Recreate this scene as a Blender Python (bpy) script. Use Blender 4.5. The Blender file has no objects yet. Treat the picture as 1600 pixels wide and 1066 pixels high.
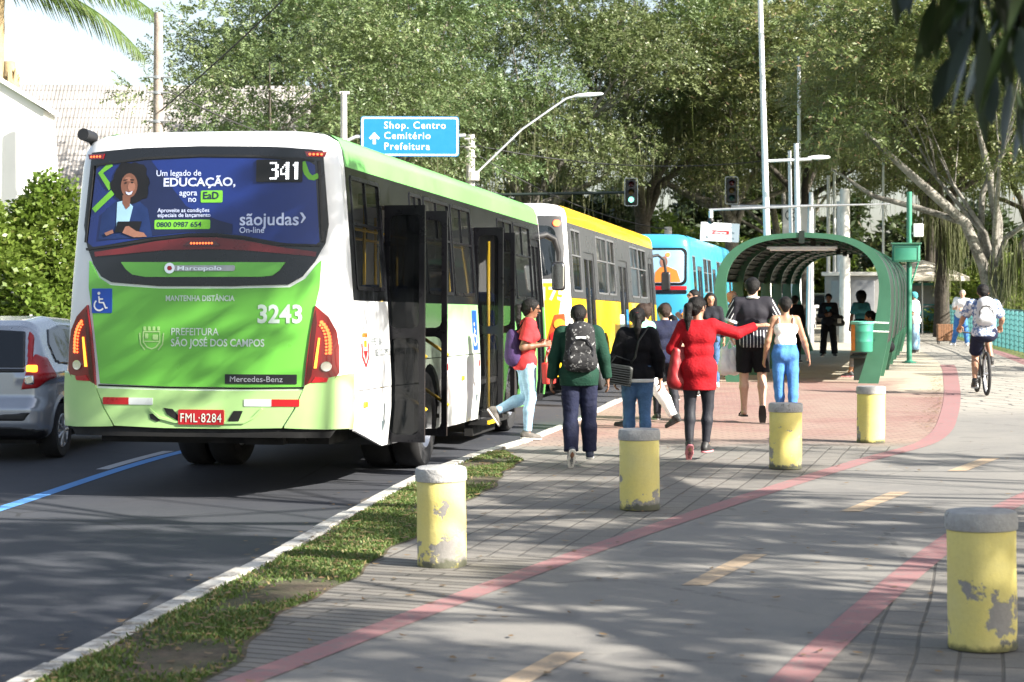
import bpy, bmesh, math, random
import numpy as np
from mathutils import Vector, Matrix, Euler
SC = bpy.context.scene
COL = SC.collection
R = math.radians
random.seed(7)
RNG = np.random.default_rng(11)
# ------------------------------------------------------------------ camera
cam_d = bpy.data.cameras.new('camera')
cam = bpy.data.objects.new('camera', cam_d)
COL.objects.link(cam)
cam.location = (0, 0, 1.71)
cam.rotation_euler = (R(90), 0, 0)
cam_d.sensor_width = 36.0
cam_d.lens = 36.0 * 3100 / 1600
cam_d.shift_y = -83.0 / 1600
cam_d.clip_end = 3000
cam_d.dof.use_dof = True
cam_d.dof.focus_distance = 20.5
cam_d.dof.aperture_fstop = 5.0
SC.camera = cam
# ------------------------------------------------------------------ sky, sun, exposure
SUN_EL = 30.0
SUN_DIR = Vector((0.875, -0.484, 0))          # horizontal direction towards the sun
SUN_DIR.normalize()
w = bpy.data.worlds.new('World')
SC.world = w
w.use_nodes = True
nt = w.node_tree
bg = nt.nodes['Background']
sky = nt.nodes.new('ShaderNodeTexSky')
sky.sky_type = 'NISHITA'
sky.sun_disc = False
sky.sun_elevation = R(SUN_EL)
sky.sun_rotation = math.atan2(SUN_DIR.x, SUN_DIR.y)
sky.dust_density = 2.0
sky.air_density = 1.0
sky.ozone_density = 1.0
hsv = nt.nodes.new('ShaderNodeHueSaturation')
hsv.inputs['Saturation'].default_value = 0.68      # a hazy, pale sky
nt.links.new(sky.outputs[0], hsv.inputs['Color'])
nt.links.new(hsv.outputs[0], bg.inputs['Color'])
bg.inputs['Strength'].default_value = 0.082
sun_d = bpy.data.lights.new('sun', 'SUN')
sun = bpy.data.objects.new('sun', sun_d)
COL.objects.link(sun)
sun_d.energy = 5.0
sun_d.angle = R(0.55)
sun_d.color = (1.0, 0.94, 0.84)
sd = Vector((SUN_DIR.x * math.cos(R(SUN_EL)), SUN_DIR.y * math.cos(R(SUN_EL)), math.sin(R(SUN_EL))))
sun.rotation_euler = sd.to_track_quat('Z', 'Y').to_euler()
SC.view_settings.view_transform = 'Standard'
SC.view_settings.look = 'None'
SC.view_settings.gamma = 1
SC.view_settings.use_curve_mapping = False
SC.view_settings.exposure = 1.7
SC.cycles.use_denoising = True
try:
 SC.cycles.denoiser = 'OPENIMAGEDENOISE'
except Exception:
 pass
SC.cycles.max_bounces = 6
SC.cycles.diffuse_bounces = 3
SC.cycles.glossy_bounces = 3
SC.cycles.transparent_max_bounces = 10
SC.cycles.transmission_bounces = 4
SC.cycles.caustics_reflective = False
SC.cycles.caustics_refractive = False
# ------------------------------------------------------------------ helpers: objects and labels
def tag(o, label=None, cat=None, group=None, kind=None):
 if label: o['label'] = label
 if cat: o['category'] = cat
 if group: o['group'] = group
 if kind: o['kind'] = kind
 return o
def thing(name, label, cat, loc=(0, 0, 0), rz=0, group=None, rx=0):
 o = bpy.data.objects.new(name, None)
 COL.objects.link(o)
 o.empty_display_size = 0.2
 o.location = loc
 o.rotation_euler = (rx, 0, rz)
 return tag(o, label, cat, group)
def copy_tree(o, parent=None):
 c = o.copy()
 COL.objects.link(c)
 if parent is not None:
  c.parent = parent
  c.matrix_parent_inverse = o.matrix_parent_inverse.copy()
 for ch in list(o.children):
  copy_tree(ch, c)
 return c
class MB:
 """collects simple shapes and links them as ONE mesh object"""
 def __init__(s):
  s.v = []; s.f = []; s.m = []; s.mi = 0
 def add(s, vs, fs):
  b = len(s.v)
  s.v += [tuple(p) for p in vs]
  s.f += [tuple(b + i for i in q) for q in fs]
  s.m += [s.mi] * len(fs)
  return s
 def box(s, c, d, rot=None, taper=1.0):
  x, y, z = d[0] / 2, d[1] / 2, d[2] / 2
  P = [Vector((sx * x * (taper if sz > 0 else 1), sy * y * (taper if sz > 0 else 1), sz * z)) for sz in (-1, 1) for sy in (-1, 1) for sx in (-1, 1)]
  if rot is not None:
   M_ = rot if isinstance(rot, Matrix) else Euler(rot).to_matrix()
   P = [M_ @ p for p in P]
  c = Vector(c)
  return s.add([p + c for p in P], [(0, 2, 3, 1), (4, 5, 7, 6), (0, 1, 5, 4), (2, 6, 7, 3), (0, 4, 6, 2), (1, 3, 7, 5)])
 def rbox(s, c, d, r=0.02, rot=None, n=3):
  """box with rounded vertical profile edges in x/z seen along y and small bevel"""
  pts = []
  x, z = d[0] / 2 - r, d[2] / 2 - r
  for (cx, cz, a0) in ((x, z, 0), (-x, z, 90), (-x, -z, 180), (x, -z, 270)):
   for k in range(n + 1):
    a = R(a0 + 90 * k / n)
    pts.append((cx + r * math.cos(a), cz + r * math.sin(a)))
  N = len(pts); y = d[1] / 2; b = min(r * 0.5, y * 0.6)
  V = []
  for yy, sc in ((-y, 1 - b / max(d[0], 1e-6) * 2), (-y + b, 1), (y - b, 1), (y, 1 - b / max(d[0], 1e-6) * 2)):
   sz = 1 - (1 - sc) * d[0] / max(d[2], 1e-6)
   V += [Vector((px * sc, yy, pz * sz)) for px, pz in pts]
  if rot is not None:
   M_ = rot if isinstance(rot, Matrix) else Euler(rot).to_matrix()
   V = [M_ @ p for p in V]
  c = Vector(c)
  F = []
  for k in range(3):
   for i in range(N):
    j = (i + 1) % N
    F.append((k * N + i, k * N + j, (k + 1) * N + j, (k + 1) * N + i))
  F.append(tuple(range(N))); F.append(tuple(reversed(range(3 * N, 4 * N))))
  return s.add([p + c for p in V], F)
 def tube(s, pts, r, n=8, caps=True):
  """swept tube along pts, r a number or a list"""
  pts = [Vector(p) for p in pts]
  K = len(pts)
  rs = r if isinstance(r, (list, tuple)) else [r] * K
  V = []; F = []
  up = None
  for i, p in enumerate(pts):
   t = (pts[min(i + 1, K - 1)] - pts[max(i - 1, 0)])
   if t.length < 1e-9: t = Vector((0, 0, 1))
   t.normalize()
   if up is None:
    up = Vector((0, 0, 1)) if abs(t.z) < 0.9 else Vector((0, 1, 0))
   a = t.cross(up)
   if a.length < 1e-6: a = t.cross(Vector((1, 0, 0)))
   a.normalize(); b = a.cross(t); up = b
   for k in range(n):
    an = 2 * math.pi * k / n
    V.append(p + (a * math.cos(an) + b * math.sin(an)) * rs[i])
  for i in range(K - 1):
   for k in range(n):
    F.append((i * n + k, i * n + (k + 1) % n, (i + 1) * n + (k + 1) % n, (i + 1) * n + k))
  if caps:
   F.append(tuple(reversed(range(n)))); F.append(tuple(range((K - 1) * n, K * n)))
  return s.add(V, F)
 def lathe(s, prof, n=24, M_=None, cap=True):
  """profile [(r,z)] around z"""
  V = []; F = []
  for (r, z) in prof:
   for k in range(n):
    a = 2 * math.pi * k / n
    V.append(Vector((r * math.cos(a), r * math.sin(a), z)))
  for i in range(len(prof) - 1):
   for k in range(n):
    F.append((i * n + k, i * n + (k + 1) % n, (i + 1) * n + (k + 1) % n, (i + 1) * n + k))
  if cap:
   if prof[0][0] > 1e-4: F.append(tuple(reversed(range(n))))
   if prof[-1][0] > 1e-4: F.append(tuple(range((len(prof) - 1) * n, len(prof) * n)))
  if M_ is not None: V = [M_ @ p for p in V]
  return s.add(V, F)
 def ball(s, c, r, n=12, m=8):
  rx, ry, rz = r if isinstance(r, (tuple, list)) else (r, r, r)
  V = []; F = []
  for i in range(m + 1):
   t = math.pi * i / m
   for k in range(n):
    a = 2 * math.pi * k / n
    V.append((c[0] + rx * math.sin(t) * math.cos(a), c[1] + ry * math.sin(t) * math.sin(a), c[2] + rz * math.cos(t)))
  for i in range(m):
   for k in range(n):
    F.append((i * n + k, (i + 1) * n + k, (i + 1) * n + (k + 1) % n, i * n + (k + 1) % n))
  return s.add(V, F)
 def prism(s, poly, h, M_=None):
  """polygon in xy extruded to z=h"""
  n = len(poly)
  V = [Vector((x, y, 0)) for x, y in poly] + [Vector((x, y, h)) for x, y in poly]
  if M_ is not None: V = [M_ @ p for p in V]
  F = [tuple(reversed(range(n))), tuple(range(n, 2 * n))] + [(i, (i + 1) % n, n + (i + 1) % n, n + i) for i in range(n)]
  return s.add(V, F)
 def build(s, name, mat, parent=None, smooth=None, bevel=0, loc=None):
  me = bpy.data.meshes.new(name)
  me.from_pydata(s.v, [], s.f)
  mats = mat if isinstance(mat, (list, tuple)) else [mat]
  for m in mats: me.materials.append(m)
  if len(mats) > 1:
   me.polygons.foreach_set('material_index', s.m)
  bm = bmesh.new(); bm.from_mesh(me)
  bmesh.ops.recalc_face_normals(bm, faces=bm.faces)
  bm.to_mesh(me); bm.free()
  if smooth is not None:
   me.polygons.foreach_set('use_smooth', [True] * len(me.polygons))
   if smooth < 180:
    try: me.set_sharp_from_angle(angle=R(smooth))
    except Exception: pass
  me.update()
  o = bpy.data.objects.new(name, me)
  COL.objects.link(o)
  if parent is not None: o.parent = parent
  if loc is not None: o.location = loc
  if bevel:
   b = o.modifiers.new('bevel', 'BEVEL'); b.width = bevel; b.segments = 2; b.limit_method = 'ANGLE'
   b.harden_normals = False
  return o
def np_mesh(name, V, F, mat, parent=None, smooth=True, col=None):
 """V (n,3) array, F (m,k) array of equal-size faces"""
 me = bpy.data.meshes.new(name)
 V = np.asarray(V, dtype=np.float32); F = np.asarray(F, dtype=np.int32)
 n, (m, k) = len(V), F.shape
 me.vertices.add(n); me.vertices.foreach_set('co', V.ravel())
 me.loops.add(m * k); me.loops.foreach_set('vertex_index', F.ravel())
 me.polygons.add(m)
 me.polygons.foreach_set('loop_start', np.arange(0, m * k, k, dtype=np.int32))
 me.polygons.foreach_set('loop_total', np.full(m, k, dtype=np.int32))
 if smooth: me.polygons.foreach_set('use_smooth', np.ones(m, dtype=bool))
 if mat is not None: me.materials.append(mat)
 me.update(calc_edges=True)
 if col is not None:
  at = me.color_attributes.new('tint', 'FLOAT_COLOR', 'POINT')
  at.data.foreach_set('color', np.asarray(col, dtype=np.float32).ravel())
 o = bpy.data.objects.new(name, me)
 COL.objects.link(o)
 if parent is not None: o.parent = parent
 return o
# ------------------------------------------------------------------ helpers: materials
MATS = {}
def M(name, col=(0.5, 0.5, 0.5), rough=0.6, metal=0.0, var=0.10, scale=6.0, bump=0.0, bscale=60.0, spec=0.5, coat=0.0, alpha=1.0, emit=None, es=1.0, stain=None, trans=0.0):
 if name in MATS: return MATS[name]
 m = bpy.data.materials.new(name); m.use_nodes = True
 N = m.node_tree.nodes; L = m.node_tree.links
 b = N['Principled BSDF']
 b.inputs['Roughness'].default_value = rough
 b.inputs['Metallic'].default_value = metal
 b.inputs['Specular IOR Level'].default_value = spec
 b.inputs['Coat Weight'].default_value = coat
 b.inputs['Coat Roughness'].default_value = 0.06
 b.inputs['Alpha'].default_value = alpha
 b.inputs['Transmission Weight'].default_value = trans
 c4 = (*col, 1)
 b.inputs['Base Color'].default_value = c4
 if var > 0 or stain:
  tc = N.new('ShaderNodeTexCoord')
  nz = N.new('ShaderNodeTexNoise'); nz.inputs['Scale'].default_value = scale; nz.inputs['Detail'].default_value = 6; nz.inputs['Roughness'].default_value = 0.65
  L.new(tc.outputs['Object'], nz.inputs['Vector'])
  mr = N.new('ShaderNodeMapRange'); mr.inputs[1].default_value = 0.3; mr.inputs[2].default_value = 0.7
  mr.inputs[3].default_value = 1 - var; mr.inputs[4].default_value = 1 + var
  L.new(nz.outputs[0], mr.inputs[0])
  hs = N.new('ShaderNodeHueSaturation'); hs.inputs['Color'].default_value = c4
  L.new(mr.outputs[0], hs.inputs['Value'])
  out = hs.outputs[0]
  if stain:
   n2 = N.new('ShaderNodeTexNoise'); n2.inputs['Scale'].default_value = stain[2]; n2.inputs['Detail'].default_value = 8; n2.inputs['Roughness'].default_value = 0.7
   L.new(tc.outputs['Object'], n2.inputs['Vector'])
   r2 = N.new('ShaderNodeMapRange'); r2.inputs[1].default_value = stain[1]; r2.inputs[2].default_value = stain[1] + stain[3]
   L.new(n2.outputs[0], r2.inputs[0])
   mx = N.new('ShaderNodeMixRGB'); mx.inputs[2].default_value = (*stain[0], 1)
   L.new(out, mx.inputs[1]); L.new(r2.outputs[0], mx.inputs[0]); out = mx.outputs[0]
  L.new(out, b.inputs['Base Color'])
  mr3 = N.new('ShaderNodeMapRange'); mr3.inputs[1].default_value = 0.3; mr3.inputs[2].default_value = 0.7
  mr3.inputs[3].default_value = max(0.02, rough * 0.8); mr3.inputs[4].default_value = min(1, rough * 1.2)
  L.new(nz.outputs[0], mr3.inputs[0]); L.new(mr3.outputs[0], b.inputs['Roughness'])
 if bump > 0:
  tc = N.new('ShaderNodeTexCoord')
  nb = N.new('ShaderNodeTexNoise'); nb.inputs['Scale'].default_value = bscale; nb.inputs['Detail'].default_value = 5
  L.new(tc.outputs['Object'], nb.inputs['Vector'])
  bp = N.new('ShaderNodeBump'); bp.inputs['Strength'].default_value = bump; bp.inputs['Distance'].default_value = 0.02
  L.new(nb.outputs[0], bp.inputs['Height']); L.new(bp.outputs[0], b.inputs['Normal'])
 if emit:
  b.inputs['Emission Color'].default_value = (*emit, 1)
  b.inputs['Emission Strength'].default_value = es
 MATS[name] = m
 return m
class NT:
 """small wrapper for bespoke node materials"""
 def __init__(s, name):
  s.m = bpy.data.materials.new(name); s.m.use_nodes = True
  s.N = s.m.node_tree.nodes; s.L = s.m.node_tree.links
  s.b = s.N['Principled BSDF']
  MATS[name] = s.m
 def n(s, t, **kw):
  nd = s.N.new('ShaderNode' + t)
  for k, v in kw.items():
   if isinstance(k, str) and k.startswith('_'):
    setattr(nd, k[1:], v)
   else:
    nd.inputs[k].default_value = v
  return nd
 def l(s, a, b): s.L.new(a, b)
 def pos(s): return s.n('NewGeometry').outputs['Position']
 def obj(s): return s.n('TexCoord').outputs['Object']
 def noise(s, vec, scale, detail=5, rough=0.6):
  nd = s.n('TexNoise'); nd.inputs['Scale'].default_value = scale; nd.inputs['Detail'].default_value = detail; nd.inputs['Roughness'].default_value = rough
  s.l(vec, nd.inputs['Vector']); return nd.outputs[0]
 def rng(s, v, a, b, c, d):
  nd = s.n('MapRange'); 
  for i, x in enumerate((a, b, c, d)): nd.inputs[i + 1].default_value = x
  s.l(v, nd.inputs[0]); return nd.outputs[0]
 def mix(s, f, a, b, mode='MIX'):
  nd = s.n('MixRGB'); nd.blend_type = mode
  for i, x in ((0, f), (1, a), (2, b)):
   if isinstance(x, (int, float)): nd.inputs[i].default_value = x
   elif isinstance(x, tuple): nd.inputs[i].default_value = (*x, 1) if len(x) == 3 else x
   else: s.l(x, nd.inputs[i])
  return nd.outputs[0]
 def math(s, op, a, b=None, c=None):
  nd = s.n('Math'); nd.operation = op
  for i, x in enumerate((a, b, c)):
   if x is None: continue
   if isinstance(x, (int, float)): nd.inputs[i].default_value = x
   else: s.l(x, nd.inputs[i])
  return nd.outputs[0]
 def sep(s, v):
  nd = s.n('SeparateXYZ'); s.l(v, nd.inputs[0]); return nd.outputs
 def bump(s, h, strength=0.3, dist=0.02):
  nd = s.n('Bump'); nd.inputs['Strength'].default_value = strength; nd.inputs['Distance'].default_value = dist
  s.l(h, nd.inputs['Height']); s.l(nd.outputs[0], s.b.inputs['Normal'])
 def base(s, c): s.l(c, s.b.inputs['Base Color'])
 def rough(s, v):
  if isinstance(v, (int, float)): s.b.inputs['Roughness'].default_value = v
  else: s.l(v, s.b.inputs['Roughness'])
# ------------------------------------------------------------------ helpers: writing
def text2d(body, size=1.0, align='LEFT', bold=0.0, font_res=3, sx=1.0, space=1.0):
 """returns (verts2d, faces) of a text, baseline at y=0; size = cap height"""
 c = bpy.data.curves.new('text', 'FONT')
 c.body = body; c.align_x = align; c.resolution_u = font_res; c.offset = bold; c.space_character = space
 c.size = 1.0
 o = bpy.data.objects.new('text', c); COL.objects.link(o)
 dg = bpy.context.evaluated_depsgraph_get()
 me = bpy.data.meshes.new_from_object(o.evaluated_get(dg))
 k = size / 0.686
 V = [(v.co.x * k * sx, v.co.y * k) for v in me.vertices]
 F = [tuple(p.vertices) for p in me.polygons]
 bpy.data.objects.remove(o); bpy.data.curves.remove(c); bpy.data.meshes.remove(me)
 return V, F
# ------------------------------------------------------------------ implicit surfaces (smooth continuous bodies, clothing, car bodies)
def surf_nets(d, o, h):
 nx, ny, nz = d.shape
 s = d < 0
 c = np.zeros((nx - 1, ny - 1, nz - 1), dtype=np.int8)
 offs = [(a, b, e) for a in (0, 1) for b in (0, 1) for e in (0, 1)]
 for a, b, e in offs:
  c += s[a:nx - 1 + a, b:ny - 1 + b, e:nz - 1 + e]
 act = (c > 0) & (c < 8)
 I, J, K = np.nonzero(act)
 n = len(I)
 idx = -np.ones(act.shape, dtype=np.int64); idx[I, J, K] = np.arange(n)
 val = {q: d[I + q[0], J + q[1], K + q[2]] for q in offs}
 acc = np.zeros((n, 3)); cnt = np.zeros(n)
 for ax in range(3):
  for q in offs:
   if q[ax]: continue
   r = list(q); r[ax] = 1; r = tuple(r)
   va, vb = val[q], val[r]
   mk = (va < 0) != (vb < 0)
   t = np.where(mk, va / np.where(mk, va - vb, 1), 0)
   for x in range(3):
    acc[:, x] += mk * (q[x] + (t if x == ax else 0))
   cnt += mk
 V = np.stack([I, J, K], 1) + acc / np.maximum(cnt, 1)[:, None]
 V = np.asarray(o)[None, :] + V * h
 F = []
 for ax in range(3):
  b1, b2 = [(1, 2), (2, 0), (0, 1)][ax]
  sa = [slice(None)] * 3; sb = [slice(None)] * 3
  sa[ax] = slice(0, d.shape[ax] - 1); sb[ax] = slice(1, d.shape[ax])
  A = s[tuple(sa)]; B = s[tuple(sb)]
  E = A != B
  P = np.array(np.nonzero(E)).T
  ok = (P[:, b1] >= 1) & (P[:, b2] >= 1) & (P[:, b1] < d.shape[b1] - 1) & (P[:, b2] < d.shape[b2] - 1)
  P = P[ok]
  inside = A[P[:, 0], P[:, 1], P[:, 2]]
  def g(da, db):
   Q = P.copy(); Q[:, b1] -= da; Q[:, b2] -= db
   return idx[Q[:, 0], Q[:, 1], Q[:, 2]]
  q = np.stack([g(1, 1), g(0, 1), g(0, 0), g(1, 0)], 1)
  q[~inside] = q[~inside][:, ::-1]
  F.append(q)
 F = np.concatenate(F)
 F = F[(F >= 0).all(1)]
 return V, F
def sdf_eval(prims, h, k=0.03, folds=0.0, fseed=0, pad=0.03, cuts=(), fscale=1.0):
 """prims: (a,b,ra,rb[,sy[,cut_end[,cut_start]]]) round cones; sy flattens depth (local y)"""
 P = []
 for p in prims:
  a, b, ra, rb = np.array(p[0], float), np.array(p[1], float), p[2], p[3]
  P.append((a, b, ra, rb, p[4] if len(p) > 4 else 1.0, p[5] if len(p) > 5 else 0, p[6] if len(p) > 6 else 0))
 lo = np.min([np.minimum(p[0] - p[2], p[1] - p[3]) for p in P], 0) - pad
 hi = np.max([np.maximum(p[0] + p[2], p[1] + p[3]) for p in P], 0) + pad
 n = np.ceil((hi - lo) / h).astype(int) + 2
 ax = [lo[i] + h * np.arange(n[i]) for i in range(3)]
 D = np.full(tuple(n), 0.2)
 for a, b, ra, rb, sy, ce, cs in P:
  m = k + 2 * h + 0.02
  l2 = np.minimum(a - ra, b - rb) - m; h2 = np.maximum(a + ra, b + rb) + m
  i0 = np.clip(np.floor((l2 - lo) / h).astype(int), 0, n - 1); i1 = np.clip(np.ceil((h2 - lo) / h).astype(int) + 1, 1, n)
  X = ax[0][i0[0]:i1[0]][:, None, None]; Y = ax[1][i0[1]:i1[1]][None, :, None]; Z = ax[2][i0[2]:i1[2]][None, None, :]
  ab = b - a; L2 = max(float(ab @ ab), 1e-9)
  t0 = ((X - a[0]) * ab[0] + (Y - a[1]) * ab[1] + (Z - a[2]) * ab[2]) / L2
  t = np.clip(t0, 0, 1)
  dx = X - (a[0] + t * ab[0]); dy = (Y - (a[1] + t * ab[1])) / sy; dz = Z - (a[2] + t * ab[2])
  d = np.sqrt(dx * dx + dy * dy + dz * dz) - (ra + t * (rb - ra))
  L = math.sqrt(L2)
  if ce: d = np.maximum(d, (t0 - 1) * L)
  if cs: d = np.maximum(d, -t0 * L)
  sl = tuple(slice(i0[i], i1[i]) for i in range(3))
  o = D[sl]
  hh = np.maximum(k - np.abs(o - d), 0) / k
  D[sl] = np.minimum(o, d) - hh * hh * k * 0.25
 X, Y, Z = ax[0][:, None, None], ax[1][None, :, None], ax[2][None, None, :]
 if folds:
  r = np.random.default_rng(fseed)
  f = 0
  for i in range(5):
   wv = r.normal(size=3) * np.array([16, 16, 13]) * (0.5 + 0.6 * i) * fscale
   f = f + np.sin(X * wv[0] + Y * wv[1] + Z * wv[2] + r.uniform(0, 6)) / (1 + 0.5 * i)
  D = D + folds * f * 0.3
 for (pt, nv) in cuts:      # keep the side where dot(p-pt, n) < 0
  nv = np.array(nv, float); nv /= np.linalg.norm(nv)
  D = np.maximum(D, (X - pt[0]) * nv[0] + (Y - pt[1]) * nv[1] + (Z - pt[2]) * nv[2])
 return D, lo
def sdf_VF(prims, h, **kw):
 D, lo = sdf_eval(prims, h, **kw)
 D[0] = D[-1] = 0.2; D[:, 0] = D[:, -1] = 0.2; D[:, :, 0] = D[:, :, -1] = 0.2
 V, F = surf_nets(D, lo, h)
 return V, F
def sdf_mesh(name, prims, h, mat, parent=None, scale=1.0, **kw):
 V, F = sdf_VF(prims, h, **kw)
 return np_mesh(name, V * scale, F, mat, parent)
# ------------------------------------------------------------------ people
def nrm(v):
 v = np.array(v, float); return v / np.linalg.norm(v)
def hand_prims(wr, d, palm_n, side, curl=0.35, spread=1.0):
 """five separate fingers on a palm; d = direction of hand, palm_n = direction the palm faces"""
 d = nrm(d); pn = np.array(palm_n, float); pn -= d * (pn @ d); pn = nrm(pn)
 ac = np.cross(d, pn) * side          # towards the thumb
 pr = []
 pr.append((wr, wr + d * 0.03, 0.024, 0.022))
 for t in (-0.027, -0.009, 0.009, 0.027):
  pr.append((wr + d * 0.025 + ac * t * 0.6, wr + d * 0.088 + ac * t, 0.0135, 0.0120))
 for t, ln, w_ in ((-0.030, 0.058, -0.14), (-0.010, 0.074, -0.03), (0.011, 0.080, 0.04), (0.031, 0.072, 0.12)):
  b0 = wr + d * 0.090 + ac * t
  d1 = nrm(d + ac * w_ * spread + pn * curl * 0.5); p1 = b0 + d1 * ln * 0.45
  d2 = nrm(d + ac * w_ * 0.6 * spread + pn * curl * 1.6); p2 = p1 + d2 * ln * 0.32
  d3 = nrm(d + pn * curl * 2.8); p3 = p2 + d3 * ln * 0.27
  pr += [(b0, p1, 0.0092, 0.0086), (p1, p2, 0.0086, 0.008), (p2, p3, 0.008, 0.007)]
 tb = wr + d * 0.03 + ac * 0.022
 t1 = tb + nrm(d * 0.7 + ac * 0.8 + pn * 0.3) * 0.04
 t2 = t1 + nrm(d * 1.0 + ac * 0.25 + pn * (0.3 + curl)) * 0.032
 t3 = t2 + nrm(d * 1.0 + pn * (0.4 + curl)) * 0.024
 pr += [(tb, t1, 0.0135, 0.011), (t1, t2, 0.0108, 0.0095), (t2, t3, 0.0095, 0.0075)]
 return pr
STAND = dict(legL=((-0.04, 0.0, -1), (-0.02, -0.03, -1), (-0.1, 1, 0)), legR=((0.04, 0.0, -1), (0.02, -0.03, -1), (0.1, 1, 0)),
    armL=((-0.22, -0.03, -1), (-0.08, 0.16, -1)), armR=((0.22, -0.03, -1), (0.08, 0.16, -1)), lean=(0, 0), head=(0, 0, 0))
def person(label, at, yaw=0.0, H=1.65, bulk=1.0, pose=None, skin='skin_mid', hair=('short', 'hair_black'), top=None, bottom=None, shoes='shoe_black', sole=None,
   res=0.014, z0=0.0, group=None, face=True, gender='f', drop=True, extra=None, headbulk=1.0):
 po = dict(STAND); po.update(pose or {})
 s = H / 1.75
 root = thing('person', label, 'person', (at[0], at[1], z0), R(yaw), group)
 B = bulk
 sh_w = 0.165 if gender == 'f' else 0.185
 lean = po['lean']
 pel = np.array([0, 0, 0.0])
 J = {}
 hipw = 0.088
 for sd_, nm in ((-1, 'L'), (1, 'R')):
  th, shn, ft = po['leg' + nm]
  hip = np.array([sd_ * hipw, 0, -0.02]); kn = hip + nrm(th) * 0.43; an = kn + nrm(shn) * 0.42
  f = nrm(ft)
  J['hip' + nm], J['kn' + nm], J['an' + nm], J['ft' + nm] = hip, kn, an, f
 upv = nrm((lean[0], lean[1], 1.0))
 shc = pel + upv * 0.47
 side = nrm(np.cross((0, 1.0, 0), upv)) if True else None
 tw = po.get('twist', 0.0)
 sidev = np.array([math.cos(tw), math.sin(tw), 0]); sidev = nrm(sidev - upv * (sidev @ upv))
 fwd = np.cross(upv, sidev)
 for sd_, nm in ((-1, 'L'), (1, 'R')):
  u, f = po['arm' + nm]
  raise_ = max(0, nrm(u)[2]) * 0.05
  sh = shc + sidev * sd_ * sh_w * (1 + 0.35 * (B - 1)) + upv * (raise_ - 0.02)
  el = sh + nrm(u) * 0.285; wr = el + nrm(f) * 0.245
  J['sh' + nm], J['el' + nm], J['wr' + nm] = sh, el, wr
 hy, hp, hr = po['head']
 neck0 = shc + upv * 0.02
 hdir = nrm(upv + fwd * (0.12 + math.sin(hp)) + sidev * math.sin(hr) * 0.6)
 neck1 = neck0 + hdir * 0.075
 hc = neck1 + hdir * 0.088
 hf = nrm(fwd * math.cos(hy) - sidev * math.sin(hy) + np.array([0, 0, 1]) * (-math.sin(hp) * 0.9))
 hup = nrm(np.array([0, 0, 1.0]) + fwd * math.sin(hp) * 0.8 + sidev * math.sin(hr) - hf * 0)
 hup = nrm(hup - hf * (hup @ hf))
 hs = np.cross(hf, hup)
 zmin = 1e9
 foot = {}
 for nm in 'LR':
  an, f = J['an' + nm], J['ft' + nm]
  dn = nrm(np.array([0, 0, -1.0]) + f * f[2])
  heel = an + dn * 0.055 - f * 0.045; toe = an + dn * 0.06 + f * 0.15
  foot[nm] = (heel, toe, dn)
  zmin = min(zmin, heel[2] - 0.03, toe[2] - 0.028)
 off = np.array([0, 0, -zmin if drop else po.get('pelvis_z', 0.5)])
 for kx in J:
  if not kx.startswith('ft'): J[kx] = J[kx] + off
 for nm in 'LR': foot[nm] = (foot[nm][0] + off, foot[nm][1] + off, foot[nm][2])
 pel, shc, neck0, neck1, hc = pel + off, shc + off, neck0 + off, neck1 + off, hc + off
 waist = pel + upv * 0.17; chest = pel + upv * 0.34
 sv = sidev; bt = (B - 1)
 tor = [
  (pel - sv * 0.06, pel + sv * 0.06, 0.115 * B, 0.115 * B, 0.9),
  (waist - sv * 0.05, waist + sv * 0.05, (0.098 if gender == 'f' else 0.108) * B, (0.098 if gender == 'f' else 0.108) * B, 0.86),
  (chest - sv * 0.06, chest + sv * 0.06, 0.112 * B, 0.112 * B, 0.86),
  (shc - sv * 0.10 - upv * 0.05, shc + sv * 0.10 - upv * 0.05, 0.075 * (1 + bt * .6), 0.075 * (1 + bt * .6), 0.9),
  (shc - sv * (sh_w - 0.015), shc + sv * (sh_w - 0.015), 0.05, 0.05)]
 if gender == 'f':
  for sd_ in (-1, 1): tor.append((chest + sv * sd_ * 0.065 + fwd * 0.06, chest + sv * sd_ * 0.068 + fwd * 0.075 - upv * 0.02, 0.062, 0.055))
 tor.append((pel - sv * 0.055 - np.array([0, 0.035, 0.03]), pel + sv * 0.055 - np.array([0, 0.035, 0.03]), 0.098 * B, 0.098 * B))
 legs = {}; arms = {}
 for nm in 'LR':
  h_, k_, a_ = J['hip' + nm], J['kn' + nm], J['an' + nm]
  back = nrm(np.cross(np.cross(k_ - a_, (0, 1.0, 0)), k_ - a_) + 1e-6) if False else np.array([0, -1.0, 0])
  sd3 = nrm(a_ - k_); bk = np.array([0, -1.0, 0]); bk = bk - sd3 * (bk @ sd3)
  if np.linalg.norm(bk) < 0.3: bk = np.array([0, 0, -1.0]); bk = bk - sd3 * (bk @ sd3)
  bk = nrm(bk)
  legs[nm] = [(h_, h_ * 0.5 + k_ * 0.5, 0.092 * B, 0.074 * (1 + bt * .8)), (h_ * 0.5 + k_ * 0.5, k_, 0.074 * (1 + bt * .8), 0.056),
     (k_, k_ * 0.65 + a_ * 0.35 + bk * 0.014, 0.054, 0.056 * (1 + bt * .4)), (k_ * 0.65 + a_ * 0.35 + bk * 0.014, a_, 0.054 * (1 + bt * .4), 0.036)]
  s_, e_, w_ = J['sh' + nm], J['el' + nm], J['wr' + nm]
  arms[nm] = [(s_, e_, 0.050 * (1 + bt * .7), 0.040 * (1 + bt * .4)), (e_, e_ * 0.65 + w_ * 0.35, 0.041, 0.041), (e_ * 0.65 + w_ * 0.35, w_, 0.041, 0.026)]
 HB = headbulk
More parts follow.
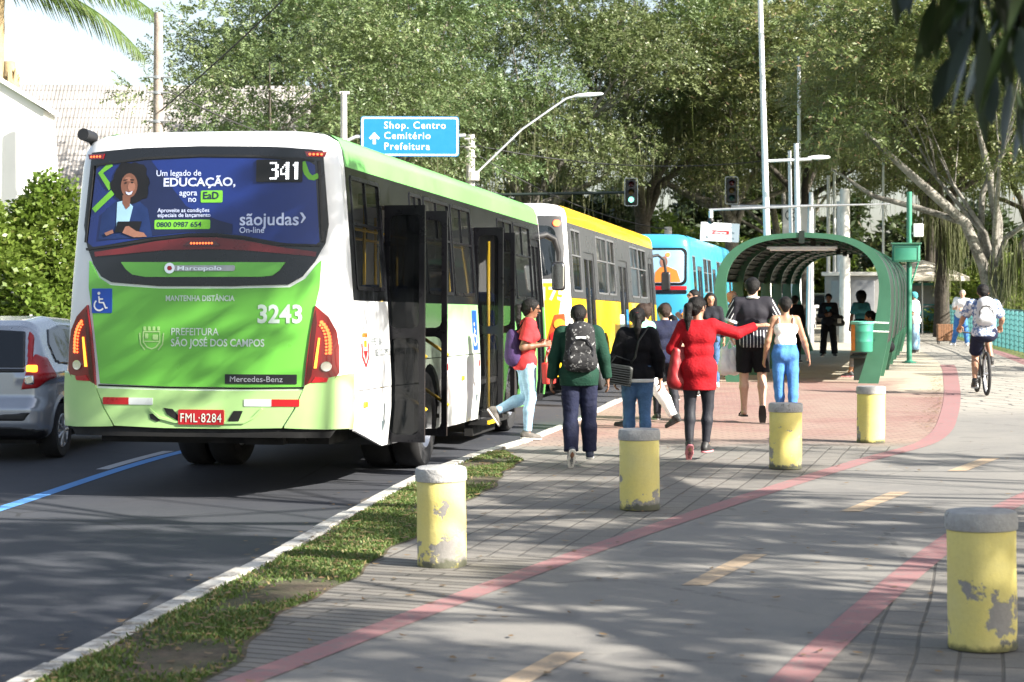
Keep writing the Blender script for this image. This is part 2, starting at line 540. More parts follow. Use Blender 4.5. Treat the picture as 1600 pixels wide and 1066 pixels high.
 head = [(hc - hf * 0.022 + hup * 0.025, hc - hf * 0.022 + hup * 0.03, 0.088 * HB, 0.088 * HB),
   (hc + hf * 0.018 + hup * 0.03, hc + hf * 0.02 + hup * 0.02, 0.078 * HB, 0.076 * HB),
   (hc + hf * 0.030 - hup * 0.035, hc + hf * 0.048 - hup * 0.072, 0.055 * HB, 0.036 * HB),
   (hc - hf * 0.01 - hup * 0.03, hc - hf * 0.0 - hup * 0.05, 0.062 * HB, 0.055 * HB),
   (hc + hf * 0.092 + hup * 0.012, hc + hf * 0.112 - hup * 0.018, 0.010, 0.015)]
 for sd_ in (-1, 1):
  head.append((hc + hs * sd_ * 0.082 + hup * 0.012 - hf * 0.012, hc + hs * sd_ * 0.086 - hup * 0.022 - hf * 0.004, 0.014, 0.011))
  head.append((hc + hf * 0.086 + hs * sd_ * 0.03 + hup * 0.030, hc + hf * 0.078 + hs * sd_ * 0.045 + hup * 0.028, 0.012, 0.01))
 nk = [(neck0 - upv * 0.03, neck1, 0.056 if gender == 'f' else 0.064, 0.052 if gender == 'f' else 0.06)]
 body = tor + legs['L'] + legs['R'] + arms['L'] + arms['R'] + head + nk
 for nm in 'LR':
  hl, to, dn = foot[nm]
  body += [(J['an' + nm], hl * 0.8 + to * 0.2, 0.036, 0.032), (hl, to, 0.03, 0.022)]
 V, F = sdf_VF(body, res, k=0.022)
 for sd_, nm in ((-1, 'L'), (1, 'R')):
  u, f = po['arm' + nm]
  hd = po.get('hand' + nm, f)
  pn = po.get('palm' + nm, (-sd_ * 1.0, 0.15, 0.0))
  wr = J['wr' + nm]
  hp_ = [(wr - nrm(f) * 0.03, wr, 0.028, 0.025)] + hand_prims(wr - nrm(hd) * 0.005, hd, pn, sd_, curl=po.get('curl' + nm, 0.35), spread=po.get('spread', 1.0))
  V2, F2 = sdf_VF(hp_, min(res * 0.45, 0.0062), k=0.008)
  F = np.concatenate([F, F2 + len(V)]); V = np.concatenate([V, V2])
 if skin not in MATS: raise KeyError(skin)
 np_mesh('body', V * s, F, MATS[skin], root)
 info = dict(J=J, pel=pel, waist=waist, chest=chest, shc=shc, hc=hc, hf=hf, hup=hup, hs=hs, sv=sv, upv=upv, fwd=fwd, s=s, root=root, foot=foot, neck0=neck0, neck1=neck1)
 if face:
  e = MB()
  for sd_ in (-1, 1):
   c = hc + hf * 0.088 + hs * sd_ * 0.033 + hup * 0.016
   e.ball(c * s, 0.0105 * s, 8, 6)
  e.build('eyes', MATS['eye_dark'], root, 180)
  mo = MB(); mo.tube([(hc + hf * 0.079 - hup * 0.05 + hs * x * 0.026 + hf * (0.010 * (1 - x * x))) * s for x in (-1, -0.4, 0.4, 1)], [0.003 * s, 0.007 * s, 0.007 * s, 0.003 * s], 6)
  mo.build('mouth', MATS['lips'], root, 180)
 st, hm = hair
 hmat = MATS[hm]
 up, bk = hup, -hf
 skull = [(hc - hf * 0.024 + hup * 0.032, hc - hf * 0.024 + hup * 0.034, 0.098 * HB, 0.098 * HB), (hc + hf * 0.014 + hup * 0.04, hc + hf * 0.014 + hup * 0.036, 0.086 * HB, 0.084 * HB)]
 nape = [(hc - hf * 0.055 - hup * 0.02, hc - hf * 0.045 - hup * 0.06, 0.062 * HB, 0.046 * HB)]
 fcut = (hc + hf * 0.052 + hup * 0.02, hf * 1.0 - hup * 0.62)
 lowcut = (hc - hup * 0.055, -hup + hf * 0.3)
 if st == 'short': pr, cuts = skull + nape, [fcut, (hc - hup * 0.05, -hup + hf * 0.55)]
 elif st == 'crop': pr, cuts = [(a, b, r1 - 0.006, r2 - 0.006) for a, b, r1, r2 in skull] + [(a, b, r1 - .004, r2 - .004) for a, b, r1, r2 in nape], [fcut, (hc - hup * 0.055, -hup + hf * 0.6)]
 elif st == 'rim': pr, cuts = [(hc - hf * 0.03 - hup * 0.005, hc - hf * 0.03 + hup * 0.0, 0.093, 0.093)] + nape, [(hc + hf * 0.01, hf * 1.0 - hup * 0.1), (hc + hup * 0.035, hup), (hc - hup * 0.06, -hup + hf * 0.5)]
 elif st == 'afro': pr, cuts = [(hc - hf * 0.03 + hup * 0.05, hc - hf * 0.03 + hup * 0.02, 0.14, 0.13), (hc - hf * 0.05 - hup * 0.02, hc - hf * 0.04 - hup * 0.07, 0.12, 0.10)], [(hc + hf * 0.055, hf * 1.0 - hup * 0.4)]
 elif st in ('pony', 'bun', 'low_pony'):
  pr, cuts = skull + nape, [fcut, (hc - hup * 0.055, -hup + hf * 0.6)]
  if st == 'bun': pr = pr + [(hc - hf * 0.10 + hup * 0.075, hc - hf * 0.11 + hup * 0.09, 0.05, 0.045)]
 elif st == 'long':
  pr, cuts = skull + nape, [(hc + hf * 0.05 + hup * 0.02, hf * 1.0 - hup * 0.5)]
  for sd_ in (-1, -0.5, 0, 0.5, 1):
   a = hc - hf * (0.055 - abs(sd_) * 0.03) + hs * sd_ * 0.07; b = a - np.array([0, 0, 0.16]) - hf * 0.02 + hs * sd_ * 0.01; c = b - np.array([0, 0, 0.17]) - hs * sd_ * 0.01
   pr = pr + [(a, b, 0.055, 0.05), (b, c, 0.05, 0.025)]
  cuts = []
  pr = [p for p in pr]
  cuts = [(hc + hf * 0.06 + hup * 0.02, hf * 1.0 - hup * 0.35)]
 else: pr, cuts = skull, [fcut]
 hh = sdf_mesh('hair', pr, res * 0.8, hmat, root, s, k=0.03, folds=0.006, fseed=3, cuts=cuts, fscale=3.0)
 if st in ('pony', 'low_pony'):
  a = hc - hf * 0.098 + hup * (0.035 if st == 'pony' else -0.03)
  b = a - hf * 0.06 - hup * 0.03
  c = b - np.array([0, 0, 0.13]) - hf * 0.005; d = c - np.array([0, 0, 0.14])
  sdf_mesh('ponytail', [(a, b, 0.026, 0.04), (b, c, 0.046, 0.042), (c, d, 0.040, 0.012)], res * 0.8, hmat, hh, s, k=0.02, folds=0.007, fscale=4.0)
  t = MB(); M_ = Matrix.Translation(Vector(a * s)); t.ball(tuple((a - hf * 0.01) * s), 0.03 * s, 10, 6); t.build('hair_tie', MATS[po.get('tie', 'cloth_black')], hh, 180)
 if top:
  T = dict(sleeve=1.0, hem=-0.04, inf=0.014, mat='cloth_grey', name='top', folds=0.010, flare=0.0, collar=None, cutneck=0.055, cuff=None, hemband=None, straps=False)
  T.update(top)
  inf = T['inf']
  if T['straps']:
   pr = [(p[0], p[1], p[2] + inf, p[3] + inf, *(p[4:5])) for p in tor[:3] + tor[5:]]
   zc = (chest + upv * 0.07)
   o = sdf_mesh(T['name'], pr, res, MATS[T['mat']], root, s, k=0.03, folds=T['folds'] * .6, fseed=len(label), cuts=[(zc, upv), (pel + np.array([0, 0, T['hem']]), (0, 0, -1))])
   sb = MB()
   for sd_ in (-1, 1):
    sb.tube([(chest + sv * sd_ * 0.10 - fwd * 0.098 + upv * 0.06) * s, (shc + sv * sd_ * 0.10 - fwd * 0.075 + upv * 0.0) * s, (shc + sv * sd_ * 0.095 + upv * 0.048) * s, (shc + sv * sd_ * 0.09 + fwd * 0.07) * s, (chest + sv * sd_ * 0.085 + fwd * 0.10 + upv * 0.05) * s], 0.008 * s, 6)
   sb.build('strap', MATS[T['mat']], o, 180)
  else:
   pr = [(p[0], p[1], p[2] + inf, p[3] + inf, *(p[4:5])) for p in tor]
   pr.append((neck0 - upv * 0.05, neck0 + upv * 0.02, 0.075, 0.066))
   if T['flare'] or T['hem'] < -0.12:
    zb = T['hem']
    pr.append((pel, pel + np.array([0, 0, zb - 0.02]), 0.120 * B + inf, (0.135 + T['flare']) * B + inf, 0.85))
    for nm in 'LR':
     a = J['hip' + nm]; b = a * 0.55 + J['kn' + nm] * 0.45
     pr.append((a, b, 0.090 * B + inf, 0.080 * B + inf))
   cuts = [(pel + np.array([0, 0, T['hem']]), (0, 0, -1)), (neck0 + upv * T['cutneck'], upv)]
   for nm in 'LR':
    s_, e_, w_ = J['sh' + nm], J['el' + nm], J['wr' + nm]
    sl = T['sleeve']
    r1, r2, r3 = 0.056 * (1 + bt * .7) + inf, 0.046 * (1 + bt * .4) + inf, 0.034 + inf
    if sl <= 0.55:
     t = sl / 0.55; e2 = s_ + (e_ - s_) * t
     pr.append((s_, e2, r1 + 0.004, r1 + (r2 - r1) * t + 0.012, 1.0, 1))
    else:
     t = (sl - 0.55) / 0.45; w2 = e_ + (w_ - e_) * t
     pr += [(s_, e_, r1, r2), (e_, w2, r2, r2 + (r3 - r2) * t, 1.0, 1)]
   D, lo = sdf_eval(pr, res, k=0.03, folds=T['folds'], fseed=len(label), cuts=())
   X = (lo[0] + res * np.arange(D.shape[0]))[:, None, None]; Y = (lo[1] + res * np.arange(D.shape[1]))[None, :, None]; Z = (lo[2] + res * np.arange(D.shape[2]))[None, None, :]
   hemz = pel[2] + T['hem']
   near = ((np.abs(X - pel[0]) < 0.27 * B) & (np.abs(Y - pel[1]) < 0.3)) if not T.get('hemall') else True
   D = np.where(near, np.maximum(D, hemz - Z), D)
   cn = neck0 + upv * T['cutneck']
   nearh = np.sqrt((X - neck0[0]) ** 2 + (Y - neck0[1]) ** 2) < 0.11
   D = np.where(nearh, np.maximum(D, (X - cn[0]) * upv[0] + (Y - cn[1]) * upv[1] + (Z - cn[2]) * upv[2]), D)
   D[0] = D[-1] = 0.2; D[:, 0] = D[:, -1] = 0.2; D[:, :, 0] = D[:, :, -1] = 0.2
   V, F = surf_nets(D, lo, res)
   o = np_mesh(T['name'], V * s, F, MATS[T['mat']], root)
   if T['collar']:
    cb = MB(); pts = []
    for i in range(17):
     a = 2 * math.pi * i / 16
     pts.append((neck0 + upv * (0.030 + 0.012 * -math.cos(a)) + sv * 0.074 * math.sin(a) + fwd * 0.072 * math.cos(a) * 1.0) * s)
    cb.tube(pts, 0.019 * s, 8); cb.build('collar', MATS[T['collar']], o, 180)
   if T['cuff']:
    for nm in 'LR':
     s_, e_, w_ = J['sh' + nm], J['el' + nm], J['wr' + nm]
     sl = T['sleeve']
     if sl <= 0.55: p = s_ + (e_ - s_) * sl / 0.55; dv = nrm(e_ - s_); rr = 0.056 * (1 + bt * .6) + inf + 0.010
     else: p = e_ + (w_ - e_) * (sl - 0.55) / 0.45; dv = nrm(w_ - e_); rr = 0.035 + inf + 0.004
     cb = MB(); cb.tube([(p - dv * 0.028) * s, (p - dv * 0.014) * s, (p + dv * 0.004) * s], [rr * s, (rr + 0.003) * s, rr * s], 16); cb.build('cuff', MATS[T['cuff']], o, 60)
   if T['hemband']:
    hb = [(p[0], p[1], p[2] + inf + 0.006, p[3] + inf + 0.006, *(p[4:5])) for p in tor[:2] + tor[-1:]]
    z1 = pel[2] + T['hem']
    sdf_mesh('hem', hb, res * 0.8, MATS[T['hemband']], o, s, k=0.03, cuts=[((0, 0, z1 + 0.03), (0, 0, 1)), ((0, 0, z1 - 0.012), (0, 0, -1))])
  info['top'] = o
 if bottom:
  T = dict(leg=1.0, inf=0.012, mat='cloth_black', name='trousers', folds=0.010, rise=0.10, loose=0.0, wide=0.0)
  T.update(bottom)
  inf = T['inf']
  pr = [(p[0], p[1], p[2] + inf, p[3] + inf, *(p[4:5])) for p in (tor[0], tor[-1])]
  pr.append((pel + upv * 0.09 - sv * 0.05, pel + upv * 0.09 + sv * 0.05, 0.104 * B + inf, 0.104 * B + inf, 0.88))
  for nm in 'LR':
   h_, k_, a_ = J['hip' + nm], J['kn' + nm], J['an' + nm]
   lg = T['leg']; lo_ = T['loose']; wd = T['wide']
   if lg <= 0.5:
    t = lg / 0.5; k2 = h_ + (k_ - h_) * t
    pr.append((h_, k2, 0.096 * B + inf, (0.096 * B + (0.062 - 0.096 * B) * t) + inf + lo_, 1.0, 1))
   else:
    t = (lg - 0.5) / 0.5; a2 = k_ + (a_ - k_) * t
    m_ = h_ * 0.5 + k_ * 0.5; c_ = legs[nm][2][1]
    pr += [(h_, m_, 0.094 * B + inf, 0.076 * (1 + bt * .8) + inf + lo_ * .4), (m_, k_, 0.076 * (1 + bt * .8) + inf + lo_ * .4, 0.058 + inf + lo_)]
    if t > 0.5: pr += [(k_, c_, 0.057 + inf + lo_, 0.057 * (1 + bt * .4) + inf + lo_), (c_, a2, 0.056 * (1 + bt * .4) + inf + lo_, 0.040 + inf + lo_ + wd, 1.0, 1)]
    else: pr += [(k_, a2, 0.057 + inf + lo_, 0.055 + inf + lo_, 1.0, 1)]
  o = sdf_mesh(T['name'], pr, res, MATS[T['mat']], root, s, k=0.022, folds=T['folds'], fseed=len(label) + 5, cuts=[(pel + upv * T['rise'], upv)], fscale=1.3)
  info['bottom'] = o
 if shoes:
  for nm in 'LR':
   hl, to, dn = foot[nm]
   f = J['ft' + nm]; an = J['an' + nm]
   lat = nrm(np.cross(f, dn))
   up_ = -dn
   pr = [(hl + up_ * 0.012, hl * 0.45 + to * 0.55 + up_ * 0.010, 0.038, 0.040), (hl * 0.45 + to * 0.55 + up_ * 0.008, to + up_ * 0.004, 0.042, 0.030),
     (an + dn * 0.005 - f * 0.01, hl * 0.6 + to * 0.4 + up_ * 0.02, 0.044, 0.036), (an - f * 0.015 - dn * 0.01, hl + up_ * 0.03, 0.040, 0.038)]
   base_pt = hl + dn * 0.028
   if shoes == 'sandal':
    o = MB(); P_ = []
    for t in np.linspace(0, 1, 9):
     c_ = hl * (1 - t) + to * t + f * (-0.03 + 0.055 * t) + dn * 0.026
     wd = 0.036 + 0.012 * math.sin(math.pi * min(1, t * 1.05))
     P_ += [c_ - lat * wd, c_ + lat * wd, c_ + lat * wd + dn * 0.02, c_ - lat * wd + dn * 0.02]
    Fs = [(0, 1, 2, 3), (32, 35, 34, 33)]
    for i in range(8):
     for q in range(4):
      Fs.append((i * 4 + q, i * 4 + (q + 1) % 4, i * 4 + 4 + (q + 1) % 4, i * 4 + 4 + q))
    o.add([p * s for p in P_], Fs)
    m_ = hl * .3 + to * .7
    o.tube([(m_ + lat * 0.045 + dn * 0.02) * s, (m_ + up_ * 0.028) * s, (m_ - lat * 0.045 + dn * 0.02) * s], 0.009 * s, 6)
    o.build('sandal', MATS['shoe_black'], root, 40)
   else:
    sh = sdf_mesh('shoe', pr, res * 0.75, MATS[shoes], root, s, k=0.02, cuts=[(base_pt, dn)])
    pr2 = [(hl + dn * 0.012, hl * 0.45 + to * 0.55 + dn * 0.012, 0.040, 0.043), (hl * 0.45 + to * 0.55 + dn * 0.012, to + dn * 0.010, 0.044, 0.033)]
    sdf_mesh('sole', pr2, res * 0.6, MATS[sole or 'sole_white'], sh, s, k=0.02, cuts=[(base_pt, dn), (hl + dn * 0.008, up_)])
 if extra: extra(info)
 return info
# ------------------------------------------------------------------ shared materials
M('eye_dark', (0.02, 0.015, 0.012), 0.2, var=0)
M('lips', (0.28, 0.09, 0.08), 0.5, var=0)
M('skin_dark', (0.20, 0.095, 0.055), 0.5, var=0.08, scale=20)
M('skin_mid', (0.36, 0.19, 0.12), 0.5, var=0.08, scale=20)
M('skin_light', (0.50, 0.30, 0.21), 0.5, var=0.08, scale=20)
M('hair_black', (0.006, 0.005, 0.005), 0.6, var=0.3, scale=30, bump=0.6, bscale=90, spec=0.25)
M('hair_brown', (0.03, 0.017, 0.012), 0.6, var=0.3, scale=30, bump=0.6, bscale=90, spec=0.25)
M('hair_red', (0.16, 0.055, 0.03), 0.45, var=0.3, scale=30, bump=0.5, bscale=90)
M('hair_grey', (0.30, 0.27, 0.24), 0.6, var=0.3, scale=30, bump=0.5, bscale=90)
def cloth(n, c, **k): return M('cloth_' + n, c, 0.85, var=k.pop('var', 0.14), scale=k.pop('scale', 12), bump=k.pop('bump', 0.35), bscale=k.pop('bscale', 45), spec=0.2, **k)
cloth('black', (0.006, 0.006, 0.008)); cloth('charcoal', (0.016, 0.017, 0.023)); cloth('grey', (0.2, 0.2, 0.21)); cloth('white', (0.75, 0.75, 0.74), var=0.05)
cloth('coral', (0.50, 0.040, 0.045)); cloth('red', (0.34, 0.008, 0.014)); cloth('darkgreen', (0.010, 0.040, 0.026)); cloth('navy', (0.014, 0.017, 0.040))
cloth('mint', (0.20, 0.50, 0.36)); cloth('bluegrey', (0.14, 0.22, 0.36)); cloth('teal', (0.06, 0.26, 0.34)); cloth('purple', (0.05, 0.028, 0.09)); cloth('lilac', (0.45, 0.46, 0.66))
cloth('yellow', (0.6, 0.42, 0.03)); cloth('beige', (0.45, 0.36, 0.28)); cloth('tealcap', (0.08, 0.34, 0.38)); cloth('khaki', (0.40, 0.24, 0.07))
M('denim_light', (0.30, 0.46, 0.62), 0.85, var=0.22, scale=5, bump=0.4, bscale=60, spec=0.2)
M('denim_mid', (0.07, 0.14, 0.27), 0.85, var=0.35, scale=5, bump=0.4, bscale=60, spec=0.2)
M('denim_bright', (0.065, 0.19, 0.48), 0.85, var=0.30, scale=5, bump=0.4, bscale=60, spec=0.2, stain=((0.42, 0.56, 0.75), 0.60, 4.0, 0.12))
M('legging', (0.008, 0.009, 0.016), 0.7, var=0.15, bump=0.15)
M('shoe_black', (0.02, 0.02, 0.02), 0.6, var=0.2, scale=20)
M('shoe_grey', (0.10, 0.09, 0.08), 0.7, var=0.4, scale=30)
M('shoe_white', (0.65, 0.65, 0.63), 0.6, var=0.1, scale=20)
M('shoe_navy', (0.03, 0.04, 0.07), 0.7, var=0.2, scale=20)
M('sole_white', (0.66, 0.64, 0.58), 0.7, var=0.12, scale=30)
M('sole_pink', (0.7, 0.25, 0.28), 0.7, var=0.12, scale=30)
M('sole_black', (0.03, 0.03, 0.03), 0.7)
M('leather_black', (0.012, 0.014, 0.014), 0.45, var=0.2, scale=30)
M('metal_grey', (0.42, 0.43, 0.44), 0.4, 0.6, var=0.1)
M('galvanised', (0.62, 0.64, 0.66), 0.5, 0.3, var=0.12, scale=3)
M('lamp_white', (0.78, 0.80, 0.80), 0.45, var=0.06, scale=3)
M('plastic_black', (0.015, 0.015, 0.016), 0.45, var=0.2)
M('rubber', (0.018, 0.018, 0.019), 0.8, var=0.25, scale=20)
M('rim_silver', (0.55, 0.56, 0.58), 0.3, 0.8, var=0.1)
M('wood_pole', (0.30, 0.25, 0.21), 0.9, var=0.3, scale=4, bump=0.5, bscale=20)
M('concrete_pole', (0.52, 0.51, 0.48), 0.9, var=0.2, scale=4, bump=0.3, bscale=30)
M('white_paint', (0.80, 0.80, 0.79), 0.5, var=0.05, scale=2)
M('cable', (0.03, 0.03, 0.03), 0.7, var=0)
# ------------------------------------------------------------------ ground curves (X as a function of Y)
def curve(pts):
 ys = [p[0] for p in pts]; xs = [p[1] for p in pts]
 def f(y):
  if y <= ys[0]: return xs[0] + (xs[1] - xs[0]) / (ys[1] - ys[0]) * (y - ys[0])
  if y >= ys[-1]: return xs[-1] + (xs[-1] - xs[-2]) / (ys[-1] - ys[-2]) * (y - ys[-1])
  i = max(k for k in range(len(ys)) if ys[k] <= y)
  i = min(i, len(ys) - 2)
  def m(k):
   a = max(0, k - 1); b = min(len(ys) - 1, k + 1)
   return (xs[b] - xs[a]) / (ys[b] - ys[a])
  h = ys[i + 1] - ys[i]; t = (y - ys[i]) / h
  return ((2 * t ** 3 - 3 * t ** 2 + 1) * xs[i] + (t ** 3 - 2 * t ** 2 + t) * h * m(i) + (-2 * t ** 3 + 3 * t ** 2) * xs[i + 1] + (t ** 3 - t ** 2) * h * m(i + 1))
 return f
kerbX = curve([(2, -3.05), (8.61, -2.17), (12.33, -1.62), (14.33, -1.36), (17.97, -0.87), (20.2, -0.42), (22.1, 0.08), (24.7, 0.60), (31, 1.75), (36, 2.8), (49, 5.55), (60, 8.0), (80, 11.6), (110, 17.0), (140, 24)])
vergeX = curve([(2, -2.3), (8.6, -1.41), (10.6, -1.20), (13.25, -0.77), (15.1, -0.49), (17.5, -0.2), (19.5, 0.0), (20.6, -0.12), (21.2, -0.1)])
pathL = curve([(2, -3.9), (8.6, -1.25), (12.05, 0.08), (15.4, 1.49), (19.5, 3.33), (22.1, 4.55), (26.5, 5.73), (35.3, 7.7), (46, 9.87), (60, 11.9), (80, 13.9), (110, 19), (140, 28)])
pathR = curve([(2, -0.9), (8.6, 1.28), (10.6, 1.98), (13.25, 2.98), (15.3, 3.85), (19.5, 5.9), (22.1, 7.1), (26.5, 8.35), (35.3, 10.2), (46, 12.0), (52, 12.95), (66, 14.8), (80, 16.6), (110, 21.5), (140, 30)])
ROAD_Z = -0.14
def strip(name, fa, fb, y0, y1, z, mat, step=0.5, kind='structure', za=None, nx=2):
 n = max(2, int((y1 - y0) / step) + 1)
 V = []; F = []
 for i in range(n):
  y = y0 + (y1 - y0) * i / (n - 1)
  a, b = fa(y), fb(y)
  for k in range(nx):
   V.append((a + (b - a) * k / (nx - 1), y, z))
 for i in range(n - 1):
  for k in range(nx - 1):
   F.append((i * nx + k, i * nx + k + 1, (i + 1) * nx + k + 1, (i + 1) * nx + k))
 o = np_mesh(name, np.array(V), np.array(F), mat, smooth=False)
 return tag(o, kind=kind)
# --- ground materials
def mat_asphalt():
 t = NT('asphalt'); p = t.pos()
 big = t.noise(p, 0.35, 6, 0.65); fine = t.noise(p, 90, 3, 0.7); mid = t.noise(p, 3.0, 6, 0.7)
 c = t.mix(t.rng(big, 0.35, 0.65, 0, 1), (0.020, 0.024, 0.034), (0.033, 0.037, 0.048))
 c = t.mix(t.rng(mid, 0.45, 0.75, 0, 0.55), c, (0.046, 0.048, 0.055))
 c = t.mix(t.rng(fine, 0.3, 0.75, -0.05, 0.45), c, (0.068, 0.070, 0.078))
 v = t.n('TexVoronoi'); v.feature = 'DISTANCE_TO_EDGE'; v.inputs['Scale'].default_value = 0.55
 wv = t.mix(0.35, p, t.n('TexNoise', Scale=1.2).outputs[1], 'ADD'); t.l(wv, v.inputs['Vector'])
 crack = t.math('MULTIPLY', t.math('LESS_THAN', v.outputs['Distance'], 0.010), t.rng(big, 0.5, 0.6, 0, 0.7))
 c = t.mix(crack, c, (0.014, 0.014, 0.015))
 t.base(c); t.rough(0.82)
 t.bump(fine, 0.5, 0.006)
 return t.m
def brick(t, p, rot, bw, bh, mortar=0.02, off=0.5):
 mp = t.n('Mapping'); mp.inputs['Rotation'].default_value = (0, 0, R(rot)); t.l(p, mp.inputs['Vector'])
 b = t.n('TexBrick'); b.inputs['Scale'].default_value = 1.0; b.inputs['Brick Width'].default_value = bw; b.inputs['Row Height'].default_value = bh
 b.inputs['Mortar Size'].default_value = mortar; b.inputs['Mortar Smooth'].default_value = 0.3; b.offset = off
 b.inputs['Color1'].default_value = (0, 0, 0, 1); b.inputs['Color2'].default_value = (1, 1, 1, 1); b.inputs['Mortar'].default_value = (0.5, 0.5, 0.5, 1)
 t.l(mp.outputs[0], b.inputs['Vector'])
 return b.outputs['Color'], b.outputs['Fac']
def mat_paver():
 t = NT('paver_grey'); p = t.pos()
 wob = t.n('TexNoise', Scale=0.7, Detail=2.0); t.l(p, wob.inputs['Vector'])
 pw = t.mix(0.06, p, wob.outputs[1], 'ADD')
 col, fac = brick(t, pw, -76, 0.42, 0.20, 0.010)
 big = t.noise(p, 0.6, 6, 0.65); fine = t.noise(p, 60, 4, 0.7); mid = t.noise(p, 5, 5, 0.7)
 c = t.mix(col, (0.135, 0.127, 0.115), (0.185, 0.172, 0.152))
 c = t.mix(t.rng(big, 0.35, 0.7, 0, 0.7), c, (0.115, 0.105, 0.095))
 c = t.mix(t.rng(mid, 0.5, 0.75, 0, 0.5), c, (0.24, 0.22, 0.19))
 c = t.mix(t.rng(fine, 0.35, 0.75, 0, 0.35), c, (0.26, 0.245, 0.22))
 c = t.mix(t.math('MULTIPLY', fac, t.rng(big, 0.2, 0.6, 0.95, 0.55)), c, (0.045, 0.040, 0.033))
 t.base(c); t.rough(0.9)
 h = t.math('SUBTRACT', t.math('MULTIPLY', fine, 0.25), fac)
 t.bump(h, 0.6, 0.008)
 return t.m
def mat_ribbed():
 t = NT('paver_ribbed'); p = t.pos()
 wob = t.n('TexNoise', Scale=0.5, Detail=2.0); t.l(p, wob.inputs['Vector'])
 pw = t.mix(0.08, p, wob.outputs[1], 'ADD')
 col, fac = brick(t, pw, 22, 0.6, 0.105, 0.012, 0.3)
 big = t.noise(p, 0.6, 6, 0.65); fine = t.noise(p, 60, 4, 0.7); mid = t.noise(p, 4, 5, 0.7)
 c = t.mix(col, (0.14, 0.130, 0.116), (0.19, 0.176, 0.155))
 c = t.mix(t.rng(big, 0.35, 0.7, 0, 0.7), c, (0.12, 0.11, 0.097))
 c = t.mix(t.rng(mid, 0.5, 0.8, 0, 0.5), c, (0.10, 0.092, 0.078))
 c = t.mix(t.rng(fine, 0.35, 0.75, 0, 0.35), c, (0.26, 0.245, 0.22))
 c = t.mix(t.math('MULTIPLY', fac, 0.8), c, (0.05, 0.045, 0.036))
 t.base(c); t.rough(0.9); t.bump(t.math('SUBTRACT', t.math('MULTIPLY', fine, 0.2), fac), 0.7, 0.012)
 return t.m
def mat_redpaver():
 t = NT('paver_red'); p = t.pos()
 col, fac = brick(t, p, -13, 0.24, 0.12, 0.010)
 big = t.noise(p, 0.5, 6, 0.7); fine = t.noise(p, 50, 4, 0.7); mid = t.noise(p, 2.5, 6, 0.75)
 c = t.mix(col, (0.205, 0.100, 0.085), (0.265, 0.145, 0.125))
 c = t.mix(t.rng(big, 0.40, 0.62, 0, 0.75), c, (0.29, 0.225, 0.175))
 c = t.mix(t.rng(mid, 0.50, 0.72, 0, 0.7), c, (0.27, 0.19, 0.155))
 c = t.mix(t.rng(fine, 0.35, 0.75, 0, 0.3), c, (0.33, 0.235, 0.20))
 c = t.mix(t.math('MULTIPLY', fac, 0.7), c, (0.11, 0.075, 0.06))
 xyz = t.sep(p)
 edge = t.math('ADD', xyz[1], t.math('MULTIPLY', t.math('SUBTRACT', big, 0.5), 6.0))
 c = t.mix(t.rng(edge, 21.2, 23.0, 1, 0), c, t.mix(t.math('MULTIPLY', fac, 0.7), (0.185, 0.165, 0.145), (0.06, 0.05, 0.04)))
 d = t.math('SUBTRACT', xyz[0], t.math('ADD', 6.9, t.math('MULTIPLY', t.math('SUBTRACT', xyz[1], 35.8), 0.22)))
 d = t.math('ADD', d, t.math('MULTIPLY', t.math('SUBTRACT', mid, 0.5), 1.6))
 sand = t.math('MULTIPLY', t.rng(d, -0.2, 0.3, 0, 1), t.rng(edge, 31, 34, 0, 1))
 sand = t.math('MAXIMUM', sand, t.rng(edge, 36.0, 38.0, 0, 1))
 c = t.mix(sand, c, t.mix(mid, (0.33, 0.28, 0.20), (0.44, 0.40, 0.31)))
 t.base(c); t.rough(0.9); t.bump(t.math('SUBTRACT', t.math('MULTIPLY', fine, 0.25), fac), 0.4, 0.008)
 return t.m
def mat_sand():
 t = NT('concrete_yard'); p = t.pos()
 big = t.noise(p, 0.5, 6, 0.7); fine = t.noise(p, 40, 4, 0.7); mid = t.noise(p, 3, 6, 0.75)
 col, fac = brick(t, p, -13, 0.5, 0.25, 0.010)
 c = t.mix(t.rng(big, 0.35, 0.65, 0, 1), (0.34, 0.30, 0.22), (0.44, 0.40, 0.31))
 c = t.mix(t.rng(mid, 0.5, 0.75, 0, 0.7), c, (0.26, 0.215, 0.15))
 c = t.mix(t.rng(fine, 0.35, 0.75, 0, 0.4), c, (0.50, 0.46, 0.37))
 c = t.mix(t.math('MULTIPLY', fac, 0.45), c, (0.12, 0.10, 0.075))
 t.base(c); t.rough(0.92); t.bump(fine, 0.3, 0.01)
 return t.m
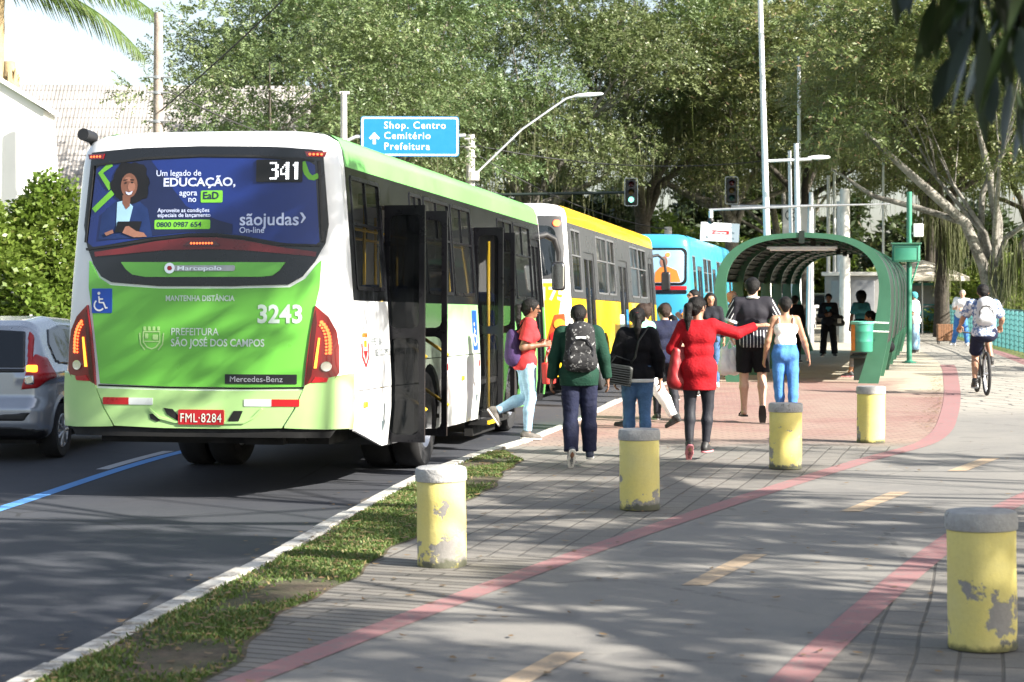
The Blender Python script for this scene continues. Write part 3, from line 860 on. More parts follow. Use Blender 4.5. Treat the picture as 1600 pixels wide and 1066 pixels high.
def mat_path():
 t = NT('cycle_path'); p = t.pos()
 wob = t.n('TexNoise', Scale=2.2, Detail=1.0); t.l(p, wob.inputs['Vector'])
 pw = t.mix(0.35, p, wob.outputs[1], 'ADD')
 y = t.sep(p)[1]
 col, fac = brick(t, pw, 77, 0.9, 0.42, 0.022)
 big = t.noise(p, 0.45, 6, 0.65); fine = t.noise(p, 110, 3, 0.7); mid = t.noise(p, 3.5, 7, 0.7)
 c = t.mix(t.rng(big, 0.35, 0.65, 0, 1), (0.145, 0.140, 0.132), (0.205, 0.194, 0.174))
 c = t.mix(t.rng(mid, 0.45, 0.75, 0, 0.6), c, (0.225, 0.213, 0.19))
 c = t.mix(t.rng(fine, 0.35, 0.75, 0, 0.5), c, (0.26, 0.25, 0.235))
 st = t.noise(p, 1.3, 8, 0.75)
 c = t.mix(t.rng(st, 0.60, 0.72, 0, 0.5), c, (0.085, 0.08, 0.072))
 v = t.n('TexVoronoi'); v.feature = 'DISTANCE_TO_EDGE'; v.inputs['Scale'].default_value = 0.42
 t.l(t.mix(0.5, p, t.n('TexNoise', Scale=0.9, Detail=6.0).outputs[1], 'ADD'), v.inputs['Vector'])
 c = t.mix(t.math('MULTIPLY', t.math('LESS_THAN', v.outputs['Distance'], 0.008), t.rng(mid, 0.48, 0.60, 0, 0.5)), c, (0.055, 0.052, 0.048))
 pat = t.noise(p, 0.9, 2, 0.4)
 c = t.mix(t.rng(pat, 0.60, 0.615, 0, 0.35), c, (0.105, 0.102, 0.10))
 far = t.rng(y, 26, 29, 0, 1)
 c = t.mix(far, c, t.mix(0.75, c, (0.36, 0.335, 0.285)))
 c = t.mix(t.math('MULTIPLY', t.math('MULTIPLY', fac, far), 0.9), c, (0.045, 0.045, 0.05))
 t.base(c); t.rough(0.88); t.bump(fine, 0.35, 0.006)
 return t.m
def mat_line(name, colr, under, wear=0.52):
 t = NT(name); p = t.pos()
 n1 = t.noise(p, 9, 8, 0.8); n2 = t.noise(p, 70, 4, 0.7); n3 = t.noise(p, 1.2, 4, 0.6)
 c = t.mix(t.rng(n3, 0.3, 0.7, 0, 0.5), colr, tuple(x * 0.82 for x in colr))
 c = t.mix(t.rng(n2, 0.4, 0.8, 0, 0.4), c, tuple(min(1, x * 1.2) for x in colr))
 c = t.mix(t.rng(n1, wear, wear + 0.12, 0, 0.85), c, under)
 t.base(c); t.rough(0.8); t.bump(n2, 0.25, 0.004)
 return t.m
def mat_kerb():
 t = NT('kerb_white'); p = t.pos()
 n1 = t.noise(p, 6, 8, 0.8); n2 = t.noise(p, 60, 4, 0.7)
 c = t.mix(t.rng(n2, 0.35, 0.75, 0, 0.5), (0.50, 0.49, 0.455), (0.37, 0.355, 0.32))
 c = t.mix(t.rng(n1, 0.45, 0.60, 0, 0.9), c, (0.17, 0.155, 0.135))
 t.base(c); t.rough(0.9); t.bump(n1, 0.4, 0.015)
 return t.m
def mat_soil():
 t = NT('soil'); p = t.pos()
 n1 = t.noise(p, 2.2, 8, 0.7); n2 = t.noise(p, 45, 4, 0.7)
 c = t.mix(t.rng(n1, 0.4, 0.6, 0, 1), (0.045, 0.058, 0.018), (0.115, 0.085, 0.055))
 c = t.mix(t.rng(t.noise(p, 20, 8, 0.8), 0.5, 0.62, 0, 0.8), c, (0.045, 0.034, 0.022))
 c = t.mix(t.rng(n2, 0.4, 0.75, 0, 0.6), c, (0.07, 0.05, 0.03))
 t.base(c); t.rough(0.95); t.bump(n2, 0.7, 0.02)
 return t.m
def mat_lawn():
 t = NT('lawn'); p = t.pos()
 n1 = t.noise(p, 0.25, 8, 0.7); n2 = t.noise(p, 14, 6, 0.8)
 c = t.mix(t.rng(n1, 0.4, 0.6, 0, 1), (0.075, 0.12, 0.022), (0.14, 0.16, 0.045))
 c = t.mix(t.rng(n2, 0.4, 0.75, 0, 0.6), c, (0.05, 0.075, 0.016))
 t.base(c); t.rough(0.95); t.bump(n2, 0.7, 0.04)
 return t.m
for fn in (mat_asphalt, mat_paver, mat_ribbed, mat_redpaver, mat_sand, mat_path, mat_kerb, mat_soil, mat_lawn): fn()
mat_line('line_red', (0.28, 0.140, 0.138), (0.19, 0.16, 0.15), 0.50)
mat_line('line_yellow', (0.40, 0.30, 0.20), (0.20, 0.19, 0.17), 0.52)
mat_line('line_blue', (0.10, 0.30, 0.66), (0.08, 0.09, 0.11), 0.62)
mat_line('line_white', (0.44, 0.45, 0.47), (0.07, 0.07, 0.08), 0.58)
# ------------------------------------------------------------------ the ground itself
tag(np_mesh('ground', np.array([(-700, -60, -0.20), (700, -60, -0.20), (700, 900, -0.20), (-700, 900, -0.20)]), np.array([(0, 1, 2, 3)]), MATS['lawn'], smooth=False), kind='structure')
strip('road', lambda y: kerbX(y) - 9.7, kerbX, 2, 140, ROAD_Z, MATS['asphalt'], 0.5)
# left pavement beyond the road
strip('pavement', lambda y: kerbX(y) - 13.5, lambda y: kerbX(y) - 9.7, 2, 110, 0.0, MATS['concrete_yard'], 1.0)
def sidewalk_left(y): return vergeX(y) if y < 20.6 else kerbX(y) + 0.06
strip('sidewalk', lambda y: vergeX(y) if y < 20.6 else kerbX(y) + 0.1, pathL, 2, 21.4, 0.0, MATS['paver_grey'], 0.25)
strip('ribbed_pavement', lambda y: vergeX(y) + 0.0, lambda y: pathL(y) - 0.02, 2, 12.6, 0.004, MATS['paver_ribbed'], 0.25)
strip('red_pavement', lambda y: kerbX(y) + 0.1, pathL, 21.4, 39.0, 0.0, MATS['paver_red'], 0.25)
strip('yard_pavement', lambda y: kerbX(y) + 0.1, pathL, 39.0, 120, 0.0, MATS['concrete_yard'], 0.5)
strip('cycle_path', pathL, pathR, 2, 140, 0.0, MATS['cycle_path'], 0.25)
strip('right_pavement', pathR, lambda y: pathR(y) + 5.0, 2, 34, 0.0, MATS['paver_grey'], 0.25)
strip('right_lawn', lambda y: pathR(y) + 0.0, lambda y: pathR(y) + 40, 34, 140, -0.01, MATS['lawn'], 1.0)
strip('red_line', lambda y: pathL(y) - 0.02, lambda y: pathL(y) + 0.16 + 0.004 * max(0, y - 10), 2, 44, 0.004, MATS['line_red'], 0.25)
strip('red_line', lambda y: pathR(y) - 0.17 - 0.004 * max(0, y - 10), lambda y: pathR(y) + 0.02, 2, 60, 0.004, MATS['line_red'], 0.25)
for (ya, yb) in ((8.0, 9.3), (11.4, 12.72), (15.15, 16.6), (18.5, 19.9), (22.2, 23.6)):
 strip('centre_line', lambda y: pathL(y) * 0.5 + pathR(y) * 0.5 - 0.05 - 0.002 * y, lambda y: pathL(y) * 0.5 + pathR(y) * 0.5 + 0.05 + 0.002 * y, ya, yb, 0.004, MATS['line_yellow'], 0.2)
# road markings: blue bus-lane line and worn white dashes
blueX = curve([(6, -5.2), (16.6, -4.28), (22.4, -3.72), (40, -0.3), (60, 4.6)])
strip('blue_line', lambda y: blueX(y) - 0.07, lambda y: blueX(y) + 0.07, 3, 90, ROAD_Z + 0.004, MATS['line_blue'], 0.4)
for y0 in (4.0, 12.0, 20.2, 28.5, 36.5, 44.5):
 strip('white_dash', lambda y: blueX(y) - 0.24, lambda y: blueX(y) - 0.11, y0, y0 + (2.25 if y0 == 20.2 else 2.6), ROAD_Z + 0.004, MATS['line_white'], 0.4)
# kerb: slabs about a metre long, each slightly off its neighbour
rk = random.Random(4)
kb = MB(); y = 2.0
while y < 62:
 ln = 1.0 if y < 40 else 2.0
 dz = rk.uniform(-0.008, 0.008); dx = rk.uniform(-0.01, 0.01)
 y2 = y + ln - 0.03
 a0, a1 = kerbX(y) + dx, kerbX(y2) + dx
 wd = 0.125; top = 0.022 + dz; b = 0.012
 P = []
 for (xx, yy) in ((a0, y), (a1, y2)):
  P += [(xx, yy, ROAD_Z - 0.05), (xx, yy, top - b), (xx + b, yy, top), (xx + wd - b, yy, top), (xx + wd, yy, top - b), (xx + wd, yy, -0.06)]
 kb.add(P, [(i, i + 1, i + 7, i + 6) for i in range(5)] + [(0, 5, 4, 3, 2, 1), (6, 7, 8, 9, 10, 11)])
 y += ln
tag(kb.build('kerb', MATS['kerb_white']), kind='structure')
kb = MB()
for i in range(110):
 y = 2 + i
 a0, a1 = kerbX(y) - 9.7, kerbX(y + 0.985) - 9.7
 P = []
 for (xx, yy) in ((a0, y), (a1, y + 0.985)):
  P += [(xx - 0.12, yy, -0.1), (xx - 0.12, yy, 0.015), (xx, yy, 0.015), (xx, yy, ROAD_Z - 0.05)]
 kb.add(P, [(i, i + 1, i + 5, i + 4) for i in range(3)] + [(0, 3, 2, 1), (4, 5, 6, 7)])
tag(kb.build('far_kerb', MATS['kerb_white']), kind='structure')
# gutter dirt strip along the kerb
tg = NT('gutter'); pg = tg.pos()
tg.base(tg.mix(tg.rng(tg.noise(pg, 7, 7, 0.8), 0.40, 0.62, 0, 1), (0.040, 0.040, 0.043), (0.15, 0.125, 0.095))); tg.rough(0.95); tg.bump(tg.noise(pg, 60, 4, 0.7), 0.5, 0.01)
gx = lambda y: kerbX(y) - 0.20 - 0.10 * math.sin(y * 1.7) * math.sin(y * 0.63) - 0.05 * math.sin(y * 4.1)
strip('gutter', gx, lambda y: kerbX(y) + 0.005, 2, 60, ROAD_Z + 0.005, MATS['gutter'], 0.2)
# grass verge: soil bed plus many blades
strip('verge_soil', lambda y: kerbX(y) + 0.11, lambda y: vergeX(y) + 0.07 + 0.04 * math.sin(y * 2.3) + 0.02 * math.sin(y * 7.1), 2, 21.0, 0.006, MATS['soil'], 0.15)
def grass_field(name, n, xa, xb, ya, yb, hmin, hmax, mat, dens=None, seed=1, wid=0.006):
 r = np.random.default_rng(seed)
 Y = ya + (yb - ya) * r.random(n * 2)
 A = np.array([xa(y) for y in Y]); B = np.array([xb(y) for y in Y])
 X = A + (B - A) * r.random(len(Y))
 keep = np.ones(len(Y), bool) if dens is None else dens(X, Y, r)
 X, Y = X[keep][:n], Y[keep][:n]
 m = len(X)
 ang = r.uniform(0, 2 * np.pi, m); h = r.uniform(hmin, hmax, m); lean = r.uniform(0.1, 1.1, m) * h
 la = r.uniform(0, 2 * np.pi, m)
 wv = wid * r.uniform(0.6, 1.5, m)
 V = np.zeros((m, 5, 3))
 ca, sa = np.cos(ang) * wv, np.sin(ang) * wv
 lx, ly = np.cos(la) * lean, np.sin(la) * lean
 V[:, 0] = np.stack([X - ca, Y - sa, 0 * X], 1); V[:, 1] = np.stack([X + ca, Y + sa, 0 * X], 1)
 V[:, 2] = np.stack([X + ca * .8 + lx * .35, Y + sa * .8 + ly * .35, h * .62], 1); V[:, 3] = np.stack([X - ca * .8 + lx * .35, Y - sa * .8 + ly * .35, h * .62], 1)
 V[:, 4] = np.stack([X + lx, Y + ly, h * .95], 1)
 F = []
 base = np.arange(m)[:, None] * 5
 F = np.concatenate([base + np.array([[0, 1, 2]]), base + np.array([[0, 2, 3]]), base + np.array([[3, 2, 4]])])
 t = r.random(m)
 c = np.repeat(np.stack([t, r.random(m), r.random(m), np.ones(m)], 1), 5, 0)
 o = np_mesh(name, V.reshape(-1, 3), F, mat, smooth=False, col=c)
 return o
def mat_leafy(name, c1, c2, c3, rough=0.5, tr=0.35, objvar=0.0, dry=0.95):
 t = NT(name)
 a = t.n('Attribute'); a.attribute_name = 'tint'
 s = t.sep(a.outputs['Color'])
 c = t.mix(s[0], c1, c2)
 c = t.mix(t.math('GREATER_THAN', s[1], dry), c, c3)
 if objvar:
  oi = t.n('ObjectInfo')
  hs = t.n('HueSaturation'); t.l(t.rng(oi.outputs['Random'], 0, 1, 0.5 - 0.02 * objvar, 0.5 + 0.015 * objvar), hs.inputs['Hue'])
  t.l(t.rng(oi.outputs['Random'], 0, 1, 0.85, 1.15), hs.inputs['Value']); t.l(c, hs.inputs['Color']); c = hs.outputs[0]
 t.base(c); t.rough(rough)
 tl = t.n('BsdfTranslucent'); t.l(t.mix(0.4, c, (0.20, 0.30, 0.04)), tl.inputs['Color'])
 mx = t.n('MixShader'); mx.inputs[0].default_value = tr
 t.l(t.b.outputs[0], mx.inputs[1]); t.l(tl.outputs[0], mx.inputs[2])
 t.l(mx.outputs[0], t.N['Material Output'].inputs['Surface'])
 return t.m
mat_leafy('grass_blade', (0.055, 0.105, 0.018), (0.115, 0.165, 0.038), (0.24, 0.19, 0.085), 0.6, 0.25, 0, 0.82)
def dens_verge(X, Y, r):
 f = np.sin(X * 5.3 + np.sin(Y * 2.1)) + np.sin(Y * 3.1 + 1.3) + np.sin(X * 9 - Y * 4.2) * 0.7
 return f + r.normal(size=len(X)) * 0.6 > -0.45
tag(grass_field('grass', 62000, lambda y: kerbX(y) + 0.12, lambda y: vergeX(y) + 0.05 + 0.04 * math.sin(y * 2.3) + 0.02 * math.sin(y * 7.1), 6.5, 20.6, 0.008, 0.036, MATS['grass_blade'], dens_verge, 3), 'short patchy green grass growing between the white kerb and the grey pavement', 'grass', kind='stuff')
# ------------------------------------------------------------------ buses
M('bus_white', (0.80, 0.81, 0.82), 0.32, var=0.05, scale=1.5, coat=0.4, stain=((0.55, 0.53, 0.50), 0.66, 2.2, 0.2))
M('bus_green', (0.14, 0.47, 0.060), 0.32, var=0.05, scale=1.2, coat=0.4, stain=((0.07, 0.34, 0.065), 0.62, 2.0, 0.25))
M('bus_lightgreen', (0.36, 0.58, 0.22), 0.35, var=0.06, scale=1.5, coat=0.35, stain=((0.22, 0.40, 0.17), 0.60, 2.4, 0.25))
M('bus_roofgreen', (0.17, 0.50, 0.13), 0.35, var=0.06, scale=1.5, coat=0.3)
M('bus_dark', (0.010, 0.011, 0.013), 0.16, var=0.10, scale=2, spec=0.25)
M('bus_mask', (0.007, 0.008, 0.012), 0.28, var=0.15, scale=2, coat=0.3)
M('bus_maroon', (0.13, 0.012, 0.016), 0.3, var=0.1, coat=0.3)
M('under_black', (0.004, 0.004, 0.004), 0.8, var=0.3)
M('interior_grey', (0.045, 0.046, 0.05), 0.7, var=0.1)
M('seat_blue', (0.03, 0.05, 0.12), 0.8, var=0.15)
M('pole_yellow', (0.75, 0.50, 0.02), 0.4, var=0.05)
M('bus_yellow', (0.82, 0.50, 0.010), 0.35, var=0.05, scale=1.2, coat=0.35, stain=((0.72, 0.42, 0.02), 0.62, 2.0, 0.25))
M('bus_grey', (0.055, 0.057, 0.06), 0.3, var=0.10, scale=2)
M('bus_cyan', (0.045, 0.34, 0.50), 0.38, var=0.06, scale=1.5, coat=0.3)
M('bus_blue', (0.03, 0.17, 0.42), 0.38, var=0.06, scale=1.5, coat=0.3)
M('bus_orange', (0.75, 0.20, 0.03), 0.4, var=0.06)
M('window_frame', (0.007, 0.007, 0.009), 0.3, var=0.1, spec=0.25)
M('frame_grey', (0.17, 0.175, 0.18), 0.4, 0.3, var=0.1)
M('lens_red', (0.20, 0.008, 0.012), 0.12, var=0.05, coat=0.6)
M('lens_dark', (0.06, 0.004, 0.006), 0.15, var=0.05, coat=0.6)
M('led_red', (0.9, 0.10, 0.03), 0.4, var=0, emit=(1.0, 0.13, 0.03), es=1.2)
M('led_amber', (0.9, 0.35, 0.03), 0.4, var=0, emit=(1.0, 0.36, 0.03), es=1.0)
M('led_white', (0.9, 0.95, 1.0), 0.4, var=0, emit=(0.95, 0.98, 1.0), es=1.5)
M('amber', (0.85, 0.28, 0.02), 0.25, var=0, coat=0.5)
M('chrome', (0.75, 0.76, 0.78), 0.12, 1.0, var=0.05)
M('reflector_white', (0.62, 0.66, 0.64), 0.3, var=0.05)
M('reflector_red', (0.40, 0.012, 0.016), 0.3, var=0.05)
M('ad_blue', (0.008, 0.024, 0.155), 0.30, var=0.10, scale=1.0, coat=0.2)
M('ad_navy', (0.006, 0.012, 0.055), 0.35, var=0.10, coat=0.2)
M('ad_green', (0.16, 0.46, 0.04), 0.35, var=0.05)
M('ad_text', (0.52, 0.58, 0.78), 0.4, var=0.03)
M('ad_skin', (0.17, 0.075, 0.05), 0.5, var=0.10, scale=30)
M('ad_skinlit', (0.28, 0.13, 0.09), 0.5, var=0.10, scale=30)
M('ad_hair', (0.004, 0.004, 0.006), 0.5, var=0.2)
M('ad_shirt', (0.30, 0.50, 0.66), 0.5, var=0.08)
M('ad_jacket', (0.008, 0.024, 0.10), 0.5, var=0.15, scale=10)
M('sign_blue', (0.012, 0.19, 0.46), 0.4, var=0.04)
M('sign_white', (0.82, 0.82, 0.82), 0.4, var=0.03)
M('disabled_blue', (0.012, 0.075, 0.42), 0.4, var=0.04)
M('letter_white', (0.55, 0.66, 0.58), 0.45, var=0.05)
M('letter_grey', (0.35, 0.37, 0.40), 0.45, var=0.05)
M('letter_dark', (0.10, 0.13, 0.14), 0.45, var=0.05)
M('plate_red', (0.36, 0.012, 0.016), 0.4, var=0.06)
def mat_glass(name, tint, alpha, rough=0.03):
 t = NT(name)
 t.b.inputs['Base Color'].default_value = (*tint, 1); t.b.inputs['Roughness'].default_value = rough
 t.b.inputs['Specular IOR Level'].default_value = 0.25 if 'door' in name else 0.7
 t.b.inputs['Alpha'].default_value = alpha
 p = t.obj(); t.bump(t.noise(p, 1.4, 2, 0.5), 0.06, 0.05)
 return t.m
mat_glass('bus_glass', (0.010, 0.012, 0.013), 0.66)
mat_glass('door_glass', (0.006, 0.007, 0.008), 0.55)
mat_glass('door_glass_dark', (0.006, 0.007, 0.008), 0.85)
mat_glass('car_glass', (0.010, 0.014, 0.018), 0.92)
# green fading to white livery on the side panels
tl_ = NT('livery_fade'); ob_ = tl_.obj(); sx_ = tl_.sep(ob_)
hh_ = tl_.math('ADD', sx_[2], tl_.math('MULTIPLY', tl_.noise(ob_, 1.1, 3, 0.5), 0.45))
f_ = tl_.rng(hh_, 1.22, 1.85, 0, 1)
cc_ = tl_.mix(f_, (0.80, 0.81, 0.80), (0.24, 0.55, 0.20))
g2_ = tl_.rng(tl_.noise(ob_, 1.6, 2, 0.5), 0.52, 0.62, 0, 0.30)
cc_ = tl_.mix(g2_, cc_, (0.42, 0.66, 0.36))
tl_.base(cc_); tl_.rough(0.3); tl_.b.inputs['Coat Weight'].default_value = 0.4
# yellow livery with a white swoosh
ty_ = NT('livery_yellow'); oy_ = ty_.obj(); sy_ = ty_.sep(oy_)
dd_ = ty_.math('SUBTRACT', sy_[2], ty_.math('SUBTRACT', 1.66, ty_.math('MULTIPLY', ty_.math('SQRT', ty_.math('MAXIMUM', sy_[1], 0.0)), 0.52)))
cy_ = ty_.mix(ty_.rng(dd_, -0.03, 0.10, 0, 1), (0.82, 0.82, 0.80), (0.82, 0.52, 0.012))
ty_.base(cy_); ty_.rough(0.35); ty_.b.inputs['Coat Weight'].default_value = 0.35
class BusBody:
 def __init__(s, L=12.0, W=1.30, H=3.2, D=0.35, taper=0.13):
  s.L, s.Wm, s.H, s.D, s.tp = L, W, H, D, taper
 def W(s, z):
  t = min(1.2, max(0.0, (z - 1.0) / 2.0))
  lo = 0.03 * max(0, (0.75 - z) / 0.3) if z < 0.75 else 0
  return s.Wm - s.tp * t ** 1.25 - lo
 def ur(s, v, z):
  w = s.W(z); q = min(1.0, abs(v) / w)
  n = 3.4
  lean = 0.045 * max(0, z - 1.9)
  return s.D * (1 - (1 - q ** n) ** (1 / n)) + lean
 def rear(s, v, z, off=0.0):
  e = 0.004
  w = s.W(z) - 0.002
  v = max(-w, min(w, v))
  p = Vector((v, s.ur(v, z), z))
  if off:
   a = Vector((2 * e, s.ur(min(w, v + e), z) - s.ur(max(-w, v - e), z), 0)); b = Vector((0, s.ur(v, z + e) - s.ur(v, z - e), 2 * e))
   n = b.cross(a)
   if n.y > 0: n = -n
   n.normalize(); p = p + n * off
  return p
 def side(s, u, z, off=0.0, sgn=1):
  return Vector((sgn * (s.W(z) + off), u, z))
 def ring(s, z, inset=0.0, nr=22):
  """plan outline at height z: rear (left to right), right side, front, left side"""
  w = s.W(min(z, 3.0))
  P = []
  qs = [-math.cos(math.pi * i / nr) for i in range(nr + 1)]
  qs = [math.copysign(abs(q) ** 0.8, q) for q in qs]
  for q in qs: P.append((q * (w - inset), s.ur(q * w, z) + inset))
  for q in reversed(qs): P.append((q * (w - inset), s.L - s.ur(q * w, z) * 0.8 - inset))
  return [Vector((x, y, z)) for x, y in P]
def conform(mb, poly, mapf, off=0.008, cx=(), cz=(), base=-0.004, dense=0.12):
 """2D polygon laid on a curved surface through mapf(x,z,off), with a real edge thickness"""
 bm = bmesh.new()
 vs = [bm.verts.new((x, z, 0)) for x, z in poly]
 f = bm.faces.new(vs)
 xs = [p[0] for p in poly]; zs = [p[1] for p in poly]
 if dense:
  cx = list(cx) + list(np.arange(math.floor(min(xs) / dense) * dense, max(xs), dense))
  cz = list(cz) + list(np.arange(math.floor(min(zs) / dense) * dense, max(zs), dense))
 for x in cx: bmesh.ops.bisect_plane(bm, geom=bm.verts[:] + bm.edges[:] + bm.faces[:], plane_co=(x, 0, 0), plane_no=(1, 0, 0))
 for z in cz: bmesh.ops.bisect_plane(bm, geom=bm.verts[:] + bm.edges[:] + bm.faces[:], plane_co=(0, z, 0), plane_no=(0, 1, 0))
 bm.verts.ensure_lookup_table(); bm.verts.index_update()
 V = [mapf(v.co.x, v.co.y, off) for v in bm.verts]
 F = [tuple(v.index for v in fc.verts) for fc in bm.faces]
 n = len(V)
 if base is not None:
  bi = {}
  for e in bm.edges:
   if e.is_boundary:
    for v in e.verts:
     if v.index not in bi:
      bi[v.index] = len(V); V.append(mapf(v.co.x, v.co.y, base))
  for e in bm.edges:
   if e.is_boundary:
    a, b = e.verts[0].index, e.verts[1].index
    F.append((a, b, bi[b], bi[a]))
 bm.free()
 mb.add(V, F)
def conform_text(mb, body, x, z, size, mapf, off=0.006, align='LEFT', bold=0.0, mirror=1, sx=1.0, slope=0.0, space=1.0):
 V, F = text2d(body, size, align, bold, 3, sx, space)
 mb.add([mapf(x + vx * mirror, z + vz + slope * vx, off) for vx, vz in V], F)
def rr(x0, z0, x1, z1, r=0.05, n=4):
 P = []
 for cx, cz, a0 in ((x1 - r, z1 - r, 0), (x0 + r, z1 - r, 90), (x0 + r, z0 + r, 180), (x1 - r, z0 + r, 270)):
  for k in range(n + 1):
   a = R(a0 + 90 * k / n); P.append((cx + r * math.cos(a), cz + r * math.sin(a)))
 return P
def disc(cx, cz, r, n=16, rz=None):
 rz = rz or r
 return [(cx + r * math.cos(2 * math.pi * k / n), cz + rz * math.sin(2 * math.pi * k / n)) for k in range(n)]
def stroke(pts, wd):
 """thick polyline as a polygon"""
 L_, R_ = [], []
 for i, p in enumerate(pts):
  a = pts[max(0, i - 1)]; b = pts[min(len(pts) - 1, i + 1)]
  d = Vector((b[0] - a[0], b[1] - a[1])); d.normalize(); nx = Vector((-d.y, d.x)) * wd / 2
  L_.append((p[0] + nx.x, p[1] + nx.y)); R_.append((p[0] - nx.x, p[1] - nx.y))
 return L_ + R_[::-1]
def rect_minus(x0, z0, x1, z1, holes):
 xs = sorted({x0, x1, *[min(max(h[i], x0), x1) for h in holes for i in (0, 2)]})
 zs = sorted({z0, z1, *[min(max(h[i], z0), z1) for h in holes for i in (1, 3)]})
 out = []
 for i in range(len(xs) - 1):
  for k in range(len(zs) - 1):
   cx, cz = (xs[i] + xs[i + 1]) / 2, (zs[k] + zs[k + 1]) / 2
   if not any(h[0] < cx < h[2] and h[1] < cz < h[3] for h in holes):
    out.append([(xs[i], zs[k]), (xs[i + 1], zs[k]), (xs[i + 1], zs[k + 1]), (xs[i], zs[k + 1])])
 return out
def side_sheet(mb, polys, bb, sgn, off=0.0, thick=0.03, dense=0.25):
 mf = lambda u, z, o: bb.side(u, z, o, sgn)
 for p in polys: conform(mb, p, mf, off, base=off - thick, dense=0, cz=[c for c in np.arange(0.5, 3.2, dense)])
def arch_poly(u0, u1, z0, z1, wheels, r, zc):
 """side panel outline with wheel arches cut from its lower edge (wheels in increasing u)"""
 P = [(u0, z1), (u0, z0)]
 for wu in wheels:
  dz = z0 - zc
  a0 = math.asin(max(-1, min(1, dz / r)))
  for k in range(17):
   a = (math.pi - a0) + (a0 - (math.pi - a0)) * k / 16
   P.append((wu + r * math.cos(a), zc + r * math.sin(a)))
 P += [(u1, z0), (u1, z1)]
 Q = []
 for (a, b) in P:
  a2 = min(max(a, u0), u1)
  if not Q or (abs(Q[-1][0] - a2) + abs(Q[-1][1] - b)) > 1e-4: Q.append((a2, b))
 return Q
def wheel(parent, x, y, r, wd, zc, sgn, name='wheel', rim='rim_silver', holes=8, dual=False):
 M_ = Matrix.Translation((x, y, zc)) @ Matrix.Rotation(R(90) * sgn, 4, 'Y')
 h = wd / 2
 t = MB(); t.lathe([(r * .60, -h * .8), (r * .72, -h), (r * .93, -h), (r * .985, -h * .8), (r, -h * .4), (r, h * .4), (r * .985, h * .8), (r * .93, h), (r * .72, h), (r * .60, h * .8)], 32, M_, cap=False)
 for k in range(32):
  a = 2 * math.pi * k / 32
 o = t.build(name, MATS['rubber'], parent, 40)
 q = MB(); q.lathe([(r * .62, h * .85), (r * .585, h * .95), (r * .55, h * .75), (r * .50, h * .35), (r * .34, h * .30), (r * .30, h * .7), (r * .16, h * .95), (0.0005, h * .98)], 32, M_, cap=False)
 q.lathe([(r * .62, -h * .7), (0.001, -h * .6)], 24, M_, cap=False)
 for k in range(holes):
  a = 2 * math.pi * k / holes
  q.ball(tuple(M_ @ Vector((r * .25 * math.cos(a), r * .25 * math.sin(a), h * .78))), 0.018, 6, 4)
 q.build('rim', MATS[rim], o, 40)
 hb = MB()
 for k in range(holes):
  a = 2 * math.pi * (k + .5) / holes
  hb.lathe([(r * .055, 0), (0.0005, 0.001)], 10, M_ @ Matrix.Translation((r * .43 * math.cos(a), r * .43 * math.sin(a), h * .345)), cap=False)
 hb.build('rim_hole', MATS['plastic_black'], o)
 return o
def side_window(root, bb, sgn, u0, z0, u1, z1, frame='window_frame', split=0.42, glass='bus_glass', sliders=True, r=0.06):
 """a framed bus window with its panes"""
 mf = lambda u, z, o: bb.side(u, z, o, sgn)
 f = MB(); fw = 0.035
 outer = rr(u0, z0, u1, z1, r); inner = rr(u0 + fw, z0 + fw, u1 - fw, z1 - fw, max(0.01, r - fw))
 n = len(outer)
 for o1, o2 in ((0.012, -0.02),):
  V = [mf(u, z, o1) for u, z in outer] + [mf(u, z, o1) for u, z in inner] + [mf(u, z, o2) for u, z in inner] + [mf(u, z, o2) for u, z in outer]
  F = []
  for i in range(n):
   j = (i + 1) % n
   F += [(i, j, n + j, n + i), (n + i, n + j, 2 * n + j, 2 * n + i), (3 * n + i, 3 * n + j, j, i)]
  f.add(V, F)
 zs = z1 - (z1 - z0) * split
 def bar(a, b):
  conform(f, [a, (b[0], a[1]), b, (a[0], b[1])], mf, 0.009, base=-0.015, dense=0)
 bar((u0 + fw, zs - 0.012), (u1 - fw, zs + 0.012))
 if sliders: bar(((u0 + u1) / 2 - 0.012, zs + 0.012), ((u0 + u1) / 2 + 0.012, z1 - fw))
 fo = f.build('window', MATS[frame], root, 30)
 g = MB(); conform(g, inner, mf, -0.006, base=None, dense=0, cz=[zs])
 g.build('glass', MATS[glass], fo)
 return fo
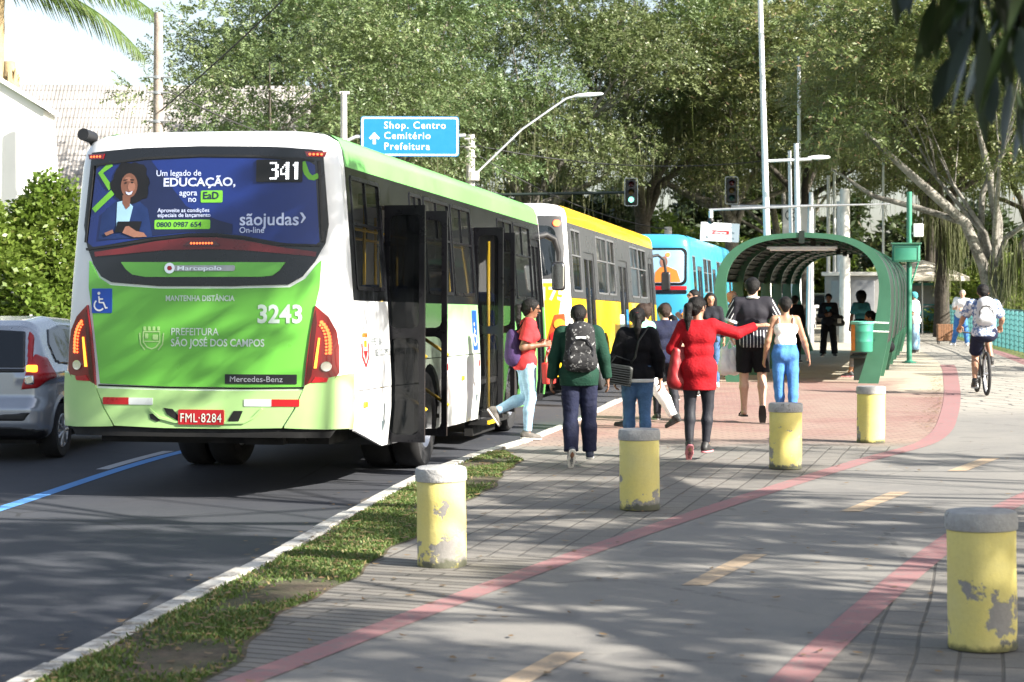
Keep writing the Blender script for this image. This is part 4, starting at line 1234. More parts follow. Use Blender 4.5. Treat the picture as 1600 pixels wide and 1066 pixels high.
def door_leaf(root, x0, x1, y, z0, z1, yaw, glass='door_glass', rails=True, t=0.035):
 """one glazed door leaf hinged at x0 and reaching to x1 in the local xz plane, swung by yaw"""
 M_ = Matrix.Translation((x0, y, 0)) @ Matrix.Rotation(yaw, 4, 'Z')
 W_ = x1 - x0; fw = 0.055
 f = MB()
 zm = z0 + (z1 - z0) * 0.46
 def bx(a, b, c, d):
  f.box(tuple(M_ @ Vector(((a + b) / 2, 0, (c + d) / 2))), (b - a, t, d - c), M_.to_3x3())
 bx(0, fw, z0, z1); bx(W_ - fw, W_, z0, z1)
 bx(fw, W_ - fw, z0, z0 + 0.07); bx(fw, W_ - fw, z1 - 0.09, z1); bx(fw, W_ - fw, zm - 0.045, zm + 0.045)
 for (xa, sx) in ((fw, 1), (W_ - fw, -1)):
  for (za, sz) in ((z0 + 0.07, 1), (z1 - 0.09, -1), (zm + 0.045, 1), (zm - 0.045, -1)):
   f.prism([(xa, za), (xa + sx * 0.06, za), (xa + sx * 0.018, za + sz * 0.018), (xa, za + sz * 0.06)], t * 0.9, M_ @ Matrix.Translation((0, t * .45, 0)) @ Matrix.Rotation(R(90), 4, 'X'))
 o = f.build('door', MATS['window_frame'], root)
 g = MB()
 for za, zb in ((z0 + 0.07, zm - 0.045), (zm + 0.045, z1 - 0.09)):
  g.box(tuple(M_ @ Vector((W_ / 2, 0, (za + zb) / 2))), (W_ - 2 * fw, 0.006, zb - za), M_.to_3x3())
 g.build('glass', MATS[glass], o)
 if rails:
  h = MB()
  for z in (z0 + 0.30, z0 + 0.80):
   h.tube([tuple(M_ @ Vector((0.0, 0.06, z + 0.26))), tuple(M_ @ Vector((W_ * 1.0, 0.06, z)))], 0.017, 8)
  h.build('handrail', MATS['pole_yellow'], o, 180)
 return o
def bus_shell(root, bb, mats, zlo=0.62, zband=1.75, zroof=2.93, rear_lo=0.62):
 """rear wall, left side, front, roof and underbody"""
 nr = 22
 def loft(name, zs, sel, mat, ins=None, parent=root, cap=False):
  mb = MB()
  rings = [bb.ring(z, (ins[i] if ins else 0), nr) for i, z in enumerate(zs)]
  n = len(rings[0])
  V = [p for r_ in rings for p in r_]
  F = []
  for i in range(len(zs) - 1):
   for k in range(n):
    if sel(k): F.append((i * n + k, i * n + (k + 1) % n, (i + 1) * n + (k + 1) % n, (i + 1) * n + k))
  if cap: F.append(tuple(range((len(zs) - 1) * n, len(zs) * n)))
  mb.add(V, F)
  used = sorted({i for f in F for i in f}); mp = {a: b for b, a in enumerate(used)}
  mb.v = [mb.v[i] for i in used]; mb.f = [tuple(mp[i] for i in f) for f in mb.f]
  return mb.build(name, mat, parent, 50)
 RE = lambda k: k < nr
 RS = lambda k: k == nr
 FR = lambda k: nr < k <= 2 * nr
 LS = lambda k: k == 2 * nr + 1
 zl = [zlo] + [z for z in np.arange(0.75, zroof, 0.18) if z > zlo + .05] + [zroof]
 loft('rear_wall', zl, RE, mats['white'])
 loft('left_side', zl, LS, mats['side'])
 loft('front_wall', zl, FR, mats['white'])
 zr = [zroof, zroof + 0.13, zroof + 0.22, zroof + 0.275, zroof + 0.31, zroof + 0.33]
 ir = [0, 0.012, 0.05, 0.13, 0.30, 0.7]
 loft('roof', zr, lambda k: True, mats['roof_end'], ir, cap=True)
 for sgn in (1, -1):
  mb = MB(); V = []; F = []
  us = np.linspace(bb.D + 0.10, bb.L - bb.D - 0.05, 24)
  prof = [(0.0, zroof - 0.01), (0.012, zroof + 0.13), (0.05, zroof + 0.22), (0.125, zroof + 0.272), (0.26, zroof + 0.303)]
  for u in us:
   for (i_, z) in prof: V.append((sgn * (bb.W(min(z, 3.0)) + 0.006 - i_), u, z + 0.006))
  m = len(prof)
  for a in range(len(us) - 1):
   for b in range(m - 1): F.append((a * m + b, a * m + b + 1, (a + 1) * m + b + 1, (a + 1) * m + b))
  mb.add(V, F); mb.build('roof_panel', mats['roof'], root, 50)
 ub = MB()
 ub.box((0, bb.L / 2, 0.66), (2 * bb.Wm - 0.5, bb.L - 0.9, 0.36))
 ub.box((0, 1.2, 0.66), (1.7, 1.6, 0.30)); ub.box((0.5, 0.75, 0.55), (0.35, 0.9, 0.14)); ub.box((-0.55, 0.9, 0.56), (0.5, 0.5, 0.12))
 ub.tube([(-0.9, 0.5, 0.54), (-0.9, 2.4, 0.54)], 0.06, 8)
 ub.build('underbody', MATS['under_black'], root)
def bus_inside(root, bb, zfloor=0.86, u_from=0.5):
 f = MB(); f.box((0, bb.L / 2, zfloor - 0.03), (2 * bb.Wm - 0.12, bb.L - 0.9, 0.06)); f.build('floor', MATS['interior_grey'], root)
 st = MB()
 for u in np.arange(0.9, bb.L - 2.4, 0.82):
  for sx in (-1, 1):
   if sx > 0 and (1.3 < u < 3.3 or 6.0 < u < 8.4): continue
   for k in (0, 1):
    x = sx * (0.38 + 0.45 * k)
    st.rbox((x, u, zfloor + 0.42), (0.42, 0.42, 0.08), 0.03)
    st.rbox((x, u - 0.2, zfloor + 0.76), (0.42, 0.07, 0.62), 0.08)
 st.build('seats', MATS['seat_blue'], root, 40)
 p = MB()
 for u in np.arange(1.5, bb.L - 1.0, 1.6):
  for sx in (-0.32, 0.32):
   p.tube([(sx, u, zfloor), (sx, u, 2.85)], 0.019, 8)
 for sx in (-0.32, 0.32): p.tube([(sx, 0.9, 2.55), (sx, bb.L - 1.5, 2.55)], 0.017, 8)
 p.build('grab_poles', MATS['pole_yellow'], root, 180)
def wheelchair(mb, x, z, s, mapf, off):
 """international access symbol"""
 conform(mb, disc(x - 0.02 * s, z + 0.80 * s, 0.075 * s), mapf, off, base=None, dense=0)
 conform(mb, stroke([(x - 0.02 * s, z + 0.66 * s), (x + 0.01 * s, z + 0.36 * s), (x + 0.22 * s, z + 0.36 * s), (x + 0.34 * s, z + 0.10 * s), (x + 0.43 * s, z + 0.13 * s)], 0.085 * s), mapf, off, base=None, dense=0)
 conform(mb, stroke([(x - 0.0 * s, z + 0.53 * s), (x + 0.20 * s, z + 0.53 * s)], 0.07 * s), mapf, off, base=None, dense=0)
 arc = [(x + 0.0 * s + 0.26 * s * math.cos(R(a)), z + 0.24 * s + 0.25 * s * math.sin(R(a))) for a in range(125, 341, 18)]
 conform(mb, stroke(arc, 0.08 * s), mapf, off, base=None, dense=0)
# ------------------------------------------------------------------ the green and white bus (nearest)
def green_bus():
 bb = BusBody(12.0, 1.30, 3.2)
 hd = math.atan2(0.165, 0.986)
 root = thing('city_bus', 'green and white city bus with the number 341 lit on its back window', 'bus', (-2.72, 17.17, ROAD_Z), -hd, 'buses queued along the kerb', rx=R(-0.85))
 mats = dict(white=MATS['bus_white'], side=MATS['bus_white'], roof=MATS['bus_roofgreen'], roof_end=MATS['bus_white'])
 bus_shell(root, bb, mats, zlo=0.66)
 rf = lambda v, z, o: bb.rear(v, z, o)
 def part(name, polys, mat, off, parent=root, dense=0.12, base=-0.004, smooth=30):
  mb = MB()
  for p in polys: conform(mb, p, rf, off, dense=dense, base=base)
  return mb.build(name, MATS[mat], parent, smooth)
 def words(name, items, mat, off, parent):
  mb = MB()
  for it in items:
   conform_text(mb, it[0], it[1], it[2], it[3], rf, off, *it[4:])
  return mb.build(name, MATS[mat], parent)
 sur = part('window_surround', [[(-1.03, 3.045), (-0.6, 3.075), (0, 3.085), (0.6, 3.075), (1.06, 3.045), (1.12, 2.40), (1.10, 2.24), (1.02, 2.08), (0.92, 1.95), (0.80, 1.88), (0.3, 1.865), (-0.35, 1.865), (-0.80, 1.90), (-0.90, 1.95), (-0.98, 2.06), (-1.05, 2.22), (-1.09, 2.40)]], 'bus_mask', 0.010)
 bot = [(1.05, 2.25), (1.0, 2.205), (0.7, 2.245), (0.4, 2.30), (0.15, 2.325), (-0.1, 2.325), (-0.4, 2.295), (-0.7, 2.25), (-0.98, 2.205), (-1.04, 2.25)]
 ad = part('rear_window', [[(-0.97, 2.90), (-0.94, 2.925), (-0.5, 2.965), (0, 2.985), (0.5, 2.975), (0.95, 2.945), (1.0, 2.91)] + bot], 'ad_blue', 0.016, sur)
 part('window_rim', [stroke([(-0.97, 2.93), (-0.5, 2.982), (0, 3.0), (0.5, 2.99), (0.99, 2.955)], 0.02), stroke([(1.03, 2.95), (1.075, 2.25)], 0.02), stroke([(-1.0, 2.93), (-1.06, 2.25)], 0.02), stroke([(1.06, 2.215), (0.7, 2.225), (0.4, 2.28), (0.15, 2.305), (-0.1, 2.305), (-0.4, 2.275), (-0.7, 2.23), (-1.05, 2.19)], 0.02)], 'plastic_black', 0.024, sur)
 o = 0.020
 part('ad_shape', [[(-0.62, 2.955), (-0.45, 2.965), (-0.12, 2.56), (0.16, 2.44), (0.30, 2.40), (0.30, 2.318), (-0.1, 2.335), (-0.4, 2.305), (-0.55, 2.285)]], 'ad_navy', 0.0185, ad, base=None)
 part('ad_ribbon', [stroke([(-0.82, 2.94), (-0.925, 2.86), (-0.82, 2.72)], 0.05), stroke([(-0.80, 2.69), (-0.985, 2.53)], 0.05), stroke([(0.90, 2.94), (0.935, 2.84), (0.965, 2.805), (0.99, 2.80), (1.03, 2.825)], 0.045)], 'ad_green', o, ad, base=None)
 hp = []
 for k in range(28):
  a = 2 * math.pi * k / 28; r = 1 + 0.07 * math.sin(k * 5.1) + 0.05 * math.sin(k * 2.3)
  hp.append((-0.635 + 0.18 * r * math.cos(a), 2.765 + 0.19 * r * math.sin(a)))
 part('portrait_jacket', [[(-0.930, 2.27), (-0.900, 2.50), (-0.770, 2.61), (-0.650, 2.63), (-0.540, 2.60), (-0.470, 2.54), (-0.420, 2.29), (-0.570, 2.288)]], 'ad_jacket', 0.0205, ad, base=None)
 part('portrait_hair', [hp], 'ad_hair', 0.0215, ad, base=None)
 part('portrait_shirt', [[(-0.760, 2.36), (-0.755, 2.60), (-0.670, 2.62), (-0.605, 2.56), (-0.650, 2.37)]], 'ad_shirt', 0.0225, ad, base=None)
 part('portrait_face', [disc(-0.645, 2.745, 0.078, 20, 0.108), [(-0.705, 2.66), (-0.630, 2.655), (-0.635, 2.565), (-0.670, 2.535), (-0.705, 2.59)]], 'ad_skin', 0.0235, ad, base=None)
 part('portrait_cheek', [disc(-0.622, 2.732, 0.036, 14, 0.042), disc(-0.655, 2.80, 0.03, 12, 0.02)], 'ad_skinlit', 0.0245, ad, base=None)
 part('portrait_smile', [[(-0.677, 2.692), (-0.645, 2.682), (-0.610, 2.696), (-0.623, 2.668), (-0.648, 2.66), (-0.670, 2.672)]], 'ad_text', 0.0255, ad, base=None)
 part('portrait_eyes', [disc(-0.677, 2.768, 0.014, 8, 0.006), disc(-0.618, 2.770, 0.014, 8, 0.006), stroke([(-0.698, 2.792), (-0.660, 2.796)], 0.007), stroke([(-0.635, 2.797), (-0.600, 2.792)], 0.007)], 'ad_hair', 0.0255, ad, base=None)
 part('portrait_tablet', [[(-0.770, 2.335), (-0.745, 2.43), (-0.520, 2.43), (-0.545, 2.335)]], 'ad_hair', 0.0255, ad, base=None)
 part('portrait_hand', [[(-0.700, 2.33), (-0.670, 2.385), (-0.640, 2.39), (-0.570, 2.345), (-0.500, 2.33), (-0.470, 2.295), (-0.590, 2.29)], [(-0.870, 2.33), (-0.790, 2.36), (-0.780, 2.33), (-0.850, 2.305)]], 'ad_skinlit', 0.0265, ad, base=None)
 words('ad_lettering', [('Um legado de', -0.40, 2.825, 0.050, 'LEFT', 0.010), ('EDUCAÇÃO,', -0.335, 2.735, 0.070, 'LEFT', 0.026, 1, 1.12), ('agora', -0.185, 2.653, 0.050, 'LEFT', 0.012), ('no', -0.105, 2.597, 0.050, 'LEFT', 0.012),
       ('Aproveite as condições', -0.38, 2.508, 0.034, 'LEFT', 0.010), ('especiais de lançamento', -0.38, 2.466, 0.034, 'LEFT', 0.010), ('sãojudas', 0.36, 2.392, 0.105, 'LEFT', 0.014, 1, 1.0), ('On-line', 0.36, 2.325, 0.050, 'LEFT', 0.010)], 'ad_text', o, ad)
 part('ad_mark', [[(0.885, 2.50), (0.907, 2.50), (0.937, 2.455), (0.905, 2.41), (0.893, 2.41), (0.912, 2.455)]], 'ad_text', o, ad, base=None)
 part('ad_badge', [rr(0.01, 2.59, 0.207, 2.695, 0.012)], 'ad_green', 0.0195, ad, base=None)
 words('ad_badge_lettering', [('EaD', 0.028, 2.622, 0.060, 'LEFT', 0.018)], 'ad_navy', 0.022, ad)
 part('ad_phone_bar', [rr(-0.405, 2.36, 0.10, 2.442, 0.012)], 'ad_green', 0.0205, ad, base=None, dense=0.06)
 words('ad_phone_lettering', [('0800 0987 654', -0.385, 2.380, 0.042, 'LEFT', 0.010, 1, 1.1)], 'ad_navy', 0.0225, ad)
 disp = part('route_display', [rr(0.505, 2.765, 0.90, 2.958, 0.01)], 'plastic_black', 0.030, sur)
 font = {'3': ['11110', '00011', '00011', '01110', '00011', '00011', '00011', '11110'], '4': ['00011', '00111', '01011', '10011', '10011', '11111', '00011', '00011'], '1': ['0011', '0111', '0011', '0011', '0011', '0011', '0011', '0011']}
 leds = MB(); x = 0.625; pt = 0.0155; pz = 0.0190
 for ch in '341':
  for r_, row in enumerate(font[ch]):
   for c_, q in enumerate(row):
    if q == '1': conform(leds, rr(x + c_ * pt, 2.935 - r_ * pz - pz * .80, x + c_ * pt + pt * .80, 2.935 - r_ * pz, 0.005, 1), rf, 0.033, dense=0, base=None)
  x += len(font[ch][0]) * pt + pt * 0.8
 leds.build('display_digits', MATS['led_white'], disp)
 for sx in (-1, 1):
  c = 0.99 * sx + 0.012
  ml = part('marker_light', [[(c - 0.07, 2.985), (c + 0.07, 2.985), (c + 0.085, 3.03), (c - 0.085, 3.03)]], 'lens_red', 0.020, sur)
  part('led_row', [disc(c - 0.045 + 0.03 * k, 3.006, 0.010, 8) for k in range(4)], 'led_red', 0.024, ml, dense=0, base=None)
 part('red_band', [[(-0.97, 2.165), (-0.7, 2.20), (-0.4, 2.255), (-0.1, 2.287), (0.15, 2.287), (0.4, 2.262), (0.7, 2.205), (1.03, 2.16), (1.02, 2.12), (0.7, 2.15), (0.4, 2.175), (0.1, 2.185), (-0.3, 2.178), (-0.7, 2.145), (-0.96, 2.125)]], 'bus_maroon', 0.018, sur)
 bl = part('brake_light', [[(-0.14, 2.215), (0.20, 2.215), (0.15, 2.255), (-0.09, 2.255)]], 'lens_dark', 0.026, sur)
 part('led_row', [disc(-0.065 + 0.0265 * k, 2.236, 0.0095, 8) for k in range(8)], 'led_red', 0.030, bl, dense=0, base=None)
 hatch_poly = [(-1.02, 2.09), (-1.0, 2.07), (-0.92, 1.94), (-0.81, 1.875), (-0.35, 1.845), (0.3, 1.845), (0.81, 1.855), (0.94, 1.93), (1.04, 2.06), (1.07, 2.09), (1.06, 1.85), (1.02, 1.66), (0.955, 1.24), (0.93, 1.0), (0.4, 0.992), (-0.3, 0.995), (-0.90, 1.015), (-0.93, 1.25), (-0.985, 1.66), (-1.02, 1.85)]
 hatch = part('hatch', [hatch_poly], 'bus_green', 0.012)
 part('hatch_seam', [stroke([(-0.92, 1.0), (-0.3, 0.985), (0.4, 0.982), (0.95, 0.99)], 0.014)], 'under_black', 0.007)
 grille = part('hatch_recess', [[(-0.71, 2.075), (0.77, 2.07), (0.72, 2.0), (0.66, 1.955), (0.55, 1.945), (-0.48, 1.945), (-0.60, 1.965), (-0.66, 2.01)]], 'bus_green', 0.019, sur)
 bd = part('maker_badge', [rr(-0.28, 1.995, 0.33, 2.045, 0.015)], 'metal_grey', 0.026, sur)
 words('badge_lettering', [('Marcopolo', -0.19, 2.002, 0.036, 'LEFT', 0.012, 1, 1.75)], 'chrome', 0.032, bd)
 em = part('badge_emblem', [disc(-0.255, 2.02, 0.047, 18)], 'chrome', 0.034, sur, dense=0)
 part('badge_centre', [disc(-0.255, 2.02, 0.022, 6)], 'reflector_red', 0.041, em, dense=0)
 st = part('access_sticker', [rr(-0.985, 1.63, -0.79, 1.845, 0.008)], 'disabled_blue', 0.016, hatch)
 mb = MB(); wheelchair(mb, -0.91, 1.655, 0.185, rf, 0.019); mb.build('access_symbol', MATS['sign_white'], st)
 words('hatch_lettering', [('MANTENHA DISTÂNCIA', -0.295, 1.737, 0.047, 'LEFT', 0.020, 1, 0.83), ('3243', 0.525, 1.552, 0.148, 'LEFT', 0.030, 1, 0.93),
        ('PREFEITURA', -0.245, 1.44, 0.062, 'LEFT', 0.006, 1, 0.88), ('SÃO JOSÉ DOS CAMPOS', -0.245, 1.345, 0.062, 'LEFT', 0.018, 1, 0.86)], 'letter_white', 0.016, hatch)
 cr = MB(); cx, cz = -0.42, 1.41
 def c_(p): conform(cr, p, rf, 0.016, dense=0, base=None)
 c_(stroke([(cx - 0.075, cz + 0.06), (cx - 0.075, cz - 0.03), (cx - 0.04, cz - 0.075), (cx, cz - 0.09), (cx + 0.04, cz - 0.075), (cx + 0.075, cz - 0.03), (cx + 0.075, cz + 0.06), (cx - 0.075, cz + 0.06)], 0.012))
 for k in range(4): c_(rr(cx - 0.075 + 0.042 * k, cz + 0.07, cx - 0.05 + 0.042 * k, cz + 0.105, 0.004, 1))
 c_(rr(cx + 0.01, cz - 0.01, cx + 0.06, cz + 0.035, 0.006, 1)); c_(rr(cx - 0.06, cz + 0.0, cx - 0.03, cz + 0.045, 0.006, 1)); c_(stroke([(cx - 0.07, cz - 0.025), (cx + 0.07, cz - 0.025)], 0.01)); c_(stroke([(cx - 0.11, cz + 0.05), (cx - 0.10, cz - 0.05), (cx - 0.06, cz - 0.10)], 0.012)); c_(stroke([(cx + 0.11, cz + 0.05), (cx + 0.10, cz - 0.05), (cx + 0.06, cz - 0.10)], 0.012))
 cr.build('city_crest', MATS['bus_lightgreen'], hatch)
 mp = part('maker_plate', [rr(0.245, 1.022, 0.875, 1.105, 0.006)], 'plastic_black', 0.017, hatch)
 words('plate_lettering', [('Mercedes-Benz', 0.285, 1.040, 0.048, 'LEFT', 0.0, 1, 1.08)], 'letter_grey', 0.022, mp)
 for sx in (-1, 1):
  q = lambda pts: [(sx * x, z) for x, z in pts]
  tlp = part('tail_lamp', [q([(1.025, 1.70), (1.13, 1.60), (1.19, 1.48), (1.212, 1.33), (1.215, 1.12), (1.17, 1.055), (1.10, 1.02), (0.94, 0.99), (0.955, 1.2), (0.985, 1.45)])], 'lens_red', 0.028, smooth=25)
  part('lamp_bezel', [q([(1.03, 1.66), (1.04, 1.55), (1.02, 1.35), (1.0, 1.1), (0.965, 1.02), (0.95, 1.02), (0.98, 1.3), (1.01, 1.58)])], 'lens_dark', 0.032, tlp, dense=0.06)
  pts = [(1.070, 1.555), (1.088, 1.535), (1.103, 1.512), (1.115, 1.487), (1.124, 1.460), (1.130, 1.432), (1.134, 1.404), (1.136, 1.376), (1.137, 1.348), (1.137, 1.320), (1.136, 1.292)]
  part('led_row', [disc(sx * (x + 0.006), z, 0.0155, 8) for x, z in pts], 'led_red', 0.034, tlp, dense=0, base=None)
  part('led_row', [disc(sx * (x - 0.022), z - 0.006, 0.010, 8) for x, z in pts[1:]], 'led_red', 0.034, tlp, dense=0, base=None)
  part('indicator', [q([(1.052, 1.42), (1.066, 1.42), (1.040, 1.16), (1.018, 1.16)])], 'led_amber', 0.036, tlp, dense=0.06)
  part('reverse_lamp', [disc(sx * 1.115, 1.175, 0.042, 16)], 'chrome', 0.040, tlp, dense=0.05)
  part('reflector', [q([(1.03, 1.085), (1.135, 1.075), (1.12, 1.04), (1.0, 1.035)])], 'reflector_red', 0.036, tlp, dense=0.06)
 bwid = 1.295
 def bz(v): return 0.985 + 0.13 * max(0, (abs(v) - 0.92) / 0.38) ** 0.6
 top_ = [(v, bz(v)) for v in np.linspace(0.945, bwid, 8)]
 for sx in (-1, 1):
  part('bumper_corner', [[(sx * v, z) for v, z in [(0.775, 0.665), (0.86, 0.80)] + top_[:1] + top_ + [(bwid, 0.64), (1.12, 0.635), (0.9, 0.64), (0.77, 0.645)]]], 'bus_lightgreen', 0.030, dense=0.09, smooth=40)
 bp = part('bumper', [[(-0.925, 0.975), (-0.4, 0.965), (0, 0.96), (0.4, 0.962), (0.925, 0.972), (0.845, 0.80), (0.755, 0.655), (0.75, 0.645), (0.3, 0.635), (-0.3, 0.635), (-0.75, 0.65), (-0.755, 0.655), (-0.845, 0.80)]], 'bus_lightgreen', 0.030, dense=0.12, smooth=40)
 part('bumper_crease', [stroke([(-0.43, 0.80), (-0.34, 0.725), (-0.2, 0.69), (0.2, 0.685), (0.42, 0.69), (0.50, 0.73), (0.58, 0.81)], 0.018)], 'bus_lightgreen', 0.042, bp)
 for sx in (-1, 1):
  a = -0.80 if sx < 0 else 0.70
  ra, wa = ((-0.86, -0.62), (-0.62, -0.40)) if sx < 0 else ((0.66, 0.90), (0.42, 0.66))
  z0 = 0.835 if sx < 0 else 0.83
  part('reflector_strip', [rr(ra[0], z0, ra[1], z0 + 0.062, 0.006)], 'reflector_red', 0.035, bp)
  part('reflector_strip', [rr(wa[0], z0, wa[1], z0 + 0.060, 0.006)], 'reflector_white', 0.035, bp)
 part('bumper_slot', [[(-0.30, 0.81), (-0.22, 0.80), (-0.13, 0.705), (-0.16, 0.69), (-0.27, 0.755)], [(-0.43, 0.755), (-0.385, 0.76), (-0.33, 0.70), (-0.36, 0.69), (-0.42, 0.715)], [(0.33, 0.79), (0.41, 0.79), (0.37, 0.695), (0.29, 0.68), (0.28, 0.71)]], 'under_black', 0.036, bp)
 lp = part('licence_plate', [rr(-0.165, 0.668, 0.245, 0.798, 0.01)], 'plate_red', 0.045, bp)
 words('plate_lettering', [('FML·8284', -0.148, 0.69, 0.075, 'LEFT', 0.0, 1, 0.79, 0.0, 1.10)], 'letter_white', 0.050, lp)
 part('lower_sill', [[(-1.2, 0.635), (1.2, 0.635), (1.15, 0.56), (-1.15, 0.56)]], 'under_black', 0.006)
 cm = MB(); cm.tube([(-1.10, 0.40, 3.10), (-1.13, 0.30, 3.19)], 0.022, 8); cm.tube([(-1.115, 0.36, 3.20), (-1.135, 0.18, 3.215)], 0.055, 14); cm.build('roof_camera', MATS['plastic_black'], root, 40)
 vt = MB(); vt.rbox((0.1, 3.2, 3.24), (0.8, 0.9, 0.12), 0.03); vt.rbox((0.1, 8.2, 3.24), (0.8, 0.9, 0.12), 0.03); vt.build('roof_vent', MATS['bus_white'], root)
 D0 = bb.D
 zb, zt = 1.75, 2.945
 wins = [(0.60, 1.84, 1.70, 2.86), (3.02, 1.84, 3.60, 2.86), (3.70, 1.84, 5.03, 2.86), (5.12, 1.84, 6.30, 2.86), (8.14, 1.84, 9.26, 2.86), (9.38, 1.84, 10.74, 2.86)]
 doors = [(1.78, 0.40, 2.95, 2.66), (6.46, 0.40, 8.06, 2.66), (10.86, 0.40, 11.62, 2.70)]
 band = MB(); side_sheet(band, rect_minus(0.46, zb, bb.L - D0, zt, wins + doors), bb, 1, 0.004)
 band.build('window_band', MATS['bus_dark'], root, 30)
 for (a, b, c, d) in wins: side_window(root, bb, 1, a, b, c, d)
 sp = MB(); side_sheet(sp, [[(D0, 1.75), (D0, 0.64), (D0 + 0.1, 0.63), (D0 + 0.1, 1.75)]], bb, 1, 0.0)
 sp2 = MB(); side_sheet(sp2, [[(D0, zt), (D0, 1.75), (0.46, 1.75), (0.46, zt)], [(D0, 0.62), (D0, 1.75), (0.45, 1.75), (0.45, 0.62)]], bb, 1, 0.0)
 sp2.build('rear_pillar', MATS['bus_white'], root)
 pa = MB(); side_sheet(pa, [[(0.45, 1.745), (0.45, 0.955), (1.77, 0.955), (1.77, 1.745)], [(0.45, 0.945), (0.45, 0.60), (1.0, 0.50), (1.55, 0.40), (1.77, 0.40), (1.77, 0.945)]], bb, 1, 0.004)
 pan = pa.build('side_panel', MATS['bus_white'], root, 30)
 mf = lambda u, z, o: bb.side(u, z, o, 1)
 wheels_u = [3.55, 8.80]
 pb = MB(); side_sheet(pb, [[(2.97, 1.745), (2.97, 1.18), (6.44, 1.18), (6.44, 1.745)], arch_poly(2.97, 6.44, 0.41, 1.17, [3.55], 0.60, 0.52)], bb, 1, 0.004)
 pan2 = pb.build('side_panel', MATS['livery_fade'], root, 30)
 pc = MB(); side_sheet(pc, [[(8.08, 1.745), (8.08, 1.18), (10.84, 1.18), (10.84, 1.745)], arch_poly(8.08, 10.84, 0.41, 1.17, [8.80], 0.60, 0.52), [(11.64, 1.745), (11.64, 0.5), (bb.L - D0 + 0.02, 0.5), (bb.L - D0 + 0.02, 1.745)]], bb, 1, 0.004)
 pc.build('side_panel', MATS['bus_roofgreen'], root, 30)
 lt = MB(); conform_text(lt, 'PREFEITURA', 0.98, 1.345, 0.062, mf, 0.008, 'LEFT', 0.0, 1, 0.95); conform_text(lt, 'SÃO JOSÉ DOS CAMPOS', 0.98, 1.245, 0.062, mf, 0.008, 'LEFT', 0.0, 1, 0.80)
 lt.build('side_lettering', MATS['letter_dark'], pan)
 cs = MB(); cx, cz = 0.78, 1.33
 for p in ([(cx - 0.09, cz + 0.08), (cx - 0.09, cz - 0.03), (cx, cz - 0.13), (cx + 0.09, cz - 0.03), (cx + 0.09, cz + 0.08)],): conform(cs, p, mf, 0.008, base=None, dense=0)
 c1 = cs.build('side_crest', MATS['letter_white'], pan)
 cs = MB()
 for p in (stroke([(cx - 0.13, cz + 0.04), (cx - 0.12, cz - 0.08), (cx, cz - 0.17), (cx + 0.12, cz - 0.08), (cx + 0.13, cz + 0.04)], 0.03), [(cx - 0.08, cz - 0.03), (cx + 0.08, cz - 0.03), (cx, cz - 0.12)]): conform(cs, p, mf, 0.011, base=None, dense=0)
 cs.build('crest_wreath', MATS['reflector_red'], c1)
 cs = MB()
 for k in range(4): conform(cs, rr(cx - 0.09 + 0.05 * k, cz + 0.09, cx - 0.06 + 0.05 * k, cz + 0.13, 0.004, 1), mf, 0.011, base=None, dense=0)
 conform(cs, rr(cx - 0.05, cz + 0.0, cx + 0.05, cz + 0.06, 0.01, 1), mf, 0.011, base=None, dense=0)
 cs.build('crest_towers', MATS['amber'], c1)
 ar = MB(); conform(ar, [(1.47, 0.80), (1.51, 0.80), (1.51, 0.63), (1.58, 0.66), (1.49, 0.53), (1.40, 0.66), (1.47, 0.63)], mf, 0.008, base=None, dense=0); ar.build('arrow_mark', MATS['letter_dark'], pan)
 ar = MB(); conform(ar, [(6.20, 0.86), (6.24, 0.86), (6.24, 0.69), (6.31, 0.72), (6.22, 0.59), (6.13, 0.72), (6.20, 0.69)], mf, 0.008, base=None, dense=0); ar.build('arrow_mark', MATS['letter_dark'], pan2)
 for u, z in ((0.72, 0.82), (5.3, 0.92)):
  sm = MB(); p = mf(u, z, 0.01); sm.rbox(tuple(p), (0.03, 0.11, 0.055), 0.012); sm.build('side_marker', MATS['amber'], root)
 stk = MB(); conform(stk, rr(6.02, 1.22, 6.30, 1.68, 0.01), mf, 0.008, base=None, dense=0); so = stk.build('access_sticker', MATS['disabled_blue'], pan2)
 stk = MB(); wheelchair(stk, 6.12, 1.28, 0.30, mf, 0.011); stk.build('access_symbol', MATS['sign_white'], so)
 rs = MB()
 for u in (4.45, 6.32): conform(rs, rr(u, 1.03, u + 0.06, 1.10, 0.006, 1), mf, 0.010, dense=0)
 rs.build('reflector', MATS['reflector_red'], pan2)
 lt = MB(); conform_text(lt, '0800 7722 730', 3.9, 1.60, 0.10, mf, 0.008, 'LEFT', 0.02) if False else None
 for (u0, z0, u1, z1) in doors[:2]:
  jm = MB()
  jm.box((bb.Wm - 0.30, (u0 + u1) / 2, 0.42), (0.55, u1 - u0, 0.05)); jm.box((bb.Wm - 0.52, (u0 + u1) / 2, 0.64), (0.40, u1 - u0, 0.40))
  jm.box((bb.W(2.7) - 0.12, (u0 + u1) / 2, 2.72), (0.2, u1 - u0, 0.10)); jm.box((0.62, u0 - 0.03, 1.1), (1.1, 0.03, 1.4)); jm.box((0.62, u1 + 0.03, 1.1), (1.1, 0.03, 1.4))
  jm.build('doorway', MATS['interior_grey'], root)
 door_leaf(root, 1.22, 1.62, 1.84, 0.42, 2.66, R(-4), glass='door_glass_dark')
 door_leaf(root, 1.22, 1.62, 2.90, 0.42, 2.66, R(-4))
 door_leaf(root, 1.20, 1.56, 6.54, 0.42, 2.66, R(-5), rails=False)
 door_leaf(root, 1.20, 1.46, 7.98, 0.42, 2.66, R(-5), rails=False)
